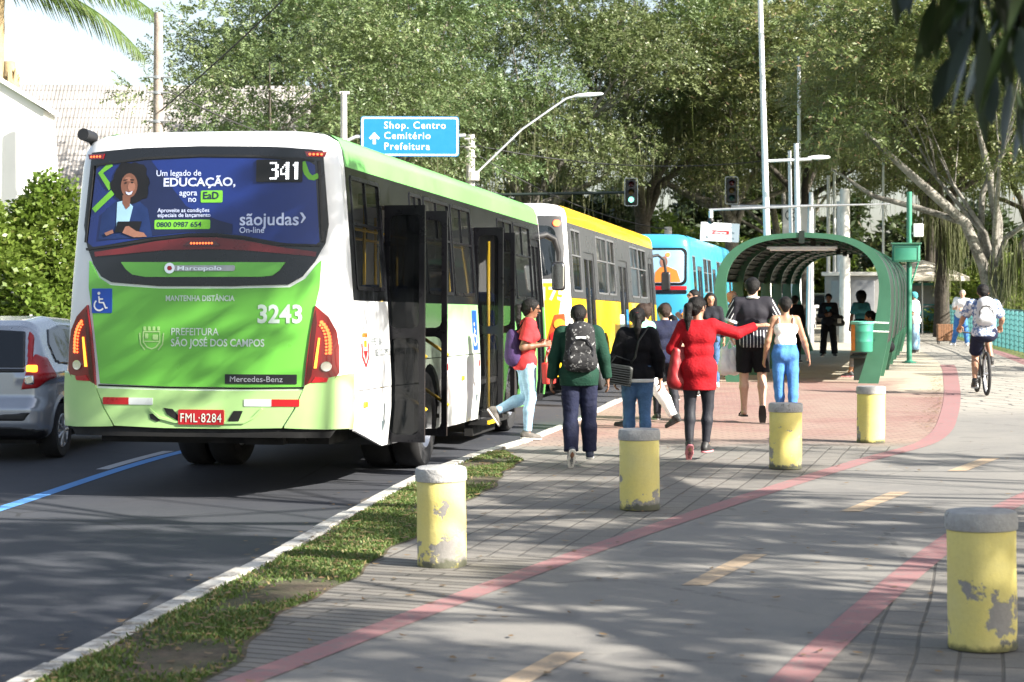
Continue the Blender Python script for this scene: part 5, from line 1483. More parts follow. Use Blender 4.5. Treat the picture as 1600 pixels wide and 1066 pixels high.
 hp = MB(); hp.tube([(1.36, 6.62, 0.5), (1.36, 6.62, 2.5)], 0.022, 8); hp.tube([(1.28, 7.90, 0.55), (1.28, 7.90, 1.75)], 0.022, 8); hp.tube([(1.1, 2.2, 0.6), (1.1, 2.2, 2.4)], 0.02, 8); hp.build('handrail', MATS['pole_yellow'], root, 180)
 fd = MB(); side_sheet(fd, rect_minus(10.86, 0.42, 11.62, 2.70, [(10.93, 0.52, 11.20, 2.6), (11.27, 0.52, 11.55, 2.6)]), bb, 1, -0.01); f_o = fd.build('door', MATS['window_frame'], root)
 fg = MB(); side_sheet(fg, [[(10.9, 0.5), (11.58, 0.5), (11.58, 2.62), (10.9, 2.62)]], bb, 1, -0.03, 0.004); fg.build('glass', MATS['bus_glass'], f_o)
 stp = MB(); stp.box((1.26, 7.25, 0.36), (0.22, 1.55, 0.06)); stp.box((1.15, 7.25, 0.28), (0.1, 1.5, 0.16)); stp.build('step', MATS['under_black'], root)
 stp = MB(); stp.box((1.385, 6.75, 0.36), (0.02, 0.5, 0.045)); stp.build('step_edge', MATS['pole_yellow'], root)
 for (cu) in wheels_u:
  dz = 0.50 + cu * math.sin(R(0.85)) * 1.0
  for sgn in (-1, 1):
   wheel(root, sgn * (1.30 - 0.17), cu, 0.50, 0.28, dz, sgn)
   if cu < 5: wheel(root, sgn * (1.30 - 0.49), cu, 0.50, 0.28, dz, sgn)
  ax = MB(); ax.tube([(-1.0, cu, dz), (1.0, cu, dz)], 0.11, 10); ax.ball((0, cu, dz), 0.24, 12, 8); ax.build('axle', MATS['under_black'], root, 180)
  wl = MB()
  for sgn in (1, -1):
   V = []; F = []
   for k in range(17):
    a = math.pi * k / 16
    for x in (bb.Wm - 0.02, bb.Wm - 0.5): V.append((sgn * x, cu + 0.60 * math.cos(a), 0.52 + 0.60 * math.sin(a)))
   for k in range(16): F.append((2 * k, 2 * k + 1, 2 * k + 3, 2 * k + 2))
   wl.add(V, F)
  wl.build('wheel_housing', MATS['under_black'], root, 60)
 lb = MB(); side_sheet(lb, rect_minus(0.46, zb, bb.L - D0, zt, []), bb, -1, 0.006); lb.build('window_band', MATS['bus_dark'], root)
 for k in range(7):
  side_window(root, bb, -1, 0.6 + k * 1.5, 1.84, 1.95 + k * 1.5, 2.86)
 bus_inside(root, bb)
 ws = MB(); conform(ws, rr(-1.1, 1.2, 1.1, 2.9, 0.1), lambda v, z, o: Vector((v, bb.L - bb.ur(v, z) * .8 + o, z)), 0.012); ws.build('windscreen', MATS['car_glass'], root)
 mr_ = MB(); mr_.tube([(1.10, 11.75, 2.75), (1.24, 11.95, 2.80), (1.36, 12.05, 2.74), (1.42, 12.08, 2.55), (1.42, 12.08, 2.42)], [0.045, 0.05, 0.05, 0.04, 0.03], 10)
 mo = mr_.build('mirror_arm', MATS['plastic_black'], root, 60)
 mm = MB(); mm.rbox((1.42, 12.08, 2.20), (0.20, 0.10, 0.42), 0.05); mo2 = mm.build('mirror', MATS['plastic_black'], mo, 40)
 mg = MB(); mg.rbox((1.42, 12.027, 2.20), (0.16, 0.012, 0.37), 0.04); mg.build('mirror_glass', MATS['chrome'], mo2)
 return root
GREEN_BUS = green_bus()
# ------------------------------------------------------------------ the yellow bus and the light blue bus further along the queue
def far_bus(name, label, loc, slope, L, H, mats, wins, doors, panels, rear_fn, side_fn=None, pitch=-0.8, wheels_u=(3.4, 9.3)):
 bb = BusBody(L, 1.28, H, D=0.32)
 root = thing(name, label, 'bus', loc, -math.atan(slope), 'buses queued along the kerb', rx=R(pitch))
 bus_shell(root, bb, mats, zlo=0.55)
 D0 = bb.D
 rf = lambda v, z, o: bb.rear(v, z, o)
 mf = lambda u, z, o: bb.side(u, z, o, 1)
 def part(nm, polys, mat, off, parent=root, dense=0.15, base=-0.004):
  mb = MB()
  for p in polys: conform(mb, p, rf, off, dense=dense, base=base)
  return mb.build(nm, MATS[mat], parent, 30)
 band = MB(); side_sheet(band, rect_minus(D0 + 0.05, 1.70, L - D0, 2.945, [w[:4] for w in wins] + doors), bb, 1, 0.004); band.build('window_band', mats['band'], root, 30)
 for w_ in wins: side_window(root, bb, 1, *w_[:4], frame='frame_grey')
 for (u0, z0, u1, z1) in doors:
  d = MB(); mid = (u0 + u1) / 2
  holes = [(u0 + 0.07, z0 + 0.12, mid - 0.05, z1 - 0.12), (mid + 0.05, z0 + 0.12, u1 - 0.07, z1 - 0.12)]
  side_sheet(d, rect_minus(u0, z0, u1, z1, holes), bb, 1, -0.012); do = d.build('door', mats['door'], root, 30)
  g = MB(); side_sheet(g, [[(u0 + .03, z0 + .06), (u1 - .03, z0 + .06), (u1 - .03, z1 - .06), (u0 + .03, z1 - .06)]], bb, 1, -0.03, 0.004); g.build('glass', MATS['bus_glass'], do)
 ps = MB()
 us = [D0] + sorted([x for d in doors for x in (d[0] - 0.01, d[2] + 0.01)]) + [L - D0]
 for a, b in zip(us[::2], us[1::2]):
  wh = [w_ for w_ in wheels_u if a < w_ < b]
  side_sheet(ps, [arch_poly(a, b, 0.42, 1.69, wh, 0.60, 0.52)], bb, 1, 0.002)
 pan = ps.build('side_panel', mats['panel'], root, 30)
 for cu in wheels_u:
  dz = 0.50 - cu * math.sin(R(pitch))
  for sgn in (-1, 1): wheel(root, sgn * 1.10, cu, 0.50, 0.28, dz, sgn)
 lb = MB(); side_sheet(lb, [[(0.5, 1.75), (L - 0.5, 1.75), (L - 0.5, 2.9), (0.5, 2.9)]], bb, -1, 0.006); lb.build('window_band', mats['band'], root)
 bus_inside(root, bb)
 ws = MB(); conform(ws, rr(-1.1, 1.2, 1.1, 2.9, 0.1), lambda v, z, o: Vector((v, L - bb.ur(v, z) * .8 + o, z)), 0.012); ws.build('windscreen', MATS['car_glass'], root)
 rear_fn(root, bb, rf, part)
 if side_fn: side_fn(root, bb, mf, pan)
 m = MB(); m.tube([(1.08, L - .25, 2.75), (1.25, L - .05, 2.80), (1.38, L + .05, 2.70), (1.42, L + .06, 2.42)], 0.035, 8); mo = m.build('mirror_arm', MATS['plastic_black'], root, 60)
 m = MB(); m.rbox((1.42, L + .06, 2.22), (0.20, 0.10, 0.42), 0.05); m.build('mirror', MATS['plastic_black'], mo, 40)
 return root
M('lamp_orange', (0.42, 0.06, 0.012), 0.3, var=0.05, coat=0.5)
def yellow_rear(root, bb, rf, part):
 s = part('window_surround', [[(-1.12, 3.02), (1.10, 3.02), (1.15, 2.5), (1.14, 2.0), (-1.14, 2.0), (-1.15, 2.5)]], 'bus_grey', 0.010)
 part('rear_window', [rr(-1.02, 2.05, 1.02, 2.86, 0.16, 5)], 'car_glass', 0.016, s)
 part('marker_light', [disc(1.03, 2.90, 0.055, 14)], 'led_red', 0.022, s, 0.05)
 part('marker_light', [disc(-1.03, 2.90, 0.055, 14)], 'led_red', 0.022, s, 0.05)
 p = part('rear_panel', [[(-1.2, 1.93), (1.165, 1.93), (1.13, 1.75), (1.02, 0.95), (0.98, 0.62), (-1.2, 0.62)]], 'bus_yellow', 0.010)
 mb = MB(); conform_text(mb, '3175', 0.64, 1.66, 0.20, rf, 0.014, 'LEFT', 0.03, 1, 0.95); mb.build('rear_lettering', MATS['letter_white'], p)
 for sx in (-1, 1):
  q = lambda pts: [(sx * x, z) for x, z in pts]
  c = part('lamp_cluster', [q([(1.02, 1.42), (1.17, 1.44), (1.20, 1.0), (1.10, 0.72), (0.86, 0.72), (0.90, 1.0)])], 'lamp_orange', 0.018)
  part('indicator', [disc(sx * 1.09, 1.27, 0.085, 16)], 'amber', 0.03, c, 0.06)
  part('brake_lamp', [disc(sx * 1.04, 1.06, 0.09, 16)], 'reflector_red', 0.03, c, 0.06)
  part('reverse_lamp', [disc(sx * 0.99, 0.86, 0.085, 16)], 'reflector_white', 0.03, c, 0.06)
 part('bumper', [[(-1.27, 0.68), (1.27, 0.68), (1.27, 0.42), (-1.27, 0.42)]], 'bus_yellow', 0.03)
def yellow_side(root, bb, mf, pan):
 st = MB(); conform(st, rr(6.1, 1.10, 6.75, 1.45, 0.05), mf, 0.008, base=None, dense=0); st.build('city_mark', MATS['letter_white'], pan)
 st = MB(); conform(st, rr(7.1, 0.95, 7.4, 1.55, 0.01), mf, 0.008, base=None, dense=0); so = st.build('access_sticker', MATS['sign_blue'], pan)
 st = MB(); wheelchair(st, 7.2, 1.1, 0.26, mf, 0.011); st.build('access_symbol', MATS['sign_white'], so)
YB = dict(white=MATS['bus_white'], side=MATS['bus_yellow'], roof=MATS['bus_yellow'], roof_end=MATS['bus_white'], band=MATS['bus_grey'], door=MATS['bus_grey'], panel=MATS['livery_yellow'])
# measured window and door positions along the yellow bus
far_bus('city_bus', 'yellow and white city bus queued right behind the green one, dark grey window band', (-0.33, 32.09, ROAD_Z), 0.19, 12.6, 3.2, YB,
  [(0.62, 1.80, 1.62, 2.84), (3.45, 1.80, 4.75, 2.84), (4.85, 1.80, 5.85, 2.84), (8.15, 1.80, 9.4, 2.84), (9.5, 1.80, 10.8, 2.84)],
  [(1.95, 0.42, 3.15, 2.50), (6.35, 0.42, 7.65, 2.50), (11.2, 0.42, 12.1, 2.70)], None, yellow_rear, yellow_side, wheels_u=(4.1, 9.6), pitch=-1.0)
def blue_rear(root, bb, rf, part):
 s = part('window_surround', [rr(-1.1, 1.92, 1.1, 2.88, 0.14, 5)], 'window_frame', 0.010)
 a = part('rear_window', [rr(-1.03, 1.98, 1.03, 2.82, 0.12, 5)], 'ad_shirt', 0.016, s)
 part('portrait_shirt', [[(0.28, 1.99), (0.30, 2.25), (0.42, 2.38), (0.62, 2.40), (0.85, 2.30), (0.95, 2.0)]], 'bus_orange', 0.020, a)
 part('portrait_face', [disc(0.52, 2.52, 0.10, 14, 0.14)], 'ad_skinlit', 0.023, a, 0)
 part('marker_light', [disc(0.62, 2.70, 0.06, 14)], 'led_red', 0.024, a, 0.05)
 part('red_band', [rr(-1.1, 1.80, 1.1, 1.90, 0.02)], 'reflector_red', 0.012)
 part('black_band', [rr(-1.1, 1.70, 1.1, 1.79, 0.02)], 'bus_mask', 0.012)
 part('blue_panel', [[(1.15, 1.15), (0.2, 0.75), (-1.15, 0.60), (-1.15, 0.5), (1.2, 0.5)]], 'bus_blue', 0.012)
 for sx in (-1, 1):
  c = part('lamp_cluster', [[(sx * 0.95, 1.30), (sx * 1.2, 1.30), (sx * 1.2, 0.62), (sx * 0.95, 0.62)]], 'bus_blue', 0.018)
  part('indicator', [disc(sx * 1.07, 1.14, 0.11, 16)], 'amber', 0.03, c, 0.06)
  part('brake_lamp', [disc(sx * 1.07, 0.84, 0.11, 16)], 'reflector_red', 0.03, c, 0.06)
BB_ = dict(white=MATS['bus_cyan'], side=MATS['bus_cyan'], roof=MATS['bus_cyan'], roof_end=MATS['bus_cyan'], band=MATS['bus_cyan'], door=MATS['bus_grey'], panel=MATS['bus_cyan'])
far_bus('city_bus', 'light blue city bus at the front of the queue, farthest from us', (3.38, 51.0, ROAD_Z), 0.20, 12.4, 3.15, BB_,
  [(0.6, 1.75, 1.3, 2.70), (3.3, 1.75, 4.3, 2.70), (4.5, 1.75, 5.5, 2.70), (7.2, 1.75, 8.2, 2.70), (8.4, 1.75, 9.4, 2.70)],
  [(1.7, 0.42, 3.0, 2.45), (5.8, 0.42, 6.9, 2.45), (10.9, 0.42, 11.8, 2.6)], None, blue_rear, None, wheels_u=(3.7, 9.7), pitch=-0.6)
# ------------------------------------------------------------------ cars (implicit-surface bodies)
M('car_silver', (0.38, 0.41, 0.46), 0.25, 0.5, var=0.05, scale=2, coat=0.8)
M('car_white', (0.78, 0.78, 0.78), 0.3, var=0.04, scale=2, coat=0.6)
M('car_red', (0.40, 0.02, 0.02), 0.3, var=0.04, scale=2, coat=0.6)
M('car_dark', (0.03, 0.032, 0.036), 0.3, var=0.04, scale=2, coat=0.6)
def sd_poly(Y, Z, poly):
 d = np.full(np.broadcast(Y, Z).shape, 1e9); s = np.ones(d.shape)
 n = len(poly)
 for i in range(n):
  (ax, az), (bx, bz) = poly[i], poly[i - 1]
  ex, ez = bx - ax, bz - az
  wx, wz = Y - ax, Z - az
  t = np.clip((wx * ex + wz * ez) / (ex * ex + ez * ez), 0, 1)
  d = np.minimum(d, (wx - ex * t) ** 2 + (wz - ez * t) ** 2)
  c1 = Z >= az; c2 = Z < bz; c3 = ex * wz > ez * wx
  fl = (c1 & c2 & c3) | (~c1 & ~c2 & ~c3)
  s = np.where(fl, -s, s)
 return s * np.sqrt(d)
def smax(a, b, k):
 h = np.maximum(k - np.abs(a - b), 0) / k
 return np.maximum(a, b) + h * h * k * 0.25
CARS = {}
def car_shape(kind, h=0.018):
 """hatchback body and the regions of its windows and lamps"""
 prof = [(0.05, 0.30), (0.0, 0.42), (0.0, 0.60), (0.09, 0.72), (0.10, 1.0), (0.42, 1.50), (0.62, 1.56), (1.3, 1.60), (2.1, 1.56), (2.95, 1.10), (3.75, 0.92), (3.98, 0.72), (4.0, 0.35), (3.9, 0.25), (0.2, 0.25)]
 n = (int(1.9 / h), int(4.3 / h), int(1.75 / h))
 X = (-0.95 + h * np.arange(n[0]))[:, None, None]; Y = (-0.15 + h * np.arange(n[1]))[None, :, None]; Z = (0.1 + h * np.arange(n[2]))[None, None, :]
 dp = sd_poly(Y[0], Z[0], prof)[None]
 wd = 0.835 - 0.02 * np.maximum(0, 0.6 - Z) - 0.06 * np.clip((0.55 - Y) / 0.55, 0, 1) ** 2 - 0.10 * np.clip((Y - 3.2) / 0.8, 0, 1) ** 2
 wd = wd - 0.46 * np.clip(Z - 0.98, 0, 1) ** 0.92
 d = smax(dp, np.abs(X) - wd, 0.16)
 d = d - 0.012 * np.exp(-((Z - 0.93) / 0.05) ** 2) * (np.abs(X) > 0.5)
 for wy in (0.72, 3.25):
  r = np.sqrt((Y - wy) ** 2 + (Z - 0.31) ** 2)
  d = np.maximum(d, -np.maximum(r - 0.365, 0.62 - np.abs(X)))
  d = d - 0.012 * np.exp(-((r - 0.38) / 0.03) ** 2) * (np.abs(X) > 0.7)
 o = np.array([-0.95, -0.15, 0.1])
 def region(poly2, plane, lo, off, rx=None):
  if plane == 'side': r = np.maximum(sd_poly(Y[0], Z[0], poly2)[None] + 0 * X, lo - np.abs(X))
  else: r = np.maximum(sd_poly(np.abs(X[:, :, 0]) if plane == 'rear' else X[:, :, 0], Z[0, :1], poly2)[:, None, :] + 0 * Y, (Y - lo) if True else 0)
  return np.maximum(np.maximum(d - off, -(d + 0.06)), r)
 return d, o, h, region
def car(label, loc, rz, paint, group=None, detailed=True):
 key = 'hatch'
 root = thing('car' if not detailed else 'parked_car' if False else 'car', label, 'car', loc, rz, group)
 if key not in CARS:
  d, o, h, region = car_shape(key)
  pad = d.copy(); 
  CARS[key] = {}
  def mk(nm, f):
   g = f.copy(); g[0] = g[-1] = .2; g[:, 0] = g[:, -1] = .2; g[:, :, 0] = g[:, :, -1] = .2
   V, F = surf_nets(g, o, h); CARS[key][nm] = (V, F)
  mk('body', d)
  mk('side_window', region([(0.62, 1.08), (0.66, 1.30), (0.86, 1.45), (1.4, 1.50), (2.05, 1.46), (2.75, 1.10), (2.6, 1.04), (1.2, 1.02)], 'side', 0.40, 0.014))
  mk('rear_window', region([(0.0, 1.04), (0.60, 1.04), (0.52, 1.44), (0.0, 1.47)], 'rear', 0.75, 0.014))
  mk('windscreen', region([(0.0, 1.12), (0.62, 1.12), (0.50, 1.50), (0.0, 1.52)], 'rear', 9.0, 0.006) if False else region([(2.15, 1.50), (2.88, 1.10), (3.0, 1.2), (2.3, 1.62)], 'side', 0.0, 0.012))
  mk('tail_lamp', region([(0.56, 0.80), (0.74, 0.82), (0.90, 0.97), (0.90, 1.06), (0.66, 1.20), (0.62, 1.00)], 'rear', 0.42, 0.014))
  mk('upper_tail_lamp', region([(0.615, 1.06), (0.675, 1.06), (0.60, 1.44), (0.545, 1.44)], 'rear', 0.42, 0.011))
  mk('bumper_slot', region([(0.0, 0.46), (0.62, 0.46), (0.70, 0.56), (0.36, 0.53), (0.0, 0.53)], 'rear', 0.3, 0.008))
  mk('lower_bumper', region([(0.0, 0.2), (0.80, 0.2), (0.80, 0.36), (0.5, 0.40), (0.0, 0.41)], 'rear', 0.3, 0.010))
  mk('tailgate_trim', region([(0.0, 0.985), (0.60, 0.985), (0.60, 1.035), (0.0, 1.035)], 'rear', 0.3, 0.012))
 for nm, mt in (('body', paint), ('side_window', 'car_glass'), ('rear_window', 'car_glass'), ('windscreen', 'car_glass'), ('tail_lamp', 'reflector_red'), ('upper_tail_lamp', 'reflector_red'), ('bumper_slot', 'plastic_black'), ('lower_bumper', 'plastic_black'), ('tailgate_trim', 'plastic_black')):
  V, F = CARS[key][nm]
  if len(V) == 0: continue
  np_mesh(nm, V, F, MATS[mt], root)
 for wy in (0.72, 3.25):
  for sg in (-1, 1):
   w_ = wheel(root, sg * 0.74, wy, 0.31, 0.20, 0.31, sg, holes=5)
   sp = MB()
   for k in range(7):
    a = 2 * math.pi * k / 7
    p0 = Vector((sg * 0.83, wy + 0.03 * math.cos(a), 0.31 + 0.03 * math.sin(a))); p1 = Vector((sg * 0.815, wy + 0.185 * math.cos(a), 0.31 + 0.185 * math.sin(a)))
    sp.tube([p0, p1], [0.02, 0.028], 6)
   sp.build('spokes', MATS['rim_silver'], w_, 60)
 for sx in (-1, 1):
  rl = MB(); rl.rbox((sx * 0.66, 0.085, 0.91), (0.10, 0.04, 0.10), 0.02); rl.build('reverse_lamp', MATS['chrome'], root, 40)
  il = MB(); il.rbox((sx * 0.68, 0.10, 1.035), (0.12, 0.04, 0.08), 0.02); il.build('indicator', MATS['led_amber'], root, 40)
  hdl = MB(); hdl.rbox((sx * 0.862, 1.02, 0.94), (0.035, 0.16, 0.035), 0.012); hdl.build('door_handle', MATS[paint], root, 40)
  mi = MB(); mi.rbox((sx * 0.93, 2.62, 1.06), (0.20, 0.10, 0.13), 0.04); mi.build('mirror', MATS[paint], root, 40)
 ub = MB(); ub.box((0, 2.0, 0.26), (1.35, 3.5, 0.14)); ub.build('underbody', MATS['under_black'], root)
 lp = MB(); lp.rbox((0, 0.015, 0.70), (0.42, 0.02, 0.13), 0.01); lp.build('licence_plate', MATS['reflector_white'], root)
 return root
CAR = car('silver hatchback with red tail lights driving beside the green bus', (-5.78, 21.0, ROAD_Z), -math.atan(0.07), 'car_silver')
CAR.scale = (1, 1, 0.96)
# ------------------------------------------------------------------ bollards
def mat_bollard():
 t = NT('bollard_yellow'); o = t.obj(); oi = t.n('ObjectInfo')
 ofs = t.n('VectorMath'); ofs.operation = 'ADD'; t.l(o, ofs.inputs[0])
 cb = t.n('CombineXYZ'); sc = t.math('MULTIPLY', oi.outputs['Random'], 37.0); t.l(sc, cb.inputs[0]); t.l(sc, cb.inputs[2]); t.l(cb.outputs[0], ofs.inputs[1])
 p = ofs.outputs[0]
 n1 = t.noise(p, 5, 7, 0.65); n2 = t.noise(p, 45, 4, 0.7); n3 = t.noise(p, 2.2, 4, 0.6)
 z = t.sep(o)[2]
 c = t.mix(t.rng(n3, 0.3, 0.7, 0, 1), (0.72, 0.60, 0.155), (0.64, 0.57, 0.23))
 c = t.mix(t.rng(n2, 0.45, 0.8, 0, 0.35), c, (0.50, 0.42, 0.16))
 w_ = t.math('ADD', n1, t.rng(z, 0.0, 0.45, 0.10, -0.03))
 peel = t.rng(w_, 0.600, 0.625, 0, 1)
 c = t.mix(peel, c, t.mix(n2, (0.20, 0.19, 0.18), (0.34, 0.32, 0.29)))
 moss = t.rng(t.math('ADD', n1, t.rng(z, 0.0, 0.09, 0.25, -0.2)), 0.52, 0.66, 0, 0.85)
 c = t.mix(moss, c, (0.06, 0.065, 0.03))
 t.base(c); t.rough(0.7); t.bump(t.math('SUBTRACT', n2, t.math('MULTIPLY', peel, 1.5)), 0.4, 0.006)
 return t.m
mat_bollard()
M('bollard_cap', (0.36, 0.355, 0.345), 0.85, var=0.25, scale=14, bump=0.4, bscale=60, stain=((0.13, 0.125, 0.11), 0.58, 9.0, 0.1))
bprof = [(0.150, 0.0), (0.153, 0.01), (0.150, 0.04), (0.152, 0.20), (0.150, 0.40), (0.151, 0.515), (0.149, 0.522)]
cprof = [(0.150, 0.522), (0.158, 0.526), (0.160, 0.54), (0.159, 0.585), (0.153, 0.602), (0.14, 0.608), (0.001, 0.612)]
b0 = thing('bollard', 'yellow concrete bollard nearest the grass verge, its foot mossy', 'bollard', (0, 0, 0), 0, 'yellow bollards along the pavement')
mb = MB(); mb.lathe(bprof, 36, cap=False); mb.build('post', MATS['bollard_yellow'], b0, 50)
mb = MB(); mb.lathe(cprof, 36, cap=False); mb.build('cap', MATS['bollard_cap'], b0, 40)
BOL = [((-0.43, 12.2), 1.0, 'yellow concrete bollard nearest the grass verge, its foot mossy'),
  ((0.985, 15.3), 1.02, 'yellow bollard in front of the woman in the black jacket'),
  ((2.585, 18.75), 1.02, 'yellow bollard in front of the woman in the white vest'),
  ((3.97, 21.95), 1.02, 'sunlit yellow bollard farthest from us, below the green litter bin'),
  ((2.235, 9.42), 1.07, 'large peeling yellow bollard by the right-hand red line, nearest of all')]
for i, ((x, y), s, lab) in enumerate(BOL):
 b = b0 if i == 0 else copy_tree(b0)
 b.location = (x, y, 0.004); b.rotation_euler = (R((0.8, -0.6, 1.0, 0.4, -0.9)[i]), R((-0.7, 0.9, 0.3, -0.8, 0.6)[i]), i * 1.3 + (2.2 if i == 4 else 0)); b.scale = (s, s, s); b['label'] = lab
# ------------------------------------------------------------------ the green tunnel-shaped bus shelter
M('shelter_green', (0.045, 0.150, 0.090), 0.42, var=0.12, scale=2.5, coat=0.2, stain=((0.035, 0.11, 0.065), 0.6, 3.0, 0.2))
M('shelter_dark', (0.014, 0.024, 0.019), 0.5, var=0.15)
M('shelter_roof', (0.012, 0.022, 0.018), 0.5, var=0.2, scale=3)
def shelter():
 sl = 0.22; ang = -math.atan(sl)
 root = thing('bus_shelter', 'long green tunnel-shaped bus shelter of curved ribs on the red pavement', 'bus shelter', (5.22, 35.75, 0), ang)
 W2, Hh = 1.58, 2.70
 def prof(off):
  """outer outline of a rib, from the left foot over the top to the right foot, inset by off"""
  P = []
  w = W2 - off; top = Hh - off
  P.append((-1.36 + off * 1.0, 0.0)); 
  for z in (0.35, 0.7, 1.05, 1.4): P.append((-(1.36 + 0.22 * math.sin(min(1, z / 1.5) * math.pi / 2)) + off, z))
  for k in range(1, 15):
   a = math.pi - (math.pi / 2) * k / 15
   P.append((math.copysign(abs(math.cos(a)) ** 0.72, math.cos(a)) * w, 1.45 + (top - 1.45) * math.sin(a) ** 0.72 if math.sin(a) > 0 else 1.45))
  P.append((0.0, top + 0.012))
  return P + [(-x, z) for x, z in reversed(P[:-1])]
 n_rib, gap = 7, 3.05
 rib0 = None
 for i in range(n_rib):
  if rib0 is None:
   o = prof(0); q = []
   for (x, z), (xa, za), (xb, zb) in zip(o, prof(0.09), prof(0.24)):
    t = min(1.0, max(0.0, (Hh - z) / 1.4)) ** 0.8; q.append((xa + (xb - xa) * t, za + (zb - za) * t))
   q = [((x if abs(x) < 1.0 else math.copysign(abs(x) - 0.12 * max(0, 1 - z / 1.4), x)), z) for x, z in q]
   m = len(o); V = []; F = []
   for y in (0.0, 0.11):
    V += [(x, y, z) for x, z in o] + [(x, y, z) for x, z in q]
   for k in range(m - 1):
    F += [(k, k + 1, m + k + 1, m + k), (2 * m + k, 3 * m + k, 3 * m + k + 1, 2 * m + k + 1), (k, 2 * m + k, 2 * m + k + 1, k + 1), (m + k, m + k + 1, 3 * m + k + 1, 3 * m + k)]
   F += [(0, m, 3 * m, 2 * m), (m - 1, 3 * m - 1, 4 * m - 1, 2 * m - 1)]
   mb = MB(); mb.add(V, F); rib0 = mb.build('rib', MATS['shelter_green'], root, 35)
  else:
   c = rib0.copy(); COL.objects.link(c); c.parent = root; c.location = (0, gap * i, 0)
 cp = MB()
 for i in range(n_rib): cp.box((0.0, gap * i + 0.055, Hh - 0.07), (0.10, 0.14, 0.22))
 cp.build('crown_plate', MATS['shelter_dark'], root)
 o = [(x, z) for x, z in prof(0.02) if z > (1.75 if x < 0 else 0.6)]  # right-hand skin carried down low, shaped to keep the inner ribs dark
 V = []; F = []
 ys = np.linspace(0.12, gap * (n_rib - 1), 7 * (n_rib - 1) + 1)
 for y in ys:
  for x, z in o: V.append((x, y, z))
 m = len(o)
 for a in range(len(ys) - 1):
  for b in range(m - 1): F.append((a * m + b, a * m + b + 1, (a + 1) * m + b + 1, (a + 1) * m + b))
 mb = MB(); mb.add(V, F); rf_ = mb.build('roof', MATS['shelter_roof'], root, 40)
 sm = rf_.modifiers.new('thickness', 'SOLIDIFY'); sm.thickness = 0.03; sm.offset = -1
 pu = MB()
 o2 = prof(0.07)
 for k in range(3, len(o2) - 3):
  x, z = o2[k]
  if z > 1.7: pu.tube([(x, 0.05, z), (x, gap * (n_rib - 1), z)], 0.018, 6)
 pu.build('purlins', MATS['shelter_dark'], root, 60)
 ra = MB()
 for x, z in ((1.60, 1.02), (1.60, 1.2), (-1.60, 1.02)): ra.tube([(x, 0.0, z), (x, gap * (n_rib - 1), z)], 0.02, 6) if False else None
 lm = MB(); lm.rbox((-0.02, 0.35, Hh - 0.26), (1.28, 0.10, 0.055), 0.02); lo = lm.build('lamp', MATS['galvanised'], root, 40)
 lm = MB(); lm.tube([(-0.6, 0.33, Hh - 0.30), (0.58, 0.33, Hh - 0.30)], 0.016, 8); lm.build('lamp_tube', MATS['white_paint'], lo, 60)
 bn = MB()
 for y in (2.2, 6.0): 
  bn.rbox((1.02, y, 0.44), (0.42, 2.4, 0.06), 0.02); bn.box((1.02, y - 1.0, 0.21), (0.3, 0.08, 0.42)); bn.box((1.02, y + 1.0, 0.21), (0.3, 0.08, 0.42))
 bn.build('bench', MATS['shelter_dark'], root, 40)
 return root
SHELTER = shelter()
# ------------------------------------------------------------------ litter bin on the shelter's front rib
lb_ = thing('litter_bin', 'round green litter bin with an orange panel, hung on the shelter rib', 'litter bin', (6.23, 35.30, 0.575), R(-12))
M('bin_green', (0.035, 0.24, 0.16), 0.42, var=0.08, scale=4, coat=0.2)
M('bin_rim', (0.12, 0.40, 0.32), 0.42, var=0.05)
M('bin_orange', (0.50, 0.17, 0.03), 0.5, var=0.25, scale=10)
mb = MB(); mb.lathe([(0.001, 0.0), (0.175, 0.0), (0.185, 0.015), (0.187, 0.17), (0.192, 0.18), (0.19, 0.19), (0.192, 0.35), (0.197, 0.36), (0.195, 0.37), (0.198, 0.50)], 32, cap=False); mb.build('drum', MATS['bin_green'], lb_, 40)
mb = MB(); mb.lathe([(0.200, 0.49), (0.210, 0.495), (0.210, 0.535), (0.198, 0.54), (0.185, 0.535), (0.185, 0.2)], 32, cap=False); mb.build('rim', MATS['bin_rim'], lb_, 40)
V = []; F = []
for k in range(9):
 a = R(198 + 36 * k / 8)
 for z in (0.02, 0.17, 0.19, 0.35, 0.37, 0.48): V.append((0.2015 * math.cos(a), 0.2015 * math.sin(a), z))
for k in range(8):
 for j in range(5): F.append((k * 6 + j, k * 6 + j + 1, k * 6 + j + 7, k * 6 + j + 6))
mb = MB(); mb.add(V, F); mb.build('panel', MATS['bin_orange'], lb_, 180)
mb = MB(); mb.tube([(0.18, 0.02, 0.52), (0.46, 0.14, 0.51)], 0.015, 6); mb.tube([(0.18, 0.02, 0.36), (0.46, 0.14, 0.35)], 0.015, 6); mb.build('brackets', MATS['lamp_white'], lb_, 60)
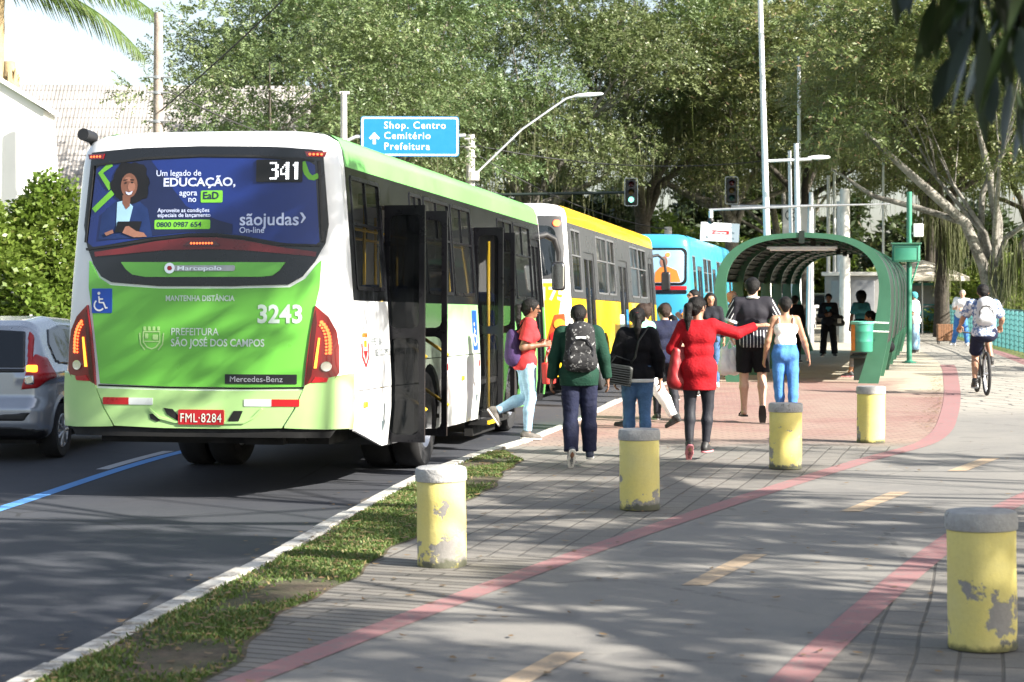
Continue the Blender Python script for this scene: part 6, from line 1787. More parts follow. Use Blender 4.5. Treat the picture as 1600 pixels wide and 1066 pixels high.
# ------------------------------------------------------------------ green post with a cabinet
gp = thing('cabinet_post', 'slim green post carrying a green cabinet and a small white box', 'post', (9.05, 45.2, 0), R(-8))
M('post_green', (0.045, 0.24, 0.155), 0.42, var=0.08, scale=4, coat=0.2)
mb = MB(); mb.tube([(0, 0, 0), (0, 0, 3.9)], 0.06, 12); mb.lathe([(0.16, 0), (0.16, 0.02), (0.06, 0.06)], 12, cap=False); mb.build('pole', MATS['post_green'], gp, 50)
mb = MB(); mb.rbox((-0.08, -0.12, 2.50), (0.62, 0.24, 0.40), 0.02); cb_ = mb.build('cabinet', MATS['post_green'], gp, 40)
mb = MB(); mb.rbox((-0.08, -0.12, 2.715), (0.68, 0.30, 0.04), 0.012); mb.build('cabinet_lid', MATS['shelter_green'], cb_, 40)
mb = MB()
for a, b, c, d in ((-0.34, -0.335, 2.34, 2.64), (0.175, 0.18, 2.34, 2.64)): mb.box(((a + b) / 2, -0.243, (c + d) / 2), (0.012, 0.01, d - c))
for z in (2.34, 2.64): mb.box((-0.08, -0.243, z), (0.53, 0.01, 0.012))
mb.build('cabinet_trim', MATS['shelter_green'], cb_)
mb = MB(); mb.tube([(0.20, -0.05, 2.30), (0.03, -0.02, 1.75)], 0.018, 8); mb.build('stay', MATS['post_green'], gp, 60)
mb = MB(); mb.rbox((0.20, 0.0, 3.02), (0.22, 0.14, 0.30), 0.02); mb.tube([(0, 0, 2.95), (0.2, 0, 2.95)], 0.02, 6); mb.build('meter_box', MATS['white_paint'], gp, 40)
# ------------------------------------------------------------------ wooden slatted litter bin by the path
wb = thing('slatted_bin', 'wooden slatted litter bin on short legs beside the path', 'litter bin', (13.15, 60.3, 0), 0)
M('slat_wood', (0.24, 0.12, 0.06), 0.8, var=0.3, scale=8)
mb = MB()
for k in range(9): mb.box((-0.20 + 0.05 * k, -0.14, 0.36), (0.036, 0.03, 0.50)); mb.box((-0.20 + 0.05 * k, 0.14, 0.36), (0.036, 0.03, 0.50))
for k in range(5): mb.box((-0.205, -0.10 + 0.05 * k, 0.36), (0.03, 0.036, 0.50)); mb.box((0.205, -0.10 + 0.05 * k, 0.36), (0.03, 0.036, 0.50))
mb.build('slats', MATS['slat_wood'], wb)
mb = MB()
for x in (-0.19, 0.19):
 for y in (-0.11, 0.11): mb.box((x, y, 0.07), (0.03, 0.03, 0.14))
mb.rbox((0, 0, 0.34), (0.34, 0.22, 0.48), 0.02); mb.build('liner', MATS['plastic_black'], wb)
# ------------------------------------------------------------------ teal railing on the lake side
M('railing_teal', (0.09, 0.27, 0.28), 0.5, var=0.12, scale=4)
def railing(label, pts):
 root = thing('railing', label, 'railing', (pts[0][0], pts[0][1], 0))
 base = Vector((pts[0][0], pts[0][1], 0))
 post0 = None; rails = MB(); k = 0
 for (a, b) in zip(pts[:-1], pts[1:]):
  d = Vector((b[0] - a[0], b[1] - a[1], 0)); L_ = d.length; d.normalize(); ang = math.atan2(d.y, d.x)
  n = max(1, round(L_ / 0.95))
  for i in range(n):
   p = Vector((a[0], a[1], 0)) + d * (L_ * i / n) - base
   if post0 is None:
    m_ = MB(); m_.rbox((0, 0, 0.54), (0.12, 0.05, 1.08), 0.02); post0 = m_.build('post', MATS['railing_teal'], root, 40); po_ = post0
   else:
    po_ = post0.copy(); COL.objects.link(po_); po_.parent = root
   po_.location = p; po_.rotation_euler = (0, 0, R(-8))
   q = Vector((a[0], a[1], 0)) + d * (L_ * (i + 1) / n) - base
   for z in (0.16, 0.30, 0.44, 0.58, 0.72, 0.86, 1.0):
    W_ = [p.lerp(q, t / 8) + Vector((0, 0, z - 0.055 * math.sin(math.pi * t / 8))) for t in range(9)]
    rails.tube(W_, 0.011, 4)
   rails.tube([p + Vector((0, 0, 1.10)), q + Vector((0, 0, 1.10))], 0.022, 6)
 rails.build('rails', MATS['railing_teal'], root, 60)
railing('teal railing with looped rails on the lake side of the cycle path', [(12.3, 45.0), (13.45, 52.0), (15.2, 66.0), (17.0, 80.0), (19.5, 95.0)])
# ------------------------------------------------------------------ signs and posts
def sign_text(mb, body, x, z, size, y, **k):
 V, F = text2d(body, size, k.get('align', 'LEFT'), k.get('bold', 0.02), 3, k.get('sx', 1.0), k.get('space', 1.0))
 mb.add([(x + a, y, z + b) for a, b in V], F)
def panel(mb, w, h, y, t, r, x=0, z=0, flip=False):
 P = rr(x - w / 2, z - h / 2, x + w / 2, z + h / 2, r)
 n = len(P)
 V = [(a, y, b) for a, b in P] + [(a, y + t, b) for a, b in P]
 mb.add(V, [tuple(range(n)), tuple(reversed(range(n, 2 * n)))] + [(i, n + i, n + (i + 1) % n, (i + 1) % n) for i in range(n)])
bs = thing('direction_sign', 'large blue direction sign on a pole arm above the green bus', 'road sign', (-4.07, 48.0, -0.1), 0)
mb = MB(); mb.tube([(0, 0, 0), (0, 0, 6.55)], [0.11, 0.075], 12); mb.tube([(-0.10, 0, 6.52), (0.14, 0, 6.52)], 0.045, 8); mb.build('pole', MATS['concrete_pole'], bs, 60)
mb = MB(); mb.tube([(0.0, 0.0, 5.2), (0.10, -0.05, 5.38), (0.30, -0.08, 5.46), (2.95, -0.08, 5.50)], 0.045, 8); mb.build('arm', MATS['galvanised'], bs, 60)
sg = bpy.data.objects.new('sign_face', None)
mb = MB(); panel(mb, 2.37, 0.97, -0.14, 0.03, 0.07, 1.60, 5.47)
sp_ = mb.build('sign_panel', MATS['sign_blue'], bs)
mb = MB(); P = rr(1.60 - 1.165, 5.47 - 0.465, 1.60 + 1.165, 5.47 + 0.465, 0.06); Q = rr(1.60 - 1.125, 5.47 - 0.425, 1.60 + 1.125, 5.47 + 0.425, 0.045); n = len(P)
mb.add([(a, -0.144, b) for a, b in P] + [(a, -0.144, b) for a, b in Q], [(i, (i + 1) % n, n + (i + 1) % n, n + i) for i in range(n)]); mb.build('sign_border', MATS['sign_white'], sp_)
mb = MB()
for tx, z in (('Shop. Centro', 5.66), ('Cemitério', 5.41), ('Prefeitura', 5.15)): sign_text(mb, tx, 0.97, z, 0.165, -0.146, bold=0.006, space=1.16, sx=0.98)
mb.build('sign_lettering', MATS['sign_white'], sp_)
mb = MB(); mb.add([(a + 0.74, -0.146, b + 5.33) for a, b in ((-0.035, -0.05), (0.035, -0.05), (0.035, 0.11), (0.09, 0.06), (0.13, 0.10), (0.0, 0.24), (-0.13, 0.10), (-0.09, 0.06), (-0.035, 0.11))], [tuple(range(9))]); mb.build('sign_arrow', MATS['sign_white'], sp_)
bs.rotation_euler = (R(0.0), R(-1.9) * 0, R(3))
cs_ = thing('camera_warning_sign', 'small white sign warning of camera monitoring, beyond the light blue bus', 'road sign', (6.1, 60.0, -0.1), 0)
mb = MB(); mb.tube([(-0.75, 0, 0), (-0.75, 0, 3.0), (-0.35, -0.02, 3.45), (-0.2, -0.02, 3.5)], 0.05, 8); mb.tube([(-0.3, 0.03, 3.42), (0.0, 0.03, 3.42)], 0.03, 6); mb.build('pole', MATS['galvanised'], cs_, 60)
mb = MB(); panel(mb, 1.17, 0.56, -0.06, 0.03, 0.03, 0.0, 3.50); sp_ = mb.build('sign_panel', MATS['sign_white'], cs_)
mb = MB(); sign_text(mb, 'Fiscalização', 0, 3.62, 0.085, -0.064, align='CENTER', bold=0.008, space=1.15); sign_text(mb, 'por', -0.46, 3.46, 0.075, -0.064, bold=0.008); sign_text(mb, 'de', 0.33, 3.46, 0.075, -0.064, bold=0.008); sign_text(mb, 'Monitoramento', 0, 3.29, 0.085, -0.064, align='CENTER', bold=0.008, space=1.1); mb.build('sign_lettering', MATS['letter_dark'], sp_)
mb = MB(); panel(mb, 0.53, 0.12, -0.064, 0.003, 0.02, 0.015, 3.49); rb_ = mb.build('red_bar', MATS['plate_red'], sp_)
mb = MB(); sign_text(mb, 'câmeras', 0.015, 3.455, 0.075, -0.068, align='CENTER', bold=0.012); mb.build('bar_lettering', MATS['sign_white'], rb_)
cs_.rotation_euler = (0, R(3), 0)
# street lamps and poles
def arm_lamp(root, pts, r, head_at, head_dir, L_=0.8, mat='lamp_white'):
 mb = MB(); mb.tube(pts, r, 8); a = mb.build('lamp_arm', MATS['galvanised'], root, 60)
 d = Vector(head_dir).normalized(); p = Vector(head_at)
 mb = MB(); mb.tube([p - d * 0.05, p + d * 0.1, p + d * L_ * 0.45, p + d * L_ * 0.9, p + d * L_], [0.035, 0.06, 0.075, 0.05, 0.02], 10); h = mb.build('lamp_head', MATS[mat], a, 60)
 h.scale = (1, 1, 1)
sl1 = thing('street_lamp', 'pale pole with a long slanting lamp arm behind the green bus', 'street lamp', (-1.30, 62.0, -0.1), 0)
mb = MB(); mb.tube([(0, 0, 0), (0, 0, 6.6)], [0.17, 0.13], 12); mb.rbox((0.1, -0.1, 5.3), (0.35, 0.25, 0.3), 0.03)
for z in (5.9, 6.2, 6.45): mb.tube([(-0.18, -0.1, z), (0.18, -0.1, z)], 0.04, 6)
mb.build('pole', MATS['concrete_pole'], sl1, 50)
arm_lamp(sl1, [(0.05, -0.1, 5.25), (1.6, -0.1, 6.75), (2.6, -0.1, 7.45), (3.0, -0.1, 7.72), (3.3, -0.1, 7.80)], 0.032, (3.3, -0.1, 7.80), (1, 0, 0.08), 0.85)
sl2 = thing('lamp_post', 'tall white lamp post rising behind the shelter out of the picture', 'street lamp', (7.75, 60.0, -0.1), 0)
mb = MB(); mb.tube([(0, 0, 0), (-0.03, 0, 3.0), (-0.24, 0, 10.4), (-0.27, 0, 12.0)], [0.11, 0.105, 0.075, 0.06], 14); mb.build('pole', MATS['lamp_white'], sl2, 60)
arm_lamp(sl2, [(-0.27, 0, 12.0), (-0.6, 0, 12.5), (-1.2, 0, 12.6)], 0.04, (-1.2, 0, 12.6), (-1, 0, 0.05))
tp = thing('signal_pole', 'pair of grey steel poles with a lamp arm behind the shelter roof', 'pole', (8.55, 59.0, -0.1), 0)
mb = MB(); mb.tube([(0, 0, 0), (-0.10, 0, 6.1)], [0.09, 0.07], 10); mb.tube([(-0.18, 0.2, 0), (-0.27, 0.2, 5.9)], [0.06, 0.05], 8); mb.build('pole', MATS['galvanised'], tp, 60)
arm_lamp(tp, [(-0.95, 0, 5.58), (0.35, 0, 5.64)], 0.045, (0.30, 0, 5.68), (1, 0, 0.03), 0.62)
# traffic signals on their mast arms
def signal(root, x, y, z, lit):
 mb = MB(); mb.rbox((x, y, z), (0.34, 0.12, 0.80), 0.05); o = mb.build('signal_housing', MATS['plastic_black'], root, 40)
 P = rr(x - 0.22, z - 0.46, x + 0.22, z + 0.46, 0.06); Q = rr(x - 0.20, z - 0.44, x + 0.20, z + 0.44, 0.05); n = len(P)
 mb = MB(); mb.add([(a, y - 0.065, b) for a, b in P] + [(a, y - 0.065, b) for a, b in Q], [(i, (i + 1) % n, n + (i + 1) % n, n + i) for i in range(n)]); mb.build('signal_border', MATS['metal_grey'], o)
 for k, m_ in enumerate(('lens_dark', 'lens_amber_off', 'signal_green' if lit else 'lens_green_off')):
  zz = z + 0.25 - 0.25 * k
  mb = MB(); mb.lathe([(0.09, 0), (0.06, 0.03), (0.001, 0.04)], 14, Matrix.Translation((x, y - 0.062, zz)) @ Matrix.Rotation(R(90), 4, 'X'), cap=False); mb.build('lens', MATS[m_], o, 180)
  mb = MB(); V = []; F = []
  for a in range(13):
   an = R(-20 + 220 * a / 12)
   for yy in (-0.06, -0.24): V.append((x + 0.105 * math.cos(an), y + yy, zz + 0.105 * math.sin(an)))
  for a in range(12): F.append((2 * a, 2 * a + 1, 2 * a + 3, 2 * a + 2))
  mb.add(V, F); mb.build('visor', MATS['plastic_black'], o, 60)
M('lens_amber_off', (0.10, 0.06, 0.01), 0.3); M('lens_green_off', (0.01, 0.06, 0.045), 0.3)
M('signal_green', (0.3, 0.9, 0.7), 0.3, var=0, emit=(0.30, 1.0, 0.72), es=0.8)
t1 = thing('traffic_signal', 'black traffic signal showing green, hung above the yellow bus', 'traffic light', (3.9, 65.0, -0.1), 0)
signal(t1, 0.0, 0, 4.95, True)
mb = MB(); mb.tube([(-5.2, 0.1, 0), (-5.2, 0.1, 5.0)], 0.09, 10); mb.tube([(-5.2, 0.1, 4.85), (0.2, 0.1, 4.95)], 0.05, 8); mb.build('mast', MATS['shelter_dark'], t1, 60)
t2 = thing('traffic_signal', 'dark unlit traffic signal beside the tall white lamp post', 'traffic light', (7.3, 66.0, -0.1), 0)
signal(t2, 0.0, 0, 5.05, False)
mb = MB(); mb.tube([(3.6, 0.1, 0), (3.6, 0.1, 4.7)], 0.09, 10); mb.tube([(3.6, 0.1, 4.55), (0.0, 0.1, 4.52)], 0.05, 8); mb.build('mast', MATS['galvanised'], t2, 60)
t3 = thing('camera_mast', 'long grey mast arm carrying a white dome camera', 'camera', (10.86, 57.0, -0.1), 0)
mb = MB(); mb.tube([(-2.3, 0.5, 0), (-2.3, 0.1, 4.2)], 0.05, 10); mb.tube([(0.0, 0, 4.22), (-2.2, 0, 4.17), (-5.2, 0, 4.05)], [0.02, 0.035, 0.035], 8); mb.build('mast', MATS['metal_grey'], t3, 60)
mb = MB(); mb.tube([(-5.15, 0, 4.02), (-5.15, 0, 3.80)], 0.06, 10); co = mb.build('camera_body', MATS['white_paint'], t3, 60)
mb = MB(); mb.ball((-5.15, 0, 3.74), 0.10, 12, 8); mb.build('camera_dome', MATS['plastic_black'], co, 180)
# wooden utility pole on the left and other poles
def plain_pole(name, label, loc, h, r0, r1, mat, lean=(0, 0), rings=()):
 root = thing(name, label, 'pole', (*loc, -0.1), 0)
 mb = MB(); mb.tube([(0, 0, 0), (lean[0], lean[1], h)], [r0, r1], 12); o = mb.build('pole', MATS[mat], root, 50)
 if rings:
  q = MB()
  for z in rings:
   q.lathe([(r1 + 0.03, z), (r1 + 0.03, z + 0.07)], 12, Matrix.Translation((lean[0] * z / h, 0, 0)), cap=False); q.tube([(-0.25 + lean[0], -0.1, z + 0.03), (0.27 + lean[0], -0.1, z + 0.03)], 0.02, 6)
   q.ball((0.26 + lean[0], -0.1, z + 0.1), 0.045, 8, 6)
  q.build('fittings', MATS['metal_grey'], root, 50)
 return root
plain_pole('utility_pole', 'wooden utility pole with steel fittings rising behind the green bus', (-8.05, 45.0), 8.05, 0.14, 0.10, 'wood_pole', (0.03, 0), (5.55, 6.2, 6.55))
plain_pole('utility_pole', 'pale concrete pole in front of the trees beyond the blue bus', (5.35, 68.0), 3.9, 0.14, 0.13, 'concrete_pole')
for i, (x, y, h, r, m, lab) in enumerate(((9.55, 66, 9.5, 0.07, 'lamp_white', 'thin white pole seen through the shelter, left of the speed sign'), (11.8, 74, 6.0, 0.075, 'lamp_white', 'thin white pole seen through the shelter, just behind the speed sign'),
          (13.0, 80, 6.5, 0.07, 'lamp_white', 'slender white pole farthest away through the shelter'), (9.35, 62, 4.8, 0.085, 'galvanised', 'grey steel pole behind the woman with folded arms'),
          (10.4, 62, 4.9, 0.18, 'concrete_pole', 'thick square-looking concrete pole beside the grey kiosk'), (9.0, 64, 3.0, 0.13, 'concrete_pole', 'short stout concrete post at the left of the shelter opening'),
          (13.1, 70, 6.8, 0.05, 'lamp_white', 'thin white pole above the right shoulder of the shelter'), (14.6, 78, 7.0, 0.05, 'lamp_white', 'thin white pole in front of the dark trees by the shelter'))):
 plain_pole('street_pole', lab, (x, y), h, r, r * .85, m)
# speed sign, kiosk, parasols, distant vehicles: what one sees through the shelter
sp_ = thing('speed_sign', 'round white speed sign with a red ring reading 50', 'road sign', (11.24, 66.0, 0), 0)
mb = MB(); mb.tube([(0, 0.03, 0), (0, 0.03, 2.2)], 0.035, 8); mb.build('pole', MATS['galvanised'], sp_, 60)
mb = MB(); mb.lathe([(0.17, 0), (0.17, 0.02), (0.001, 0.021)], 28, Matrix.Translation((0, 0, 2.0)) @ Matrix.Rotation(R(90), 4, 'X')); dk = mb.build('disc', MATS['sign_white'], sp_)
mb = MB(); mb.lathe([(0.17, 0.024), (0.132, 0.024)], 28, Matrix.Translation((0, 0, 2.0)) @ Matrix.Rotation(R(90), 4, 'X'), cap=False); mb.build('red_ring', MATS['plate_red'], dk)
mb = MB(); sign_text(mb, '50', 0, 1.945, 0.11, -0.026, align='CENTER', bold=0.03); mb.build('sign_lettering', MATS['plastic_black'], dk)
kk = thing('kiosk', 'grey flat-roofed kiosk seen through the shelter', 'kiosk', (10.85, 63.0, 0), R(-12))
M('kiosk_grey', (0.19, 0.185, 0.175), 0.7, var=0.2, scale=2)
mb = MB(); mb.rbox((0, 0, 1.05), (1.75, 1.3, 2.1), 0.03); mb.build('wall', MATS['kiosk_grey'], kk, 40)
mb = MB(); mb.rbox((0, 0, 2.15), (1.95, 1.5, 0.12), 0.03); mb.build('roof', MATS['concrete_pole'], kk, 40)
mb = MB(); mb.rbox((0, -0.66, 1.1), (1.35, 0.03, 1.7), 0.03); mb.build('door', MATS['frame_grey'], kk, 40)
def parasol(label, loc, col, r, h):
 root = thing('parasol', label, 'parasol', (*loc, 0), 0)
 M(col[0], col[1], 0.8, var=0.08)
 mb = MB(); mb.tube([(0, 0, 0), (0, 0, h)], 0.03, 8); mb.build('pole', MATS['metal_grey'], root, 60)
 V = [(0, 0, h)]; n = 16
 for (k, z) in ((0.5, h - 0.25), (1.0, h - 0.62)):
  for i in range(n): a = 2 * math.pi * i / n; V.append((r * k * math.cos(a), r * k * math.sin(a), z - (0.06 if i % 2 else 0) * k))
 for i in range(n): a = 2 * math.pi * i / n; V.append((r * math.cos(a), r * math.sin(a), h - 0.78))
 F = [(0, 1 + i, 1 + (i + 1) % n) for i in range(n)] + [(1 + b * n + i, 1 + (b + 1) * n + i, 1 + (b + 1) * n + (i + 1) % n, 1 + b * n + (i + 1) % n) for b in (0, 1) for i in range(n)]
 mb = MB(); mb.add(V, F); mb.build('canopy', MATS[col[0]], root, 20)
parasol('cream stall parasol behind the man in the teal cap', (15.3, 74.0), ('canvas_cream', (0.66, 0.60, 0.50)), 1.75, 2.75)
parasol('faded red parasol seen through the right end of the shelter', (14.75, 79.0), ('canvas_red', (0.38, 0.11, 0.09)), 0.9, 2.3)
# stall under the cream parasol
stl = thing('market_stall', 'teal and grey market stall under the cream parasol', 'stall', (15.6, 76.0, 0), R(-10))
M('stall_teal', (0.06, 0.22, 0.24), 0.6)
mb = MB(); mb.rbox((0, 0, 0.95), (1.9, 0.9, 1.9), 0.04); mb.build('booth', MATS['stall_teal'], stl, 40)
mb = MB(); mb.rbox((0, -0.47, 1.0), (1.7, 0.06, 0.08), 0.02); mb.box((0, -0.46, 1.45), (1.5, 0.03, 0.7)); mb.build('counter', MATS['frame_grey'], stl, 40)
for i, (x, y, rz, p, lab) in enumerate(((11.4, 82.0, -14, 'car_white', 'white car seen through the left of the shelter opening'), (14.2, 92.0, -16, 'car_dark', 'dark car far along the road, seen beside the kiosk'), (16.9, 95.0, -16, 'car_red', 'red car far along the road, seen beyond the shelter'), (8.6, 86.0, -14, 'car_white', 'white car far along the road, half hidden behind the shelter ribs'))):
 car(lab, (x, y, ROAD_Z), R(rz), p, 'cars far along the road')
# billboard behind the lamp posts
bbd = thing('notice_board', 'plain white notice board with a crossed-out symbol above the shelter roof', 'sign', (11.0, 76.0, 0), 0)
mb = MB(); panel(mb, 1.25, 1.25, 0, 0.04, 0.03, 0, 4.2); pb_ = mb.build('board', MATS['sign_white'], bbd)
mb = MB(); mb.tube([(-0.5, 0.06, 0), (-0.5, 0.06, 4.6)], 0.05, 8); mb.tube([(0.5, 0.06, 0), (0.5, 0.06, 4.6)], 0.05, 8); mb.build('legs', MATS['galvanised'], bbd, 60)
mb = MB()
for k in range(20):
 a0, a1 = 2 * math.pi * k / 20, 2 * math.pi * (k + 1) / 20
 mb.add([(-0.3 + .24 * math.cos(a0), -0.004, 4.5 + .24 * math.sin(a0)), (-0.3 + .24 * math.cos(a1), -0.004, 4.5 + .24 * math.sin(a1)), (-0.3 + .2 * math.cos(a1), -0.004, 4.5 + .2 * math.sin(a1)), (-0.3 + .2 * math.cos(a0), -0.004, 4.5 + .2 * math.sin(a0))], [(0, 1, 2, 3)])
mb.add([(-0.46, -0.004, 4.63), (-0.43, -0.004, 4.66), (-0.14, -0.004, 4.37), (-0.17, -0.004, 4.34)], [(0, 1, 2, 3)]); mb.add([(-0.14, -0.005, 4.63), (-0.17, -0.005, 4.66), (-0.46, -0.005, 4.37), (-0.43, -0.005, 4.34)], [(0, 1, 2, 3)])
mb.build('board_symbol', MATS['letter_dark'], pb_)
# ------------------------------------------------------------------ overhead cables
def cable(label, a, b, sag, r=0.018, group='overhead cables between the poles'):
 a, b = Vector(a), Vector(b)
 pts = [a.lerp(b, t / 16) - Vector((0, 0, sag * 4 * (t / 16) * (1 - t / 16))) for t in range(17)]
 mb = MB(); mb.tube(pts, r, 5); o = mb.build('cable', MATS['cable'], None, 180)
 tag(o, label, 'cable', group)
cable('overhead cable running from the wooden pole down behind the blue sign', (-8.0, 45.0, 6.3), (-1.3, 62.0, 6.2), 0.9)
cable('overhead cable climbing from the wooden pole to the top of the picture', (-8.0, 45.0, 5.7), (-2.6, 38.0, 9.0), 0.1)
cable('overhead cable between the slanting lamp pole and the traffic signals', (-1.3, 62.0, 6.2), (9.6, 66.0, 6.1), 0.5)
cable('lower overhead cable between the slanting lamp pole and the traffic signals', (-1.3, 62.0, 6.0), (5.4, 68.0, 3.7), 0.4)
# ------------------------------------------------------------------ trees and plants
def mat_bark(name, c1, c2, c3):
 t = NT(name); p = t.obj()
 n1 = t.noise(p, 2.0, 8, 0.75); n2 = t.noise(p, 14, 6, 0.7)
 c = t.mix(t.rng(n1, 0.42, 0.58, 0, 1), c1, c2)
 c = t.mix(t.rng(n2, 0.5, 0.7, 0, 0.8), c, c3)
 t.base(c); t.rough(0.95); t.bump(n2, 0.6, 0.03)
 return t.m
mat_bark('bark_grey', (0.13, 0.115, 0.095), (0.065, 0.055, 0.045), (0.22, 0.20, 0.175))
mat_bark('bark_white', (0.27, 0.255, 0.225), (0.11, 0.10, 0.085), (0.42, 0.40, 0.36))
mat_bark('bark_dark', (0.06, 0.05, 0.04), (0.035, 0.03, 0.025), (0.10, 0.09, 0.07))
mat_leafy('leaf_feather', (0.062, 0.106, 0.036), (0.175, 0.226, 0.095), (0.20, 0.19, 0.11), 0.45, 0.20, 1.0)
mat_leafy('leaf_olive', (0.090, 0.125, 0.040), (0.205, 0.225, 0.085), (0.24, 0.17, 0.10), 0.45, 0.20, 0.6)
mat_leafy('leaf_bush', (0.085, 0.160, 0.020), (0.185, 0.270, 0.050), (0.24, 0.28, 0.08), 0.42, 0.35, 0.6)
mat_leafy('leaf_bright', (0.095, 0.150, 0.020), (0.170, 0.220, 0.045), (0.24, 0.23, 0.08), 0.45, 0.4, 0.6)
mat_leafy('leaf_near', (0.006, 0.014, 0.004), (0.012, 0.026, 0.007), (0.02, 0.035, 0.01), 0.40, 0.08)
mat_leafy('moss', (0.075, 0.085, 0.038), (0.135, 0.140, 0.070), (0.17, 0.165, 0.09), 0.9, 0.3)
mat_leafy('palm_leaf', (0.060, 0.110, 0.022), (0.110, 0.160, 0.045), (0.16, 0.18, 0.06), 0.4, 0.25)
def sprays(r, P, D, n_leaf, rach, ll, lw, droop, tint_base):
 """feathery sprays: P positions, D directions; leaflets as small lozenges. returns V,F,C"""
 m = len(P)
 D = D / np.linalg.norm(D, axis=1, keepdims=True)
 up = np.array([0, 0, 1.0])
 S = np.cross(D, up); S /= np.maximum(np.linalg.norm(S, axis=1, keepdims=True), 1e-6)
 Nn = np.cross(S, D)
 roll = r.uniform(-0.9, 0.9, m)[:, None]
 S2 = S * np.cos(roll) + Nn * np.sin(roll)
 t = np.linspace(0.15, 1.0, n_leaf)
 L = rach * r.uniform(0.6, 1.3, m)
 V = []; T = []
 for i, ti in enumerate(t):
  for sd_ in (-1, 1):
   base = P + D * (L * ti)[:, None] - up * (droop * L * ti ** 2)[:, None]
   dirl = S2 * sd_ + D * 0.55 - up * 0.08 + r.normal(size=(m, 3)) * 0.22
   dirl /= np.linalg.norm(dirl, axis=1, keepdims=True)
   wv = np.cross(dirl, Nn + r.normal(size=(m, 3)) * 0.45); wv /= np.maximum(np.linalg.norm(wv, axis=1, keepdims=True), 1e-6)
   ln = ll * r.uniform(0.7, 1.3, m)[:, None]; wd = lw * r.uniform(0.7, 1.3, m)[:, None]
   V.append(np.stack([base, base + dirl * ln * .45 + wv * wd * .5, base + dirl * ln, base + dirl * ln * .45 - wv * wd * .5], 1))
   T.append(tint_base + r.normal(size=m) * 0.12)
 V = np.concatenate(V); T = np.concatenate(T)
 n = len(V)
 F = np.arange(n * 4).reshape(n, 4)
 C = np.stack([np.clip(T, 0, 1), r.random(n), r.random(n), np.ones(n)], 1)
 return V.reshape(-1, 3), F, np.repeat(C, 4, 0)
def limb_mesh(name, limbs, mat, parent):
 mb = MB()
 for pts, rs in limbs: mb.tube(pts, rs, 9)
 return mb.build(name, mat, parent, 60)
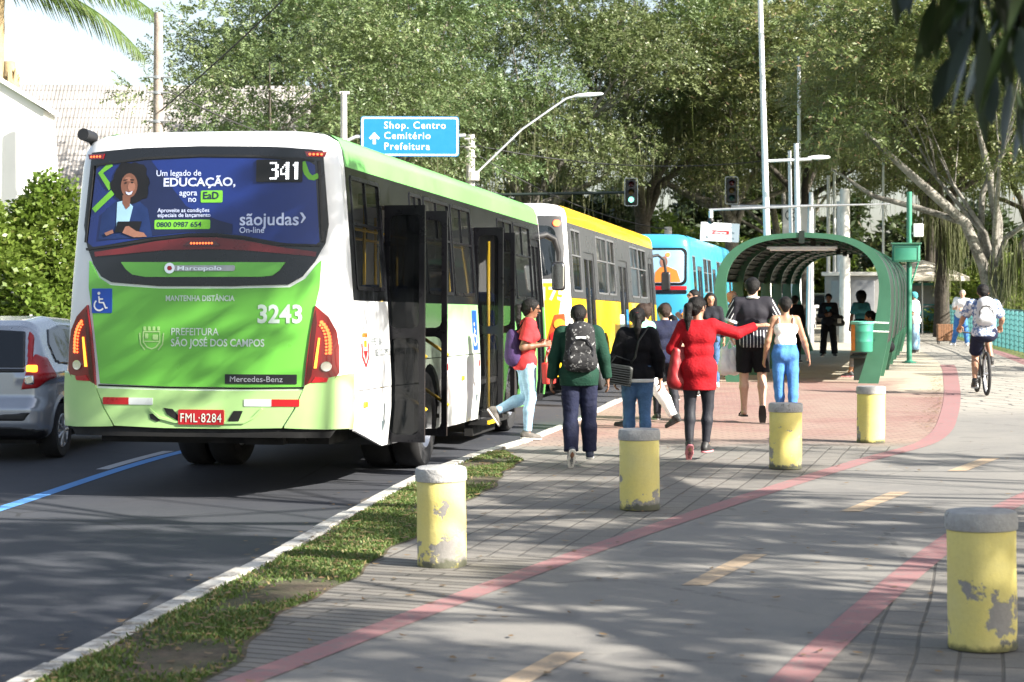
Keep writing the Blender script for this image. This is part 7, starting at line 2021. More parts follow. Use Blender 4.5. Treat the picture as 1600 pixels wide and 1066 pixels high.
def tree_parts(seed, trunk_h, trunk_r, crown_c, crown_r, n_limb, n_clump, n_spray, leaf=(0.13, 0.05), rach=0.42, n_leaf=5, clump_r=1.1, moss=0, shell=0.55, droop=0.2, lean=(0, 0), base_cut=None):
 """skeleton, leaf and moss arrays for one tree; crown an ellipsoid centre/radii"""
 r = np.random.default_rng(seed)
 cc = np.array(crown_c, float); cr = np.array(crown_r, float)
 top = np.array([lean[0], lean[1], trunk_h])
 limbs = [([(0, 0, -0.3), (lean[0] * .2, lean[1] * .2, trunk_h * .3), (lean[0] * .6, lean[1] * .6, trunk_h * .7), tuple(top)], [trunk_r * 1.35, trunk_r * 1.02, trunk_r * .9, trunk_r * .8])]
 C = []
 while len(C) < n_clump:
  v = r.normal(size=3); v /= np.linalg.norm(v)
  rad = r.uniform(shell, 1.0)
  p = cc + v * cr * rad
  if v[2] < -0.75: continue
  if all(np.linalg.norm((p - q) / clump_r) > 0.62 for q in C) or r.random() < 0.1: C.append(p)
 C = np.array(C)
 idx = r.permutation(len(C))[:n_limb]
 ends = C[idx]
 for e in ends:
  mid = top * 0.45 + e * 0.55 + np.array([0, 0, -0.10 * np.linalg.norm(e - top)]) + r.normal(size=3) * 0.3
  q1 = top * .8 + mid * .2 + np.array([0, 0, 0.2])
  limbs.append(([tuple(top - np.array([0, 0, r.uniform(0, trunk_h * .25)])), tuple(q1), tuple(mid), tuple(e)], [trunk_r * .55, trunk_r * .45, trunk_r * .28, trunk_r * .06]))
  near = C[np.argsort(np.linalg.norm(C - e, axis=1))[1:5]]
  for q in near:
   limbs.append(([tuple(mid), tuple((mid + q) / 2 + r.normal(size=3) * .25), tuple(q)], [trunk_r * .14, trunk_r * .08, 0.010]))
 Ps, Ds, Ts = [], [], []
 for c in C:
  k = int(n_spray * r.uniform(0.6, 1.4))
  v = r.normal(size=(k, 3)); v /= np.linalg.norm(v, axis=1, keepdims=True)
  v[:, 2] = np.abs(v[:, 2]) * 0.9 - 0.25
  rad = clump_r * r.uniform(0.45, 1.15, k)[:, None]
  Ps.append(c + v * rad * np.array([1.25, 1.25, 0.75]))
  out = (c - cc) / cr
  Ds.append(v + out * 0.5 + r.normal(size=(k, 3)) * 0.5 + np.array([0, 0, -0.15]))
  Ts.append(np.full(k, np.clip(0.5 + r.normal() * 0.28, 0, 1)))
 P, D, T = np.concatenate(Ps), np.concatenate(Ds), np.concatenate(Ts)
 V, F, Cc = sprays(r, P, D, n_leaf, rach, leaf[0], leaf[1], droop, T)
 M_ = None
 if moss:
  k = moss
  ci = np.argsort(C[:, 2])[:max(4, int(len(C) * .45))][r.integers(0, max(4, int(len(C) * .45)), k)]
  cs = C[ci] + r.normal(size=(k, 3)) * np.array([clump_r * .8, clump_r * .8, clump_r * .25]) - np.array([0, 0, clump_r * .35])
  ln = r.uniform(0.3, 1.5, k) * r.uniform(0.4, 1.2, k); wd = r.uniform(0.008, 0.018, k); an = r.uniform(0, np.pi, k)
  dx = np.stack([np.cos(an) * wd, np.sin(an) * wd, 0 * wd], 1)
  sw = np.stack([r.normal(size=k) * .05, r.normal(size=k) * .05, -ln * .5], 1)
  e = np.stack([r.normal(size=k) * .05, r.normal(size=k) * .05, -ln], 1)
  Vm = np.stack([cs - dx, cs + dx, cs + sw + dx * .9, cs + sw - dx * .9, cs + e + dx * .3, cs + e - dx * .3], 1).reshape(-1, 3)
  b = np.arange(k)[:, None] * 6
  Fm = np.concatenate([b + np.array([[0, 1, 2, 3]]), b + np.array([[3, 2, 4, 5]])])
  Cm = np.repeat(np.stack([r.random(k), r.random(k), r.random(k), np.ones(k)], 1), 6, 0)
  M_ = (Vm, Fm, Cm)
 return limbs, (V, F, Cc), M_
def tree(name, label, loc, data, bark='bark_grey', leaf='leaf_feather', rz=0.0, sc=1.0, group='trees beyond the buses and along the lake', cat='tree'):
 root = thing(name, label, cat, (*loc, -0.15) if len(loc) == 2 else loc, rz, group)
 limbs, (V, F, C), ms = data
 limb_mesh('trunk', limbs, MATS[bark], root)
 np_mesh('crown', V, F, MATS[leaf], root, False, C)
 if ms is not None: np_mesh('hanging_moss', ms[0], ms[1], MATS['moss'], root, False, ms[2])
 root.scale = (sc, sc, sc)
 return root
def tree_copy(src, label, loc, rz, sc, leaf=None, group=None):
 c = copy_tree(src); c.location = (*loc, -0.15); c.rotation_euler = (0, 0, rz); c.scale = (sc, sc, sc); c['label'] = label
 if group: c['group'] = group
 return c
# big feathery trees on the far side of the road, hung with moss
dA = tree_parts(21, 4.6, 0.34, (0, 0, 9.6), (6.6, 6.0, 5.4), 7, 62, 105, leaf=(0.125, 0.060), rach=0.52, n_leaf=7, clump_r=1.2, moss=900)
dB = tree_parts(22, 4.2, 0.30, (0.4, 0, 8.8), (6.2, 5.6, 5.4), 7, 60, 100, leaf=(0.12, 0.058), rach=0.50, n_leaf=7, clump_r=1.1, moss=900, shell=0.5)
dC = tree_parts(23, 3.4, 0.26, (0, 0.3, 7.0), (5.0, 4.6, 4.2), 10, 84, 60, leaf=(0.115, 0.055), rach=0.46, n_leaf=7, clump_r=1.0, moss=300, shell=0.45)
TA = tree('feathery_tree', 'broad feathery tree hung with moss, directly above the blue direction sign', (-4.6, 72.0), dA, 'bark_grey', sc=1.02)
TB = tree('feathery_tree', 'feathery tree hung with grey moss, rising above the yellow bus', (0.6, 80.0), dB, 'bark_white', rz=1.0, sc=1.12)
TC = tree('feathery_tree', 'smaller loose feathery tree at the left end of the trees, next to the utility pole', (-5.6, 57.0), dC, sc=0.98)
tree_copy(TB, 'feathery tree between the utility pole and the blue direction sign', (-6.0, 74.0), 2.2, 1.0)
tree_copy(TA, 'moss-hung tree above the light blue bus, behind the unlit signal', (5.8, 88.0), 2.6, 1.18)
tree_copy(TB, 'tall feathery tree behind the tall white lamp post', (10.2, 92.0), 4.0, 1.22)
tree_copy(TB, 'distant dark feathery tree behind the slanting lamp arm', (-5.0, 98.0), 5.2, 1.35)
# trees at the lake side, right of the shelter
r_ = np.random.default_rng(5)
def forked():
 limbs = [([(0, 0, -0.3), (0.0, 0, 0.7), (-0.02, 0, 1.6)], [0.46, 0.36, 0.30]),
    ([(-0.05, 0, 1.4), (-0.35, -0.1, 2.6), (-1.0, -0.3, 4.0), (-1.9, -0.5, 4.75), (-2.9, -0.7, 5.6), (-4.4, -0.6, 7.0)], [0.24, 0.20, 0.17, 0.15, 0.12, 0.06]),
    ([(0.03, 0.0, 1.4), (0.12, 0.1, 2.6), (0.15, 0.1, 4.0), (-0.1, 0.0, 5.4), (-0.6, 0, 7.4)], [0.22, 0.19, 0.17, 0.14, 0.06]),
    ([(0.15, 0.0, 1.4), (0.6, -0.2, 2.6), (1.2, -0.3, 3.9), (2.2, -0.4, 5.6), (3.4, -.4, 7.4)], [0.20, 0.17, 0.15, 0.12, 0.05]),
    ([(0.1, 0.2, 1.5), (-0.35, 0.4, 3.2), (-0.25, 0.5, 5.0), (0.8, 0.5, 7.2)], [0.14, 0.12, 0.10, 0.05]),
    ([(-1.0, -0.3, 4.0), (-2.4, 0.3, 4.5), (-3.8, 0.6, 4.9), (-5.2, .4, 5.8)], [0.12, 0.10, 0.08, 0.03])]
 d = tree_parts(31, 3.0, 0.2, (-1.0, 0, 8.6), (6.6, 5.4, 4.3), 4, 84, 80, leaf=(0.17, 0.066), rach=0.42, n_leaf=5, clump_r=1.1, moss=600, shell=0.4)
 return (limbs + [l for l in d[0][1:]], d[1], d[2])
TF = tree('forked_tree', 'pale-barked tree forking low into leaning limbs behind the railing', (15.3, 63.0), forked(), 'bark_white', 'leaf_olive', sc=0.98)
TD = tree('moss_tree', 'tree with a dark straight trunk wrapped in hanging moss, beside the slatted bin', (14.95, 69.0), tree_parts(33, 4.4, 0.24, (0, 0, 8.0), (5.4, 5.0, 4.4), 6, 74, 70, leaf=(0.17, 0.066), rach=0.42, clump_r=1.05, moss=700, shell=0.4), 'bark_dark', 'leaf_olive', sc=1.05)
tree_copy(TD, 'olive-green tree standing behind the green cabinet post', (12.0, 82.0), 1.1, 1.18)
tree_copy(TF, 'second pale forked tree at the right edge of the picture, behind the railing', (20.5, 72.0), 1.9, 1.05)
tree_copy(TD, 'distant olive tree between the two trunks at the lake side', (19.0, 90.0), 3.3, 1.25)
tree_copy(TF, 'distant olive tree right of the shelter and above the parasols', (14.5, 104.0), 4.4, 1.25)
tree_copy(TD, 'distant olive tree at the far right beyond the lake path', (25.0, 96.0), 5.0, 1.2)
# long moss curtains near the right-hand trunks
def curtain(parent, spots, n, seed):
 r = np.random.default_rng(seed); V = []; 
 for (x, y, z, rad, ln) in spots:
  for _ in range(n):
   p = np.array([x + r.normal() * rad, y + r.normal() * rad, z + r.uniform(-.4, .3)]); l_ = ln * r.uniform(0.4, 1.1); an = r.uniform(0, 3.14); wd = r.uniform(0.008, 0.02)
   dx = np.array([math.cos(an) * wd, math.sin(an) * wd, 0]); s_ = np.array([r.normal() * .06, r.normal() * .06, -l_ * .5]); e = np.array([r.normal() * .08, r.normal() * .08, -l_])
   V.append([p - dx, p + dx, p + s_ + dx, p + s_ - dx, p + e + dx * .3, p + e - dx * .3])
 V = np.array(V); k = len(V); b = np.arange(k)[:, None] * 6
 return np_mesh('moss_curtain', V.reshape(-1, 3), np.concatenate([b + np.array([[0, 1, 2, 3]]), b + np.array([[3, 2, 4, 5]])]), MATS['moss'], parent, False, np.repeat(np.stack([r.random(k), r.random(k), r.random(k), np.ones(k)], 1), 6, 0))
curtain(TD, [(0.15, -0.4, 4.2, 0.22, 2.6), (-0.5, -0.5, 4.6, 0.2, 1.5), (0.5, -0.3, 3.9, 0.2, 1.8)], 80, 3)
curtain(TF, [(0.7, -0.6, 3.3, 0.30, 2.2), (1.3, -0.6, 3.2, 0.25, 1.8), (0.2, -0.5, 2.8, 0.25, 1.6), (2.2, -.5, 4.2, .3, 2.2)], 80, 4)
# shade trees right of the path, out of the picture: their crowns throw the dappled shade on the foreground
dS = tree_parts(41, 3.0, 0.22, (0, 0, 6.4), (4.2, 4.2, 2.6), 6, 12, 56, leaf=(0.13, 0.075), rach=0.30, n_leaf=6, clump_r=0.5, moss=0, shell=0.3)
SG = 'park trees right of the cycle path'
TS = tree('park_tree', 'spreading park tree right of the cycle path, its shade over the nearest bollard', (6.4, 4.6), dS, 'bark_grey', 'leaf_olive', 0.0, 1.0, SG)
for i, (x, y, rz, s) in enumerate(((10.6, 8.2, 1.2, 1.05), (6.9, 12.5, 2.0, 1.12), (13.6, 6.0, 2.5, 1.15), (15.0, 12.6, 0.6, 1.1), (5.6, -2.6, 3.7, 1.05), (10.8, 0.6, 4.6, 1.1), (14.9, 38.5, 5.5, 0.9), (15.6, 46.0, 3.1, 0.9))):
 tree_copy(TS, 'spreading park tree standing right of the cycle path, outside the picture', (x, y), rz, s)
# big dark leaves hanging into the top right corner, close to us
def near_leaves():
 root = thing('leafy_tree', 'dark broad-leaved tree whose long leaves hang into the top right corner', 'tree', (4.6, 4.6, -0.05), 0)
 r = random.Random(12)
 limbs = [([(0, 0, 0), (0.05, 0, 1.2), (-0.1, 0.05, 2.4), (-0.3, 0.1, 3.6)], [0.16, 0.13, 0.11, 0.08]), ([(-0.1, 0.05, 2.3), (-1.4, 0.1, 2.9), (-2.7, 0.15, 3.0), (-3.6, 0.2, 2.8)], [0.07, 0.05, 0.035, 0.012]), ([(-0.2, 0.05, 2.7), (-1.8, 0.3, 3.2), (-3.5, 0.35, 3.1)], [0.06, 0.04, 0.012])]
 V = []; F = []; C = []
 def leaf(p, ln, wd, az, pitch, tint):
  d = Vector((math.cos(az) * math.cos(pitch), math.sin(az) * math.cos(pitch), math.sin(pitch)))
  s = d.cross(Vector((0, 0, 1))).normalized(); tw = r.uniform(-1.2, 1.2); n = s.cross(d)
  s = s * math.cos(tw) + n * math.sin(tw); n = s.cross(d)
  b = len(V)
  prof = [(0, .06), (.12, .45), (.3, .9), (.5, 1.0), (.7, .8), (.88, .4), (1.0, .04)]
  bend = r.uniform(-.15, .35)
  for t, w_ in prof:
   c = Vector(p) + d * (ln * t) - Vector((0, 0, 1)) * bend * ln * t * t
   for k in (-1, 0, 1):
    V.append(tuple(c + s * (wd * w_ * k) + n * (0.18 * wd * w_ * abs(k)))); C.append((tint, r.random() * 0.9, r.random(), 1))
  for i in range(6):
   for k in (0, 1): F.append((b + i * 3 + k, b + i * 3 + k + 1, b + i * 3 + k + 4, b + i * 3 + k + 3))
 for i in range(400):
  u = r.random() ** 0.85
  x = -3.64 + 0.66 * u                               # further right = longer curtain
  low = 2.52 - 0.34 * min(1, max(0, (x + 3.61) / 0.26)) ** 0.8
  z = low + (2.95 - low) * r.random() ** 1.4
  y = r.uniform(-0.25, 0.45)
  leaf((x, y, z), r.uniform(0.13, 0.20), r.uniform(0.017, 0.027), r.uniform(0, 6.28), R(r.uniform(-88, -52)), r.random())
  if i % 5 == 0: limbs.append(([(x, y, 2.95), (x + r.uniform(-.03, .03), y, (z + 2.95) / 2), (x, y, z)], [0.008, 0.006, 0.004]))
 limb_mesh('trunk', limbs, MATS['bark_dark'], root)
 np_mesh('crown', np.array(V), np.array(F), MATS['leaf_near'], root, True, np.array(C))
near_leaves()
# ------------------------------------------------------------------ bushes, hedge, palm on the left
def bush(name, label, loc, size, n, leaf, seed, ll=(0.12, 0.075), group=None):
 r = np.random.default_rng(seed)
 root = thing(name, label, 'bush', (*loc, 0), 0, group)
 k = n
 v = r.normal(size=(k, 3)); v /= np.linalg.norm(v, axis=1, keepdims=True); v[:, 2] = np.abs(v[:, 2])
 lump = 1 + 0.16 * np.sin(v[:, 0] * 5 + seed) * np.sin(v[:, 1] * 4 + v[:, 2] * 5) + 0.10 * np.sin(v[:, 2] * 11 + v[:, 0] * 9)
 rad = (r.uniform(0.6, 1.0, k) ** 0.4 * lump)[:, None]
 P = v * rad * np.array(size)
 T = np.clip(0.5 + 0.3 * np.sin(P[:, 0] * 2.3) * np.sin(P[:, 2] * 2.9 + 1) + r.normal(size=k) * .1, 0, 1)
 V, F, C = sprays(r, P, v + r.normal(size=(k, 3)) * 0.5 + np.array([0, 0, .25]), 3, 0.22, ll[0], ll[1], 0.3, T)
 st = [([(0, 0, -.1), (0, 0, size[2] * .5)], [0.08, 0.05])] + [([(0, 0, .1), (size[0] * .5 * math.cos(a), size[1] * .5 * math.sin(a), size[2] * .7)], [0.05, 0.015]) for a in (0, 1.2, 2.5, 3.6, 5)]
 limb_mesh('stems', st, MATS['bark_grey'], root)
 np_mesh('foliage', V, F, MATS[leaf], root, False, C)
 return root
bush('hedge_bush', 'big light green clipped bush in front of the white house, left edge', (-9.6, 37.5), (1.75, 1.4, 3.45), 9500, 'leaf_bush', 2)
bush('hedge_bush', 'second clipped bush behind the first, hidden by the bus', (-6.9, 42.0), (1.5, 1.3, 2.2), 2600, 'leaf_bush', 3)
BG = 'sunlit bushes beyond the railing'
for i, (x, y, s, lf, lab) in enumerate(((17.4, 76.0, (1.8, 1.4, 2.3), 'leaf_bright', 'yellow-green bush right of the pale forked trunk'), (15.9, 86.0, (1.6, 1.3, 2.2), 'leaf_bright', 'yellow-green bush between the dark trunk and the forked trunk'), (21.5, 84.0, (2.6, 1.6, 2.8), 'leaf_bright', 'large sunlit bush at the right edge behind the railing'), (15.6, 80.0, (1.2, 1.0, 1.5), 'leaf_bush', 'low dark bush behind the slatted bin'))):
 bush('shrub', lab, (x, y), s, 1600, lf, 10 + i, (0.16, 0.08), BG)
for i, (x, y, s, lab) in enumerate(((13.2, 108.0, (3.2, 2.5, 3.6), 'bright sunlit shrubbery seen through the middle of the shelter'), (9.5, 112.0, (5.0, 3.0, 5.4), 'bright sunlit shrubbery behind the camera sign'), (16.5, 116.0, (4.0, 3.0, 5.0), 'bright sunlit shrubbery above the shelter roof'))):
 bush('shrub', lab, (x, y), s, 3600, 'leaf_bright', 30 + i, (0.28, 0.13), 'far shrubs seen over the shelter')
def palm():
 root = thing('palm_tree', 'palm tree whose fronds hang into the top left corner', 'palm', (-13.15, 50.5, -0.1), 0)
 root.scale = (1.2, 1.2, 1.2)
 r = random.Random(3)
 mb = MB(); pts = []; rs = []
 for i in range(25):
  z = 8.0 * i / 24; pts.append((0.03 * math.sin(z), 0, z)); rs.append(0.20 - 0.005 * z + (0.018 if i % 2 else 0))
 mb.tube(pts, rs, 12); mb.build('trunk', M('palm_trunk', (0.36, 0.27, 0.15), 0.9, var=0.3, scale=6, bump=0.5, bscale=25), root, 60)
 V = []; F = []; C = []; rb = MB()
 for k in range(15):
  az = 2 * math.pi * k / 15 + r.uniform(-.15, .15); el = R(r.choice((62, 42, 24, 8))); ln = r.uniform(3.3, 4.0)
  if k == 0: az, el, ln = R(-6), R(20), 3.9
  if k == 1: az, el, ln = R(14), R(6), 3.6
  p = Vector((0, 0, 8.0)); d = Vector((math.cos(az) * math.cos(el), math.sin(az) * math.cos(el), math.sin(el)))
  pts = [p.copy()]; n = 22
  for i in range(n):
   d = (d - Vector((0, 0, 0.052))).normalized(); p = p + d * ln / n; pts.append(p.copy())
  rb.tube(pts, [0.03 * (1 - i / (n + 2)) + 0.004 for i in range(n + 1)], 5)
  for i in range(2, n + 1):
   t = i / n; tdir = (pts[i] - pts[i - 1]).normalized(); s = tdir.cross(Vector((0, 0, 1))).normalized()
   ll = 0.75 * math.sin(math.pi * (0.15 + 0.8 * t)) + 0.1
   for sg in (-1, 1):
    for q in (0, 0.33, 0.66):
     o = pts[i - 1].lerp(pts[i], q)
     dd = (s * sg * 0.75 + tdir * 0.65 - Vector((0, 0, 0.75 + r.uniform(-.15, .25)))).normalized(); wv = tdir * 0.022
     b = len(V); m_ = o + dd * ll * .5 + Vector((0, 0, .03)); e = o + dd * ll - Vector((0, 0, .10))
     V += [tuple(o - wv), tuple(o + wv), tuple(m_ + wv), tuple(m_ - wv), tuple(e + wv * .15), tuple(e - wv * .15)]; tt = r.random()
     C += [(tt, r.random(), 0, 1)] * 6; F += [(b, b + 1, b + 2, b + 3), (b + 3, b + 2, b + 4, b + 5)]
 rb.build('frond_stalks', MATS['palm_leaf'], root, 60)
 np_mesh('crown', np.array(V), np.array(F), MATS['palm_leaf'], root, False, np.array(C))
palm()
st_ = thing('palm_stump', 'cut-off palm trunk showing above the white house wall', 'tree stump', (-13.45, 53.0, 0), 0)
mb = MB(); mb.tube([(0, 0, 0), (0, 0, 5.5), (0.03, 0, 7.2), (0, 0, 7.75)], [0.16, 0.16, 0.24, 0.17], 12); mb.build('trunk', MATS['palm_trunk'], st_, 60)
mb = MB()
for k in range(9): a = k * 0.7; mb.tube([(0.17 * math.cos(a), 0.17 * math.sin(a), 6.9 + .08 * (k % 3)), (0.30 * math.cos(a), 0.30 * math.sin(a), 7.35 + .1 * (k % 3))], [0.07, 0.02], 6)
mb.build('leaf_bases', MATS['palm_trunk'], st_, 60)
# ------------------------------------------------------------------ houses on the left and far white blocks
def mat_tiles():
 t = NT('roof_tiles'); o = t.obj()
 mp = t.n('Mapping'); t.l(o, mp.inputs['Vector'])
 s = t.sep(o)
 wx = t.math('SINE', t.math('MULTIPLY', s[0], 52.0)); wy = t.math('FRACT', t.math('MULTIPLY', s[2], 3.1))
 n1 = t.noise(o, 0.7, 8, 0.75); n2 = t.noise(o, 7, 5, 0.7)
 c = t.mix(t.rng(n1, 0.42, 0.60, 0, 1), (0.42, 0.40, 0.38), (0.21, 0.20, 0.19))
 c = t.mix(t.rng(n2, 0.45, 0.7, 0, 0.6), c, (0.33, 0.29, 0.26))
 c = t.mix(t.math('MULTIPLY', t.math('LESS_THAN', wy, 0.16), 0.6), c, (0.13, 0.12, 0.115))
 c = t.mix(t.rng(wx, -1, -0.4, 0.35, 0), c, (0.16, 0.15, 0.145))
 t.base(c); t.rough(0.9); t.bump(t.math('ADD', wx, t.math('MULTIPLY', wy, 1.5)), 0.35, 0.04)
 return t.m
mat_tiles()
hs_ = thing('white_house', 'white gabled house behind the clipped bush at the left edge', 'house', (-14.6, 47.0, 0), R(4))
M('house_white', (0.80, 0.80, 0.79), 0.75, var=0.05, scale=1)
mb = MB(); mb.prism([(-5.0, 0), (3.85, 0), (3.45, 5.95), (2.2, 6.85), (0.0, 8.0), (-5.0, 5.4)], 1.6, Matrix.Rotation(R(90), 4, 'X') @ Matrix.Translation((0, 0, -1.6))); mb.build('wall', MATS['house_white'], hs_)
mb = MB()
for (a, b) in (((3.60, 5.90), (0.0, 8.10)), ((0.0, 8.10), (-5.3, 5.3))):
 V = [(a[0], -.12, a[1]), (b[0], -.12, b[1]), (b[0], 1.7, b[1]), (a[0], 1.7, a[1])]; V += [(x, y, z + 0.10) for x, y, z in V]
 mb.add(V, [(0, 1, 2, 3), (7, 6, 5, 4), (0, 4, 5, 1), (1, 5, 6, 2), (2, 6, 7, 3), (3, 7, 4, 0)])
mb.build('roof', MATS['house_white'], hs_)
h2 = thing('tiled_house', 'house with a weathered grey tiled roof behind the green bus', 'house', (-13.3, 60.0, 0), R(3))
mb = MB(); mb.box((0, 4, 2.1), (13, 7, 4.2)); mb.build('wall', M('house_grey', (0.30, 0.29, 0.28), 0.8, var=0.15), h2)
mb = MB(); V = [(-7, -0.3, 3.9), (7, -0.3, 3.9), (7, 4.4, 8.3), (-7, 4.4, 8.3), (7, 9.0, 3.9), (-7, 9.0, 3.9)]
V2 = [(x, y, z - .12) for x, y, z in V]
mb.add(V + V2, [(0, 1, 2, 3), (3, 2, 4, 5), (7, 6, 9, 8), (8, 9, 11, 10), (0, 6, 7, 1), (1, 7, 8, 2), (2, 8, 10, 4), (4, 10, 11, 5), (5, 11, 9, 3), (3, 9, 6, 0)]); mb.build('roof', MATS['roof_tiles'], h2)
# low red wall with iron bars
gf = thing('garden_fence', 'low red garden wall topped with iron bars beside the clipped bush', 'fence', (-8.6, 41.0, 0), R(4))
mb = MB(); mb.box((0.6, 0, 0.62), (3.0, 0.15, 1.24)); mb.build('wall', M('wall_red', (0.36, 0.09, 0.06), 0.8, var=0.2), gf)
mb = MB()
for k in range(24): mb.tube([(-0.85 + 0.125 * k, 0, 1.2), (-0.85 + 0.125 * k, 0, 2.1)], 0.012, 5)
mb.box((0.6, 0, 2.0), (3.0, 0.03, 0.04)); mb.box((0.6, 0, 1.35), (3.0, 0.03, 0.04)); mb.build('bars', MATS['metal_grey'], gf)
M('house_beige', (0.34, 0.31, 0.26), 0.8, var=0.15, scale=0.6)
def block(label, loc, size, rz, cols, rows, mat='house_beige'):
 root = thing('white_building', label, 'building', (*loc, 0), rz, 'pale buildings far down the road')
 mb = MB(); mb.box((0, 0, size[2] / 2), size); mb.build('wall', MATS[mat], root)
 w0 = None
 for i in range(cols):
  for j in range(rows):
   x = -size[0] / 2 + size[0] * (i + .5) / cols; z = size[2] * (j + .5) / rows
   if w0 is None:
    m_ = MB(); m_.box((0, 0, 0), (size[0] / cols * .5, 0.08, size[2] / rows * .45)); w0 = m_.build('window', MATS['car_glass'], root); q = w0
   else: q = w0.copy(); COL.objects.link(q); q.parent = root
   q.location = (x, -size[1] / 2, z)
 mb = MB(); mb.box((0, 0, size[2] + 0.1), (size[0] + .3, size[1] + .3, 0.2)); mb.build('roof', MATS['concrete_pole'], root)
block('pale building far down the road, seen through the shelter', (19.5, 128.0), (9, 8, 4.6), R(-8), 5, 2)
# dense dark undergrowth of leaves added in place of the shade under the big trees
def woods():
 r = np.random.default_rng(91)
 P = []; T = []
 for x0, x1, y0, h, n in ((-26, 6.5, 97, 6.5, 7000), (-14, 6, 100, 9, 3000), (20, 52, 112, 7.0, 6000), (3, 21, 120, 10.5, 6000)):
  x = r.uniform(x0, x1, n); z = h * r.random(n) ** 0.8 * (0.75 + 0.25 * np.sin(x * 0.9) * np.sin(x * 0.37 + 1)); y = y0 + r.normal(size=n) * 1.2 + 0.25 * np.abs(x) * (x > 8) * 0
  P.append(np.stack([x, y, z], 1)); T.append(np.clip(0.4 + 0.3 * np.sin(x * 1.3) * np.sin(z * 1.7) + r.normal(size=n) * .1, 0, 1))
 P = np.concatenate(P); T = np.concatenate(T)
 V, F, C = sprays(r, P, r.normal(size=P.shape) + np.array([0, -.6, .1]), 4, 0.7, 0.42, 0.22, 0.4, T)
 o = np_mesh('backdrop', V, F, mat_leafy('leaf_dark', (0.020, 0.036, 0.012), (0.050, 0.072, 0.026), (0.08, 0.07, 0.04), 0.5, 0.15), None, False, C)
 tag(o, 'dense dark undergrowth of leaves put in for the shade under and behind the big trees', 'backdrop', kind='stuff')
woods()
# ------------------------------------------------------------------ people
# striped football shirt: dark top, white stripes on the lower half and the sleeves
ts = NT('cloth_striped'); ot = ts.obj(); st3 = ts.sep(ot)
ang_ = ts.math('ARCTAN2', st3[0], ts.math('MULTIPLY', st3[1], -1.0))
s1 = ts.math('LESS_THAN', ts.math('FRACT', ts.math('MULTIPLY', st3[0], 23.0)), 0.17)
low = ts.math('LESS_THAN', st3[2], 1.175)
arm_ = ts.math('GREATER_THAN', ts.math('ABSOLUTE', st3[0]), 0.245)
s2 = ts.math('LESS_THAN', ts.math('FRACT', ts.math('MULTIPLY', ts.math('ADD', ts.math('ABSOLUTE', st3[0]), ts.math('MULTIPLY', st3[2], 0.55)), 21.0)), 0.22)
msk = ts.math('MAXIMUM', ts.math('MULTIPLY', s1, ts.math('MULTIPLY', low, ts.math('SUBTRACT', 1.0, arm_))), ts.math('MULTIPLY', s2, arm_))
ts.base(ts.mix(msk, (0.007, 0.006, 0.013), (0.66, 0.66, 0.66))); ts.rough(0.8); ts.bump(ts.noise(ot, 30, 4, .6), 0.3, 0.01)
# patterned blue and white shirt
tp_ = NT('cloth_pattern'); op_ = tp_.obj()
tp_.base(tp_.mix(tp_.rng(tp_.noise(op_, 22, 3, 0.6), 0.46, 0.54, 0, 1), (0.62, 0.64, 0.68), (0.10, 0.16, 0.32))); tp_.rough(0.85)
tb_ = NT('cloth_camo'); ob2 = tb_.obj()
tb_.base(tb_.mix(tb_.rng(tb_.noise(ob2, 24, 5, 0.75), 0.575, 0.62, 0, 1), (0.012, 0.012, 0.014), (0.36, 0.36, 0.36))); tb_.rough(0.8); tb_.bump(tb_.noise(ob2, 20, 4, .6), 0.4, 0.02)
M('tote_red', (0.45, 0.022, 0.016), 0.6, var=0.1, bump=0.3, bscale=15)
M('bag_red', (0.28, 0.012, 0.016), 0.5, var=0.1, bump=0.2, bscale=15)
M('bag_white', (0.70, 0.70, 0.70), 0.5, var=0.10, bump=0.5, bscale=18)
M('bag_greypack', (0.50, 0.51, 0.54), 0.7, var=0.08, bump=0.3, bscale=20)
M('quilt', (0.016, 0.019, 0.018), 0.45, var=0.2, scale=30)
M('glasses_frame', (0.01, 0.01, 0.01), 0.2, var=0)
def W_(info, p):
 """person-local point (unscaled) to world"""
 r = info['root']
 m = Matrix.Translation(r.location) @ r.rotation_euler.to_matrix().to_4x4()
 return m @ Vector(np.array(p) * info['s'])
def wmat(info):
 r = info['root']
 return Matrix.Translation(r.location) @ r.rotation_euler.to_matrix().to_4x4()
def sdf_part(name, prims, h, mat, parent, k=0.03, **kw):
 return sdf_mesh(name, prims, h, MATS[mat], parent, 1.0, k=k, **kw)
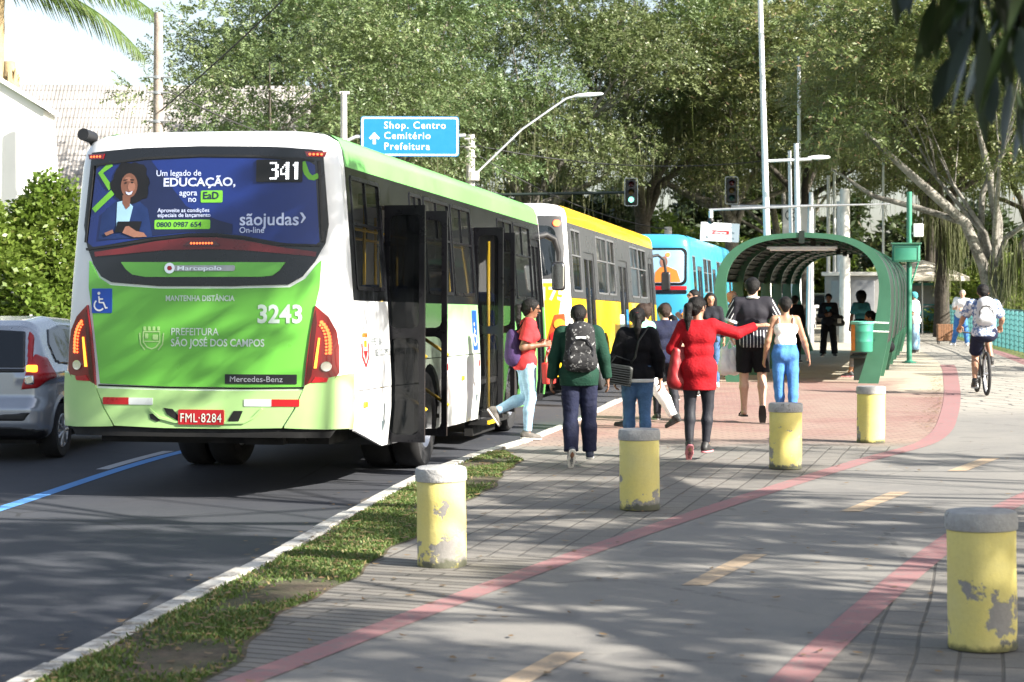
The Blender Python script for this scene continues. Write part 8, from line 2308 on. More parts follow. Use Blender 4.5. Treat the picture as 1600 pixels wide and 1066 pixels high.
def backpack(info, label, mat, w=0.15, hgt=0.42, d=0.12, strap='cloth_black', trim='cloth_charcoal', pocket=True, logo=False):
 """a rucksack on a person's back; it is a thing of its own"""
 r = info['root']; s = info['s']
 c = (info['chest'] - info['fwd'] * (0.115 + d * 0.75) - info['upv'] * 0.03) * s
 root = thing('backpack', label, 'backpack', tuple(wmat(info) @ Vector(c)), r.rotation_euler.z)
 hh = hgt / 2
 pr = [((x, 0, -hh + 0.07), (x * 0.85, 0, hh - 0.09), 0.075, 0.07, 0.95) for x in (-w + 0.075, w - 0.075)] + [((0, 0, -hh + 0.07), (0, -0.005, hh - 0.075), 0.082, 0.078, 0.95), ((-w + .09, 0, -hh + .08), (w - .09, 0, -hh + .08), 0.085, 0.085, 0.95)]
 b = sdf_part('body', pr, 0.012, mat, root, k=0.05, folds=0.006, fseed=3)
 if pocket:
  pr = [((-w * .5, -0.065, -hh + 0.10), (w * .5, -0.065, -hh + 0.10), 0.055, 0.055, 0.6), ((-w * .45, -0.06, -hh + 0.20), (w * .45, -0.06, -hh + 0.20), 0.045, 0.045, 0.6)]
  sdf_part('pocket', pr, 0.011, mat, root, k=0.04, folds=0.004)
  mb = MB(); mb.tube([(-w * .72, -0.075, -hh + .06), (-w * .74, -0.083, -hh + 0.2), (-w * .4, -0.088, -hh + .285), (0, -0.09, -hh + .30), (w * .4, -0.088, -hh + .285), (w * .74, -0.083, -hh + .2), (w * .72, -0.075, -hh + .06)], 0.006, 6); mb.build('zip', MATS[trim], b, 60)
 if logo:
  mb = MB(); mb.rbox((0, -0.083, hh - 0.15), (0.10, 0.008, 0.022), 0.004); mb.build('badge', MATS['reflector_white'], b)
 mb = MB(); mb.tube([(-0.03, 0.0, hh - 0.02), (-0.025, -0.02, hh + 0.035), (0.025, -0.02, hh + 0.035), (0.03, 0.0, hh - 0.02)], 0.009, 6); mb.build('handle', MATS[strap], root, 60)
 inv = Matrix.Rotation(-r.rotation_euler.z, 4, 'Z') @ Matrix.Translation(-root.location)
 for sx in (-1, 1):
  P = [info['chest'] - info['fwd'] * 0.16 + info['sv'] * sx * 0.075 + info['upv'] * 0.10, info['shc'] - info['fwd'] * 0.085 + info['sv'] * sx * 0.095 + info['upv'] * 0.055, info['shc'] + info['sv'] * sx * 0.10 + info['upv'] * 0.078, info['shc'] + info['fwd'] * 0.09 + info['sv'] * sx * 0.105 + info['upv'] * 0.01, info['chest'] + info['fwd'] * 0.13 + info['sv'] * sx * 0.12, info['waist'] + info['fwd'] * 0.05 + info['sv'] * sx * 0.16, info['waist'] - info['fwd'] * 0.10 + info['sv'] * sx * 0.12]
  mb = MB(); mb.tube([inv @ W_(info, p) for p in P], 0.019, 8); mb.build('strap', MATS[strap], root, 60)
 return root
# 1 woman in a coral T-shirt stepping off the bus
i1 = person('woman in a coral T-shirt and light jeans stepping down from the bus', (0.16, 22.35), -82, 1.60, 1.06,
 dict(legR=((0.02, 0.10, -1), (0.0, -0.10, -1), (0, 1, -0.05)), legL=((-0.03, 0.06, -1), (-0.02, -1.0, -0.42), (0, 0.55, -0.8)), lean=(0, 0.05), head=(0, 0.05, 0),
   armR=((0.10, -0.35, -1), (-0.12, 0.95, 0.12)), armL=((-0.14, -0.30, -1), (0.05, 0.95, 0.1)), curlR=1.1, curlL=0.9),
 'skin_dark', ('pony', 'hair_black'), dict(sleeve=0.40, hem=-0.10, mat='cloth_coral', name='t_shirt', inf=0.022), dict(mat='denim_light', name='jeans', leg=0.98, loose=0.004, rise=0.0, inf=0.008), 'shoe_grey', 'sole_white', res=0.011)
g = MB()
for sd_ in (-1, 1):
 c = i1['hc'] + i1['hf'] * 0.098 + i1['hs'] * sd_ * 0.034 + i1['hup'] * 0.016
 g.tube([(c + i1['hs'] * 0.024 * math.cos(a) + i1['hup'] * 0.018 * math.sin(a)) * i1['s'] for a in np.linspace(0, 6.3, 11)], 0.003, 5)
 g.tube([(c + i1['hs'] * sd_ * 0.024) * i1['s'], (i1['hc'] + i1['hs'] * sd_ * 0.088 + i1['hup'] * 0.02) * i1['s']], 0.003, 5)
g.build('glasses', MATS['glasses_frame'], i1['root'], 60)
# her red tote bag and purple shoulder bag
p = W_(i1, i1['J']['wrR'] + np.array([0.0, 0.09, -0.02]))
tb = thing('tote_bag', 'bright red shopping bag with white papers held by the woman leaving the bus', 'shopping bag', tuple(p), R(55))
tb.scale = (0.78, 0.78, 0.86)
mb = MB(); mb.box((0, 0, -0.35), (0.27, 0.11, 0.28), (R(180), 0, 0), 0.86); bo_ = mb.build('bag', MATS['tote_red'], tb, 40, 0.02)
mb = MB()
for y in (-0.03, 0.03): mb.tube([(-0.07, y, -0.21), (-0.03, y * .6, -0.06), (0.0, 0, 0.0), (0.03, y * .6, -0.06), (0.07, y, -0.21)], 0.009, 6)
mb.build('handles', MATS['tote_red'], tb, 60)
mb = MB(); mb.box((0.02, 0, -0.20), (0.13, 0.02, 0.12), (0, R(12), 0)); mb.box((0.06, 0.012, -0.205), (0.10, 0.015, 0.10), (0, R(-8), 0)); mb.build('papers', MATS['sign_white'], tb)
mb = MB(); mb.lathe([(0.05, 0), (0.035, 0.006), (0.03, 0.0)], 18, Matrix.Translation((-0.02, -0.066, -0.37)) @ Matrix.Rotation(R(90), 4, 'X'), cap=False); mb.build('emblem', MATS['sign_white'], tb)
p = W_(i1, i1['waist'] - i1['fwd'] * 0.185 + i1['sv'] * 0.08 + i1['upv'] * 0.03)
pb = thing('shoulder_bag', 'dark purple shoulder bag behind the hip of the woman leaving the bus', 'bag', tuple(p), R(-10))
pb.scale = (0.75, 0.8, 0.95)
sdf_part('bag', [((-0.02, 0, 0.10), (-0.02, 0, -0.14), 0.09, 0.11), ((0.03, 0, 0.08), (0.03, 0, -0.14), 0.08, 0.10)], 0.014, 'cloth_purple', pb, folds=0.012)
mb = MB(); q = W_(i1, i1['shc'] + i1['sv'] * 0.12 + i1['upv'] * 0.075) - Vector(p); mb.tube([(0, 0, 0.15), q * 0.6 + Vector((-.03, 0, 0)), q], 0.012, 6); mb.build('strap', MATS['cloth_black'], pb, 60)
# 2 boy with the backpack
i2 = person('boy in a dark green jumper with a black patterned backpack, walking away', (0.64, 18.95), 2, 1.50, 1.17,
 dict(legL=((-0.02, -0.02, -1), (0.0, -0.32, -1), (-0.05, 0.55, -0.85)), legR=((0.06, 0.12, -1), (0.02, -0.06, -1), (0.12, 1, 0)), armL=((-0.30, -0.05, -1), (-0.10, 0.12, -1)), armR=((0.32, 0.0, -1), (0.16, 0.18, -1)), lean=(0, 0.04), curlL=0.6, curlR=0.6, head=(-0.1, 0.05, 0)),
 'skin_dark', ('crop', 'hair_black'), dict(sleeve=0.98, hem=-0.13, mat='cloth_darkgreen', name='jumper', inf=0.024, collar='cloth_white', folds=0.013), dict(mat='cloth_navy', name='trousers', leg=1.0, loose=0.016, wide=0.016, inf=0.010, rise=-0.02), 'shoe_navy', 'sole_white', res=0.011, gender='m', face=True)
backpack(i2, 'black and grey patterned backpack on the boy in the green jumper', 'cloth_camo', 0.155, 0.46, 0.13, logo=True)
# 3 woman in the black jacket
i3 = person('woman in a black bomber jacket and blue jeans with a long ponytail, walking away', (1.27, 20.1), -2, 1.50, 1.06,
 dict(legL=((-0.02, 0.14, -1), (0.0, -0.10, -1), (0, 1, 0)), legR=((0.0, -0.10, -1), (0.02, -0.28, -1), (0, 1, -0.3)), armL=((-0.34, -0.06, -1), (-0.02, 0.22, -1)), armR=((0.30, -0.08, -1), (0.08, 0.15, -1)), lean=(0, 0.03), curlL=0.8, curlR=0.5, tie='bag_red', head=(0, 0.12, 0)),
 'skin_mid', ('pony', 'hair_black'), dict(sleeve=0.97, hem=-0.085, mat='cloth_black', name='jacket', inf=0.030, hemband='cloth_white', folds=0.014), dict(mat='denim_mid', name='jeans', leg=0.98), 'shoe_white', res=0.011)
p = W_(i3, i3['pel'] - i3['sv'] * 0.20 - i3['fwd'] * 0.14 + i3['upv'] * 0.01)
hb = thing('handbag', 'black quilted handbag hanging at the left hip of the woman in the black jacket', 'handbag', tuple(p), R(-12))
mb = MB(); mb.rbox((0, 0, -0.02), (0.24, 0.10, 0.20), 0.03, (0, R(8), 0)); mb.rbox((0, -0.045, 0.025), (0.235, 0.03, 0.12), 0.03, (0, R(8), 0)); bq = mb.build('bag', MATS['quilt'], hb, 40)
mb = MB()
for k in range(8): mb.tube([(-0.112, -0.062, -0.115 + 0.024 * k + 0.016), (0.112, -0.062, -0.115 + 0.024 * k - 0.016)], 0.0065, 5)
mb.build('quilting', MATS['leather_black'], bq, 60)
mb = MB(); q = W_(i3, i3['shc'] + i3['sv'] * 0.10 + i3['upv'] * 0.08 - i3['fwd'] * 0.02) - Vector(p)
mb.tube([(0.10, 0.03, 0.10), q * 0.35 + Vector((0.06, -.05, 0.0)), q * 0.7 + Vector((0.0, -0.08, 0)), q], 0.010, 6); mb.tube([(-0.12, 0.02, 0.08), (-0.05, 0.02, 0.17), (0.10, 0.03, 0.12)], 0.008, 6); mb.build('strap', MATS['leather_black'], hb, 60)
# 4 person in mint top and white trousers, crossing behind her
i4 = person('woman in a mint top and white trousers striding behind the woman in the black jacket', (1.62, 24.2), 62, 1.56, 1.05,
 dict(legL=((-0.10, 0.42, -1), (-0.05, 0.10, -1), (0, 1, 0.12)), legR=((0.10, -0.38, -1), (0.05, -0.62, -1), (0, 1, -0.5)), armR=((0.25, 0.15, -1), (0.0, 0.6, -0.8)), armL=((-0.2, -0.2, -1), (0, 0.2, -1)), head=(0.5, 0.1, 0)),
 'skin_mid', ('bun', 'hair_brown'), dict(sleeve=0.42, hem=-0.06, mat='cloth_mint', name='top', inf=0.02), dict(mat='cloth_white', name='trousers', leg=0.97, loose=0.014), 'shoe_black', 'sole_black', res=0.014)
# 5 person in navy shirt with yellow sleeve bands and a beige bag
i5 = person('person in a navy shirt with yellow sleeve bands carrying a beige bag, half hidden', (1.95, 25.3), 15, 1.50, 1.0,
 dict(legL=((-0.04, 0.2, -1), (0, -0.1, -1), (0, 1, 0)), legR=((0.04, -0.15, -1), (0, -0.3, -1), (0, 1, -0.3)), armR=((0.45, 0.1, -1), (0.25, 0.35, -1)), head=(0.3, 0.25, 0)),
 'skin_light', ('short', 'hair_brown'), dict(sleeve=0.40, hem=-0.10, mat='cloth_navy', name='shirt', cuff='cloth_yellow'), dict(mat='legging', name='trousers'), 'shoe_black', res=0.015, gender='m')
p = W_(i5, i5['pel'] + i5['sv'] * 0.17 - i5['fwd'] * 0.10 + i5['upv'] * 0.16)
bg_ = thing('cloth_bag', 'beige cloth bag at the side of the person in the navy shirt', 'bag', tuple(p), R(10))
sdf_part('bag', [((0, 0, 0.14), (0, 0, -0.12), 0.07, 0.10), ((0.05, 0, 0.10), (0.05, 0, -0.12), 0.06, 0.09)], 0.015, 'cloth_beige', bg_, folds=0.012)
mb = MB(); q = W_(i5, i5['shc'] + i5['sv'] * 0.10 + i5['upv'] * 0.075) - Vector(p); mb.tube([(0.02, 0, 0.18), q * .6, q], 0.012, 6); mb.build('strap', MATS['cloth_beige'], bg_, 60)
# 6 woman in the red tunic, arm stretched out
i6 = person('woman in a long red knitted tunic and black leggings reaching out her right arm', (1.86, 19.75), -3, 1.57, 1.06,
 dict(legL=((-0.02, 0.05, -1), (-0.03, -0.25, -1), (-0.05, 0.72, -0.7)), legR=((0.03, 0.05, -1), (-0.06, -0.06, -1), (0.45, 1, 0)), armR=((1.0, 0.25, -0.32), (0.88, 0.35, 0.33)), handR=(0.95, 0.25, 0.10), palmR=(0.05, 0.35, -1.0), curlR=0.05, armL=((-0.42, 0.12, -0.9), (0.30, 0.75, -0.05)), lean=(-0.02, 0.03), head=(-0.75, 0.05, 0.0), spread=1.5),
 'skin_mid', ('pony', 'hair_black'), dict(sleeve=0.99, hem=-0.26, mat='cloth_red', name='tunic', inf=0.015, flare=0.004, cutneck=0.03, folds=0.006), dict(mat='legging', name='leggings', leg=0.97, rise=-0.04, inf=0.004, folds=0.005), 'shoe_black', 'sole_pink', res=0.011)
p = W_(i6, i6['pel'] - i6['sv'] * 0.22 + i6['fwd'] * 0.02 + i6['upv'] * 0.0)
rb = thing('red_handbag', 'red shoulder bag hanging at the left side of the woman in the red tunic', 'handbag', tuple(p), R(20))
sdf_part('bag', [((-0.03, 0, 0.16), (-0.05, 0, -0.14), 0.05, 0.075), ((0.04, 0, 0.16), (0.06, 0, -0.15), 0.05, 0.07), ((-.03, 0, -.14), (.06, 0, -.15), 0.08, 0.08)], 0.012, 'bag_red', rb, folds=0.010)
mb = MB(); q = W_(i6, i6['shc'] - i6['sv'] * 0.135 + i6['upv'] * 0.07) - Vector(p); mb.tube([(0.0, 0, 0.18), q * 0.55 + Vector((-.02, -.04, 0)), q], 0.014, 6); mb.build('strap', MATS['bag_red'], rb, 60)
# 7 man in the striped football shirt
i7 = person('man in a dark football shirt with white stripes and black shorts, walking away', (3.07, 25.3), -3, 1.77, 1.13,
 dict(legL=((-0.05, 0.06, -1), (-0.0, -0.04, -1), (-0.15, 1, 0)), legR=((0.06, -0.05, -1), (0.0, -0.30, -1), (0.05, 0.45, -0.95)), armL=((-0.32, 0.05, -1), (0.10, 0.75, -0.62)), armR=((0.55, -0.05, -0.95), (0.25, 0.55, -0.85)), lean=(0, 0.02), head=(-0.2, 0.0, 0), curlL=1.2, curlR=0.8),
 'skin_light', ('short', 'hair_black'), dict(sleeve=0.46, hem=-0.10, mat='cloth_striped', name='football_shirt', inf=0.022, collar='cloth_white', cuff='cloth_white'), dict(mat='cloth_black', name='shorts', leg=0.46, loose=0.016, inf=0.014), 'sandal', res=0.012, gender='m')
p = W_(i7, i7['J']['wrL'] + np.array([-0.02, -0.02, -0.06]))
cb2 = thing('carrier_bag', 'white plastic carrier bag held by the man in the striped shirt', 'shopping bag', tuple(p), 0)
sdf_part('bag', [((-0.06, 0, -0.12), (-0.07, 0, -0.34), 0.06, 0.09), ((0.05, 0, -0.12), (0.05, 0, -0.34), 0.06, 0.085)], 0.014, 'bag_white', cb2, folds=0.022, fscale=1.4)
mb = MB(); mb.tube([(-0.05, 0, -0.08), (0, 0, 0.02), (0.05, 0, -0.08)], 0.016, 6); mb.build('handles', MATS['bag_white'], cb2, 60)
# 8 woman in the white vest top
i8 = person('woman in a white strappy vest and bright blue jeans, walking away', (3.43, 24.9), 4, 1.60, 0.97,
 dict(legL=((-0.0, 0.04, -1), (0.06, -0.05, -1), (0, 1, 0)), legR=((0.02, -0.12, -1), (-0.10, -0.30, -1), (0, 1, -0.3)), armL=((-0.28, 0.0, -1), (-0.12, 0.35, -1)), armR=((0.36, 0.05, -1), (0.35, 0.35, -1)), head=(0, 0.0, 0)),
 'skin_mid', ('crop', 'hair_black'), dict(straps=True, hem=0.075, mat='cloth_white', name='vest', inf=0.009), dict(mat='denim_bright', name='jeans', leg=0.97, rise=0.12), 'shoe_white', res=0.012)
# ---- people farther off, at the shelter
def far(*a, **k):
 k.setdefault('res', 0.019); return person(*a, **k)
far('dark-haired young man in a black T-shirt looking down, behind the woman in the black jacket', (2.45, 30.2), 100, 1.52, 1.0, dict(head=(0, 0.55, 0), lean=(0, 0.08), armL=((-0.2, 0.1, -1), (0.3, 0.8, -0.1)), armR=((0.2, 0.1, -1), (-0.3, 0.8, -0.1))), 'skin_light', ('short', 'hair_black'), dict(sleeve=0.42, mat='cloth_black', name='t_shirt', hem=-0.1), dict(mat='cloth_black'), gender='m')
i9 = far('man in sunglasses and a grey T-shirt raising a hand, by the shelter', (3.02, 33.0), 118, 1.70, 1.0, dict(head=(-0.2, -0.1, 0), armL=((-0.5, 0.5, -0.6), (0.0, 0.3, 1.0)), armR=((0.2, 0.0, -1), (0.05, 0.2, -1))), 'skin_light', ('crop', 'hair_black'), dict(sleeve=0.42, mat='cloth_grey', name='t_shirt', hem=-0.1), dict(mat='denim_mid', name='jeans'), gender='m')
g = MB()
for sd_ in (-1, 1): g.ball(tuple((i9['hc'] + i9['hf'] * 0.094 + i9['hs'] * sd_ * 0.032 + i9['hup'] * 0.018) * i9['s']), (0.024, 0.018, 0.018), 8, 6)
g.tube([(i9['hc'] + i9['hs'] * x * 0.088 + i9['hf'] * (0.09 if abs(x) < .6 else 0.0) + i9['hup'] * 0.02) * i9['s'] for x in (-1, -0.55, 0.55, 1)], 0.004, 5); g.build('sunglasses', MATS['glasses_frame'], i9['root'], 180)
far('woman with long loose black hair and dark clothes facing us by the shelter', (3.42, 34.2), 175, 1.64, 0.98, dict(head=(0.15, 0.05, 0)), 'skin_mid', ('long', 'hair_black'), dict(sleeve=0.95, mat='cloth_charcoal', name='jacket', hem=-0.14), dict(mat='denim_mid', name='jeans'), shoes='shoe_white')
far('dark-haired woman seen in profile lifting a hand to her face, behind the red tunic', (2.88, 31.3), 80, 1.55, 1.0, dict(head=(0.1, 0.05, 0), armR=((0.25, 0.4, -0.8), (-0.1, 0.6, 0.9)), armL=((-0.15, 0.2, -1), (0.0, 0.5, -0.8))), 'skin_light', ('long', 'hair_black'), dict(sleeve=0.42, mat='cloth_grey', name='t_shirt', hem=-0.1), dict(mat='denim_mid', name='jeans'))
far('balding older man in a blue-grey shirt standing by the left rib of the shelter', (4.19, 37.6), 75, 1.68, 1.08, dict(head=(0.15, 0.1, 0), armL=((-0.15, 0.2, -1), (0.1, 0.7, -0.6)), armR=((0.2, 0.1, -1), (0.0, 0.6, -0.7))), 'skin_light', ('rim', 'hair_grey'), dict(sleeve=0.45, mat='cloth_bluegrey', name='shirt', hem=-0.14), dict(mat='denim_mid', name='jeans'), shoes='shoe_black', gender='m')
far('person in a black jacket and trousers standing beyond the woman in the white vest', (6.45, 45.3), -40, 1.55, 1.12, dict(head=(0, 0.1, 0)), 'skin_dark', ('short', 'hair_black'), dict(sleeve=0.97, mat='cloth_black', name='jacket', hem=-0.2, inf=0.03), dict(mat='cloth_black', loose=0.02), res=0.021)
i10 = far('woman in black standing with folded arms inside the shelter', (7.85, 49.2), 170, 1.58, 1.08, dict(legL=((-0.10, 0.0, -1), (-0.10, 0, -1), (-0.3, 1, 0)), legR=((0.10, 0.0, -1), (0.06, 0, -1), (0.3, 1, 0)), armL=((-0.22, 0.15, -1), (0.75, 0.62, 0.05)), armR=((0.22, 0.15, -1), (-0.75, 0.65, 0.10)), curlL=0.2), 'skin_dark', ('short', 'hair_black'), dict(sleeve=0.97, mat='cloth_charcoal', name='cardigan', hem=-0.12, inf=0.024), dict(mat='cloth_black', loose=0.02, wide=0.02), res=0.02)
mb = MB(); q = i10; mb.add([tuple((q['chest'] + q['fwd'] * 0.138 + q['sv'] * x + q['upv'] * z) * q['s']) for x, z in ((-0.07, 0.08), (0.07, 0.08), (0.085, -0.04), (-0.085, -0.04))] + [tuple((q['chest'] + q['fwd'] * 0.08 + q['sv'] * x + q['upv'] * z) * q['s']) for x, z in ((-0.07, 0.08), (0.07, 0.08), (0.085, -0.04), (-0.085, -0.04))], [(0, 1, 2, 3), (7, 6, 5, 4), (0, 4, 5, 1), (1, 5, 6, 2), (2, 6, 7, 3), (3, 7, 4, 0)]); mb.build('shirt_front', MATS['cloth_teal'], q['root'])
p = W_(i10, i10['pel'] - i10['sv'] * 0.26 + i10['upv'] * 0.08)
bk_ = thing('handbag', 'black and white handbag on the arm of the woman with folded arms', 'handbag', tuple(p), R(10))
sdf_part('bag', [((-0.08, 0, 0.04), (0.08, 0, 0.04), 0.06, 0.06), ((-0.10, 0, -0.10), (0.10, 0, -0.10), 0.075, 0.075)], 0.018, 'leather_black', bk_, k=0.05)
mb = MB(); mb.tube([(-0.07, 0, 0.08), (-0.05, 0, 0.28), (0.05, 0, 0.28), (0.07, 0, 0.08)], 0.012, 6); mb.rbox((0.0, -0.085, -0.04), (0.10, 0.02, 0.12), 0.02); mb.build('strap', MATS['cloth_white'], bk_, 60)
far('woman in a teal T-shirt with bushy black hair, back turned, inside the shelter', (8.18, 46.5), 15, 1.62, 1.05, dict(armL=((-0.3, 0.05, -1), (-0.1, 0.2, -1)), armR=((0.3, 0.05, -1), (0.1, 0.2, -1))), 'skin_dark', ('afro', 'hair_black'), dict(sleeve=0.44, mat='cloth_teal', name='t_shirt', hem=-0.12), dict(mat='cloth_black'), headbulk=0.95)
# two people on the shelter bench
SIT = dict(legL=((-0.10, 1.0, -0.12), (-0.04, 0.22, -1), (0, 1, 0)), legR=((0.10, 1.0, -0.12), (0.12, 0.05, -1), (0, 1, 0)), armL=((-0.15, 0.25, -1), (0.3, 0.9, -0.1)), armR=((0.15, 0.25, -1), (-0.3, 0.9, -0.1)), lean=(0, 0.10), head=(0, 0.2, 0))
i11 = far('person seated on the shelter bench in grey trousers, half hidden by the litter bin', (6.95, 37.9), 78, 1.66, 1.05, SIT, 'skin_mid', ('pony', 'hair_black'), dict(sleeve=0.97, mat='cloth_white', name='jacket', hem=-0.06), dict(mat='cloth_grey', name='trousers', leg=0.86), shoes='shoe_black', sole='sole_pink', res=0.016)
far('fair-haired person seated farther along the shelter bench', (7.5, 39.6), 82, 1.70, 1.0, SIT, 'skin_light', ('short', 'cloth_khaki'), dict(sleeve=0.97, mat='cloth_black', name='jacket', hem=-0.06), dict(mat='cloth_black'), res=0.019)
# beyond the shelter, on the path
i12 = far('man in a white shirt, pale jeans and teal cap standing beyond the cabinet post', (10.62, 52.3), 65, 1.62, 1.12, dict(armL=((-0.15, 0.1, -1), (0.05, 0.9, -0.5)), armR=((0.2, -0.1, -1), (0.1, 0.7, -0.6)), head=(0, 0.1, 0)), 'skin_mid', ('short', 'cloth_tealcap'), dict(sleeve=0.47, mat='cloth_white', name='shirt', hem=-0.14, inf=0.026), dict(mat='denim_light', name='jeans', loose=0.025, wide=0.02), shoes='shoe_grey', gender='m', res=0.02)
mb = MB(); q = i12; a = q['hc'] + q['hf'] * 0.07 + q['hup'] * 0.05; mb.add([tuple((a + q['hs'] * x + q['hf'] * y + q['hup'] * z) * q['s']) for z in (0.0, -0.012) for x, y in ((-0.075, 0), (0.075, 0), (0.06, 0.085), (-0.06, 0.085))], [(0, 1, 2, 3), (7, 6, 5, 4), (0, 4, 5, 1), (1, 5, 6, 2), (2, 6, 7, 3), (3, 7, 4, 0)]); mb.build('cap_peak', MATS['cloth_tealcap'], q['root'])
far('grey-haired man in a white T-shirt and blue jeans leaning by the railing', (13.25, 58.6), 150, 1.68, 1.0, dict(legL=((-0.16, 0.05, -1), (-0.14, 0, -1), (-0.3, 1, 0)), legR=((0.14, -0.05, -1), (0.22, -0.05, -1), (0.3, 1, 0)), armL=((-0.25, 0.2, -1), (0.45, 0.75, 0.05)), armR=((0.25, 0.2, -1), (-0.45, 0.75, 0.05)), lean=(-0.10, 0), head=(0.2, 0, 0)), 'skin_light', ('crop', 'hair_grey'), dict(sleeve=0.5, mat='cloth_white', name='t_shirt', hem=-0.1, inf=0.02), dict(mat='denim_bright', name='jeans', loose=0.015), shoes='shoe_white', gender='m', res=0.02)
# ---- cyclist and bicycle
BX, BY, BYAW = 7.50, 31.35, R(-5)
bike = thing('bicycle', 'black mountain bicycle ridden away from us along the path', 'bicycle', (BX, BY, 0.004), BYAW)
for y, nm in ((-0.0, 'wheel'), (1.05, 'wheel')):
 mb = MB(); V = []; F = []; n, m = 36, 8
 for i in range(n):
  a = 2 * math.pi * i / n
  for k in range(m):
   b = 2 * math.pi * k / m; rr_ = 0.322 + 0.027 * math.cos(b)
   V.append((0.027 * math.sin(b), y + rr_ * math.cos(a), 0.349 + rr_ * math.sin(a)))
 for i in range(n):
  for k in range(m): F.append((i * m + k, i * m + (k + 1) % m, ((i + 1) % n) * m + (k + 1) % m, ((i + 1) % n) * m + k))
 mb.add(V, F); wo = mb.build(nm, MATS['rubber'], bike, 180)
 mb = MB()
 mb.tube([(0, y + 0.292 * math.cos(2 * math.pi * i / 32), 0.349 + 0.292 * math.sin(2 * math.pi * i / 32)) for i in range(33)], 0.011, 6, False); mb.tube([(-0.05, y, 0.349), (0.05, y, 0.349)], 0.02, 8)
 ro = mb.build('rim', MATS['rim_silver'], wo, 60)
 mb = MB()
 for i in range(24):
  a = 2 * math.pi * i / 24; mb.tube([((-1) ** i * 0.03, y, 0.349), (0, y + 0.29 * math.cos(a), 0.349 + 0.29 * math.sin(a))], 0.0015, 3)
 mb.build('spokes', MATS['rim_silver'], wo)
mb = MB()
mb.tube([(0, 0.42, 0.28), (0, 0.28, 0.80)], 0.017, 8); mb.tube([(0, 0.30, 0.74), (0, 0.86, 0.82)], 0.018, 8); mb.tube([(0, 0.42, 0.28), (0, 0.88, 0.70)], 0.02, 8); mb.tube([(0, 0.85, 0.84), (0, 0.90, 0.66)], 0.022, 8)
for sx in (-1, 1): mb.tube([(sx * 0.05, 0.0, 0.349), (sx * 0.03, 0.42, 0.28)], 0.011, 6); mb.tube([(sx * 0.05, 0.0, 0.349), (sx * 0.015, 0.29, 0.72)], 0.010, 6); mb.tube([(sx * 0.045, 0.90, 0.66), (sx * 0.05, 1.05, 0.349)], 0.014, 6)
mb.build('frame', MATS['shoe_black'], bike, 60)
mb = MB(); mb.tube([(0, 0.29, 0.76), (0, 0.255, 0.90)], 0.013, 8); mb.build('seat_post', MATS['rim_silver'], bike, 60)
sdf_part('saddle', [((-0.05, 0.17, 0.915), (0.05, 0.17, 0.915), 0.035, 0.035), ((0, 0.17, 0.915), (0, 0.42, 0.91), 0.04, 0.02)], 0.010, 'plastic_black', bike)
mb = MB(); mb.tube([(0, 0.85, 0.84), (0, 0.87, 0.95)], 0.015, 8); mb.tube([(-0.31, 0.82, 1.0), (-0.12, 0.88, 0.97), (0.12, 0.88, 0.97), (0.31, 0.82, 1.0)], 0.014, 8); mb.build('handlebar', MATS['shoe_black'], bike, 60)
mb = MB(); mb.tube([(-0.08, 0.42, 0.28), (0.08, 0.42, 0.28)], 0.02, 8); mb.tube([(-0.085, 0.42, 0.28), (-0.085, 0.38, 0.115)], 0.011, 6); mb.tube([(0.085, 0.42, 0.28), (0.085, 0.46, 0.445)], 0.011, 6); mb.box((-0.135, 0.38, 0.11), (0.10, 0.09, 0.022)); mb.box((0.135, 0.46, 0.45), (0.10, 0.09, 0.022)); mb.lathe([(0.09, 0), (0.09, 0.006)], 18, Matrix.Translation((0.055, 0.42, 0.28)) @ Matrix.Rotation(R(90), 4, 'Y')); mb.build('crank', MATS['metal_grey'], bike, 60)
mb = MB(); mb.box((0, 0.20, 0.86), (0.05, 0.02, 0.035)); mb.build('rear_reflector', MATS['sign_white'], bike)
cs_h = 1.76
sc_ = cs_h / 1.75
hipz = 1.00 / sc_
def leg_to(hip, foot):
 """thigh and shin directions (knee forward) reaching from hip to ankle"""
 hip, foot = np.array(hip), np.array(foot); v = foot - hip; L_ = min(np.linalg.norm(v), 0.845); d = v / np.linalg.norm(v)
 a = 0.43; b = 0.42; ca = (a * a + L_ * L_ - b * b) / (2 * a * L_); h = a * math.sqrt(max(0, 1 - ca * ca))
 f = np.array([0, 1.0, 0]); f = f - d * (f @ d); f /= np.linalg.norm(f)
 kn = hip + d * a * ca + f * h
 return tuple(kn - hip), tuple(foot - kn)
# the rider's origin is placed over the saddle
lL = leg_to((-0.088, 0, -0.02), (-0.135, 0.13, 0.155 / sc_ + 0.07 - hipz)); lR = leg_to((0.088, 0, -0.02), (0.135, 0.21, 0.50 / sc_ + 0.07 - hipz))
rx = BX - math.sin(BYAW) * 0.22; ry = BY + math.cos(BYAW) * 0.22
i13 = person('cyclist in a blue patterned shirt and dark shorts riding away along the path', (rx, ry), math.degrees(BYAW), cs_h, 1.05,
 dict(legL=(*lL, (-0.05, 1, -0.15)), legR=(*lR, (0.05, 1, -0.1)), armL=((-0.42, 0.45, -0.8), (-0.05, 0.85, -0.45)), armR=((0.42, 0.45, -0.8), (0.05, 0.85, -0.45)), lean=(0, 0.24), head=(0, -0.02, 0), pelvis_z=hipz, curlL=1.3, curlR=1.3, palmL=(0, 0.2, -1), palmR=(0, .2, -1)),
 'skin_mid', ('short', 'hair_black'), dict(sleeve=0.42, hem=-0.06, mat='cloth_pattern', name='shirt', inf=0.022), dict(mat='cloth_navy', name='shorts', leg=0.44, loose=0.02, inf=0.016), 'shoe_black', 'sole_black', res=0.013, gender='m', drop=False)
backpack(i13, 'light grey backpack on the cyclist', 'bag_greypack', 0.15, 0.44, 0.11, strap='cloth_black', trim='cloth_black')
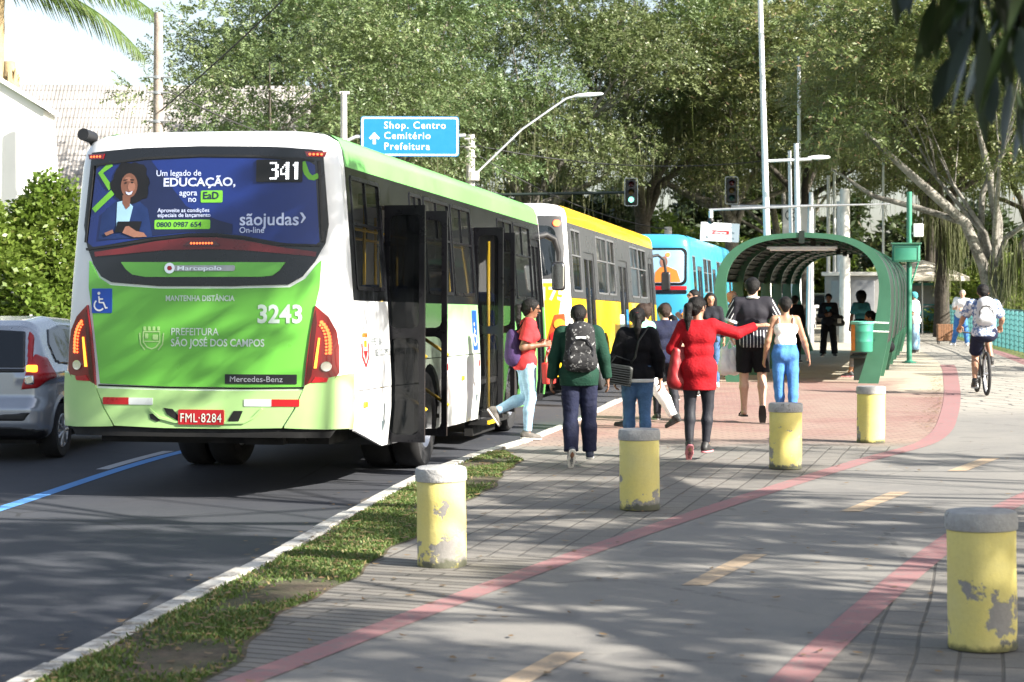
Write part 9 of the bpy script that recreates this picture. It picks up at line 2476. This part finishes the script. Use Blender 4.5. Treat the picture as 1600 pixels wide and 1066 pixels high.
# ------------------------------------------------------------------ fallen leaves and twigs scattered over the paving
def litter():
 r = np.random.default_rng(77)
 V = []; F = []; C = []
 def leaf(x, y, z, ln, wd):
  az = r.uniform(0, 6.28); d = np.array([math.cos(az), math.sin(az), 0]); s = np.array([-d[1], d[0], 0]); cu = r.uniform(0.05, 0.45)
  b = len(V); up = np.array([0, 0, 1.0]); o = np.array([x, y, z])
  for t, w_ in ((0, .08), (.3, .9), (.65, .8), (1, .06)):
   c = o + d * ln * (t - .5) + up * (cu * ln * (t - .5) ** 2 * 1.6 + 0.004)
   V.append(c - s * wd * w_ * .5 + up * wd * w_ * cu * .5); V.append(c + s * wd * w_ * .5 + up * wd * w_ * cu * .3)
  tt = r.random()
  for _ in range(8): C.append((tt, r.random(), 0, 1))
  for i in range(3): F.append((b + 2 * i, b + 2 * i + 1, b + 2 * i + 3, b + 2 * i + 2))
 for _ in range(520):
  y = 7.5 + 26 * r.random() ** 1.3; x = vergeX(min(y, 20)) - 0.4 + (pathR(y) + 1.5 - vergeX(min(y, 20))) * r.random()
  leaf(x, y, 0.006, r.uniform(0.03, 0.075), r.uniform(0.018, 0.04))
 for _ in range(420):
  y = 7.0 + 14 * r.random(); x = kerbX(y) + 0.1 + (vergeX(y) - kerbX(y)) * r.random()
  leaf(x, y, 0.02, r.uniform(0.03, 0.08), r.uniform(0.02, 0.04))
 for _ in range(260):
  y = 7.0 + 16 * r.random(); x = kerbX(y) - abs(r.normal()) * 0.3
  leaf(x, y, ROAD_Z + 0.008, r.uniform(0.03, 0.07), r.uniform(0.02, 0.035))
 for _ in range(300):
  y = 24 + 14 * r.random(); x = pathL(y) - 0.05 - abs(r.normal()) * 0.12
  leaf(x, y, 0.006, r.uniform(0.03, 0.07), r.uniform(0.02, 0.035))
 o = np_mesh('fallen_leaves', np.array(V), np.array(F), mat_leafy('dry_leaf', (0.10, 0.055, 0.022), (0.22, 0.14, 0.06), (0.07, 0.09, 0.03), 0.7, 0.1), None, False, np.array(C))
 tag(o, 'dry fallen leaves scattered over the paving, the verge and the gutter', 'fallen leaves', kind='stuff')
litter()
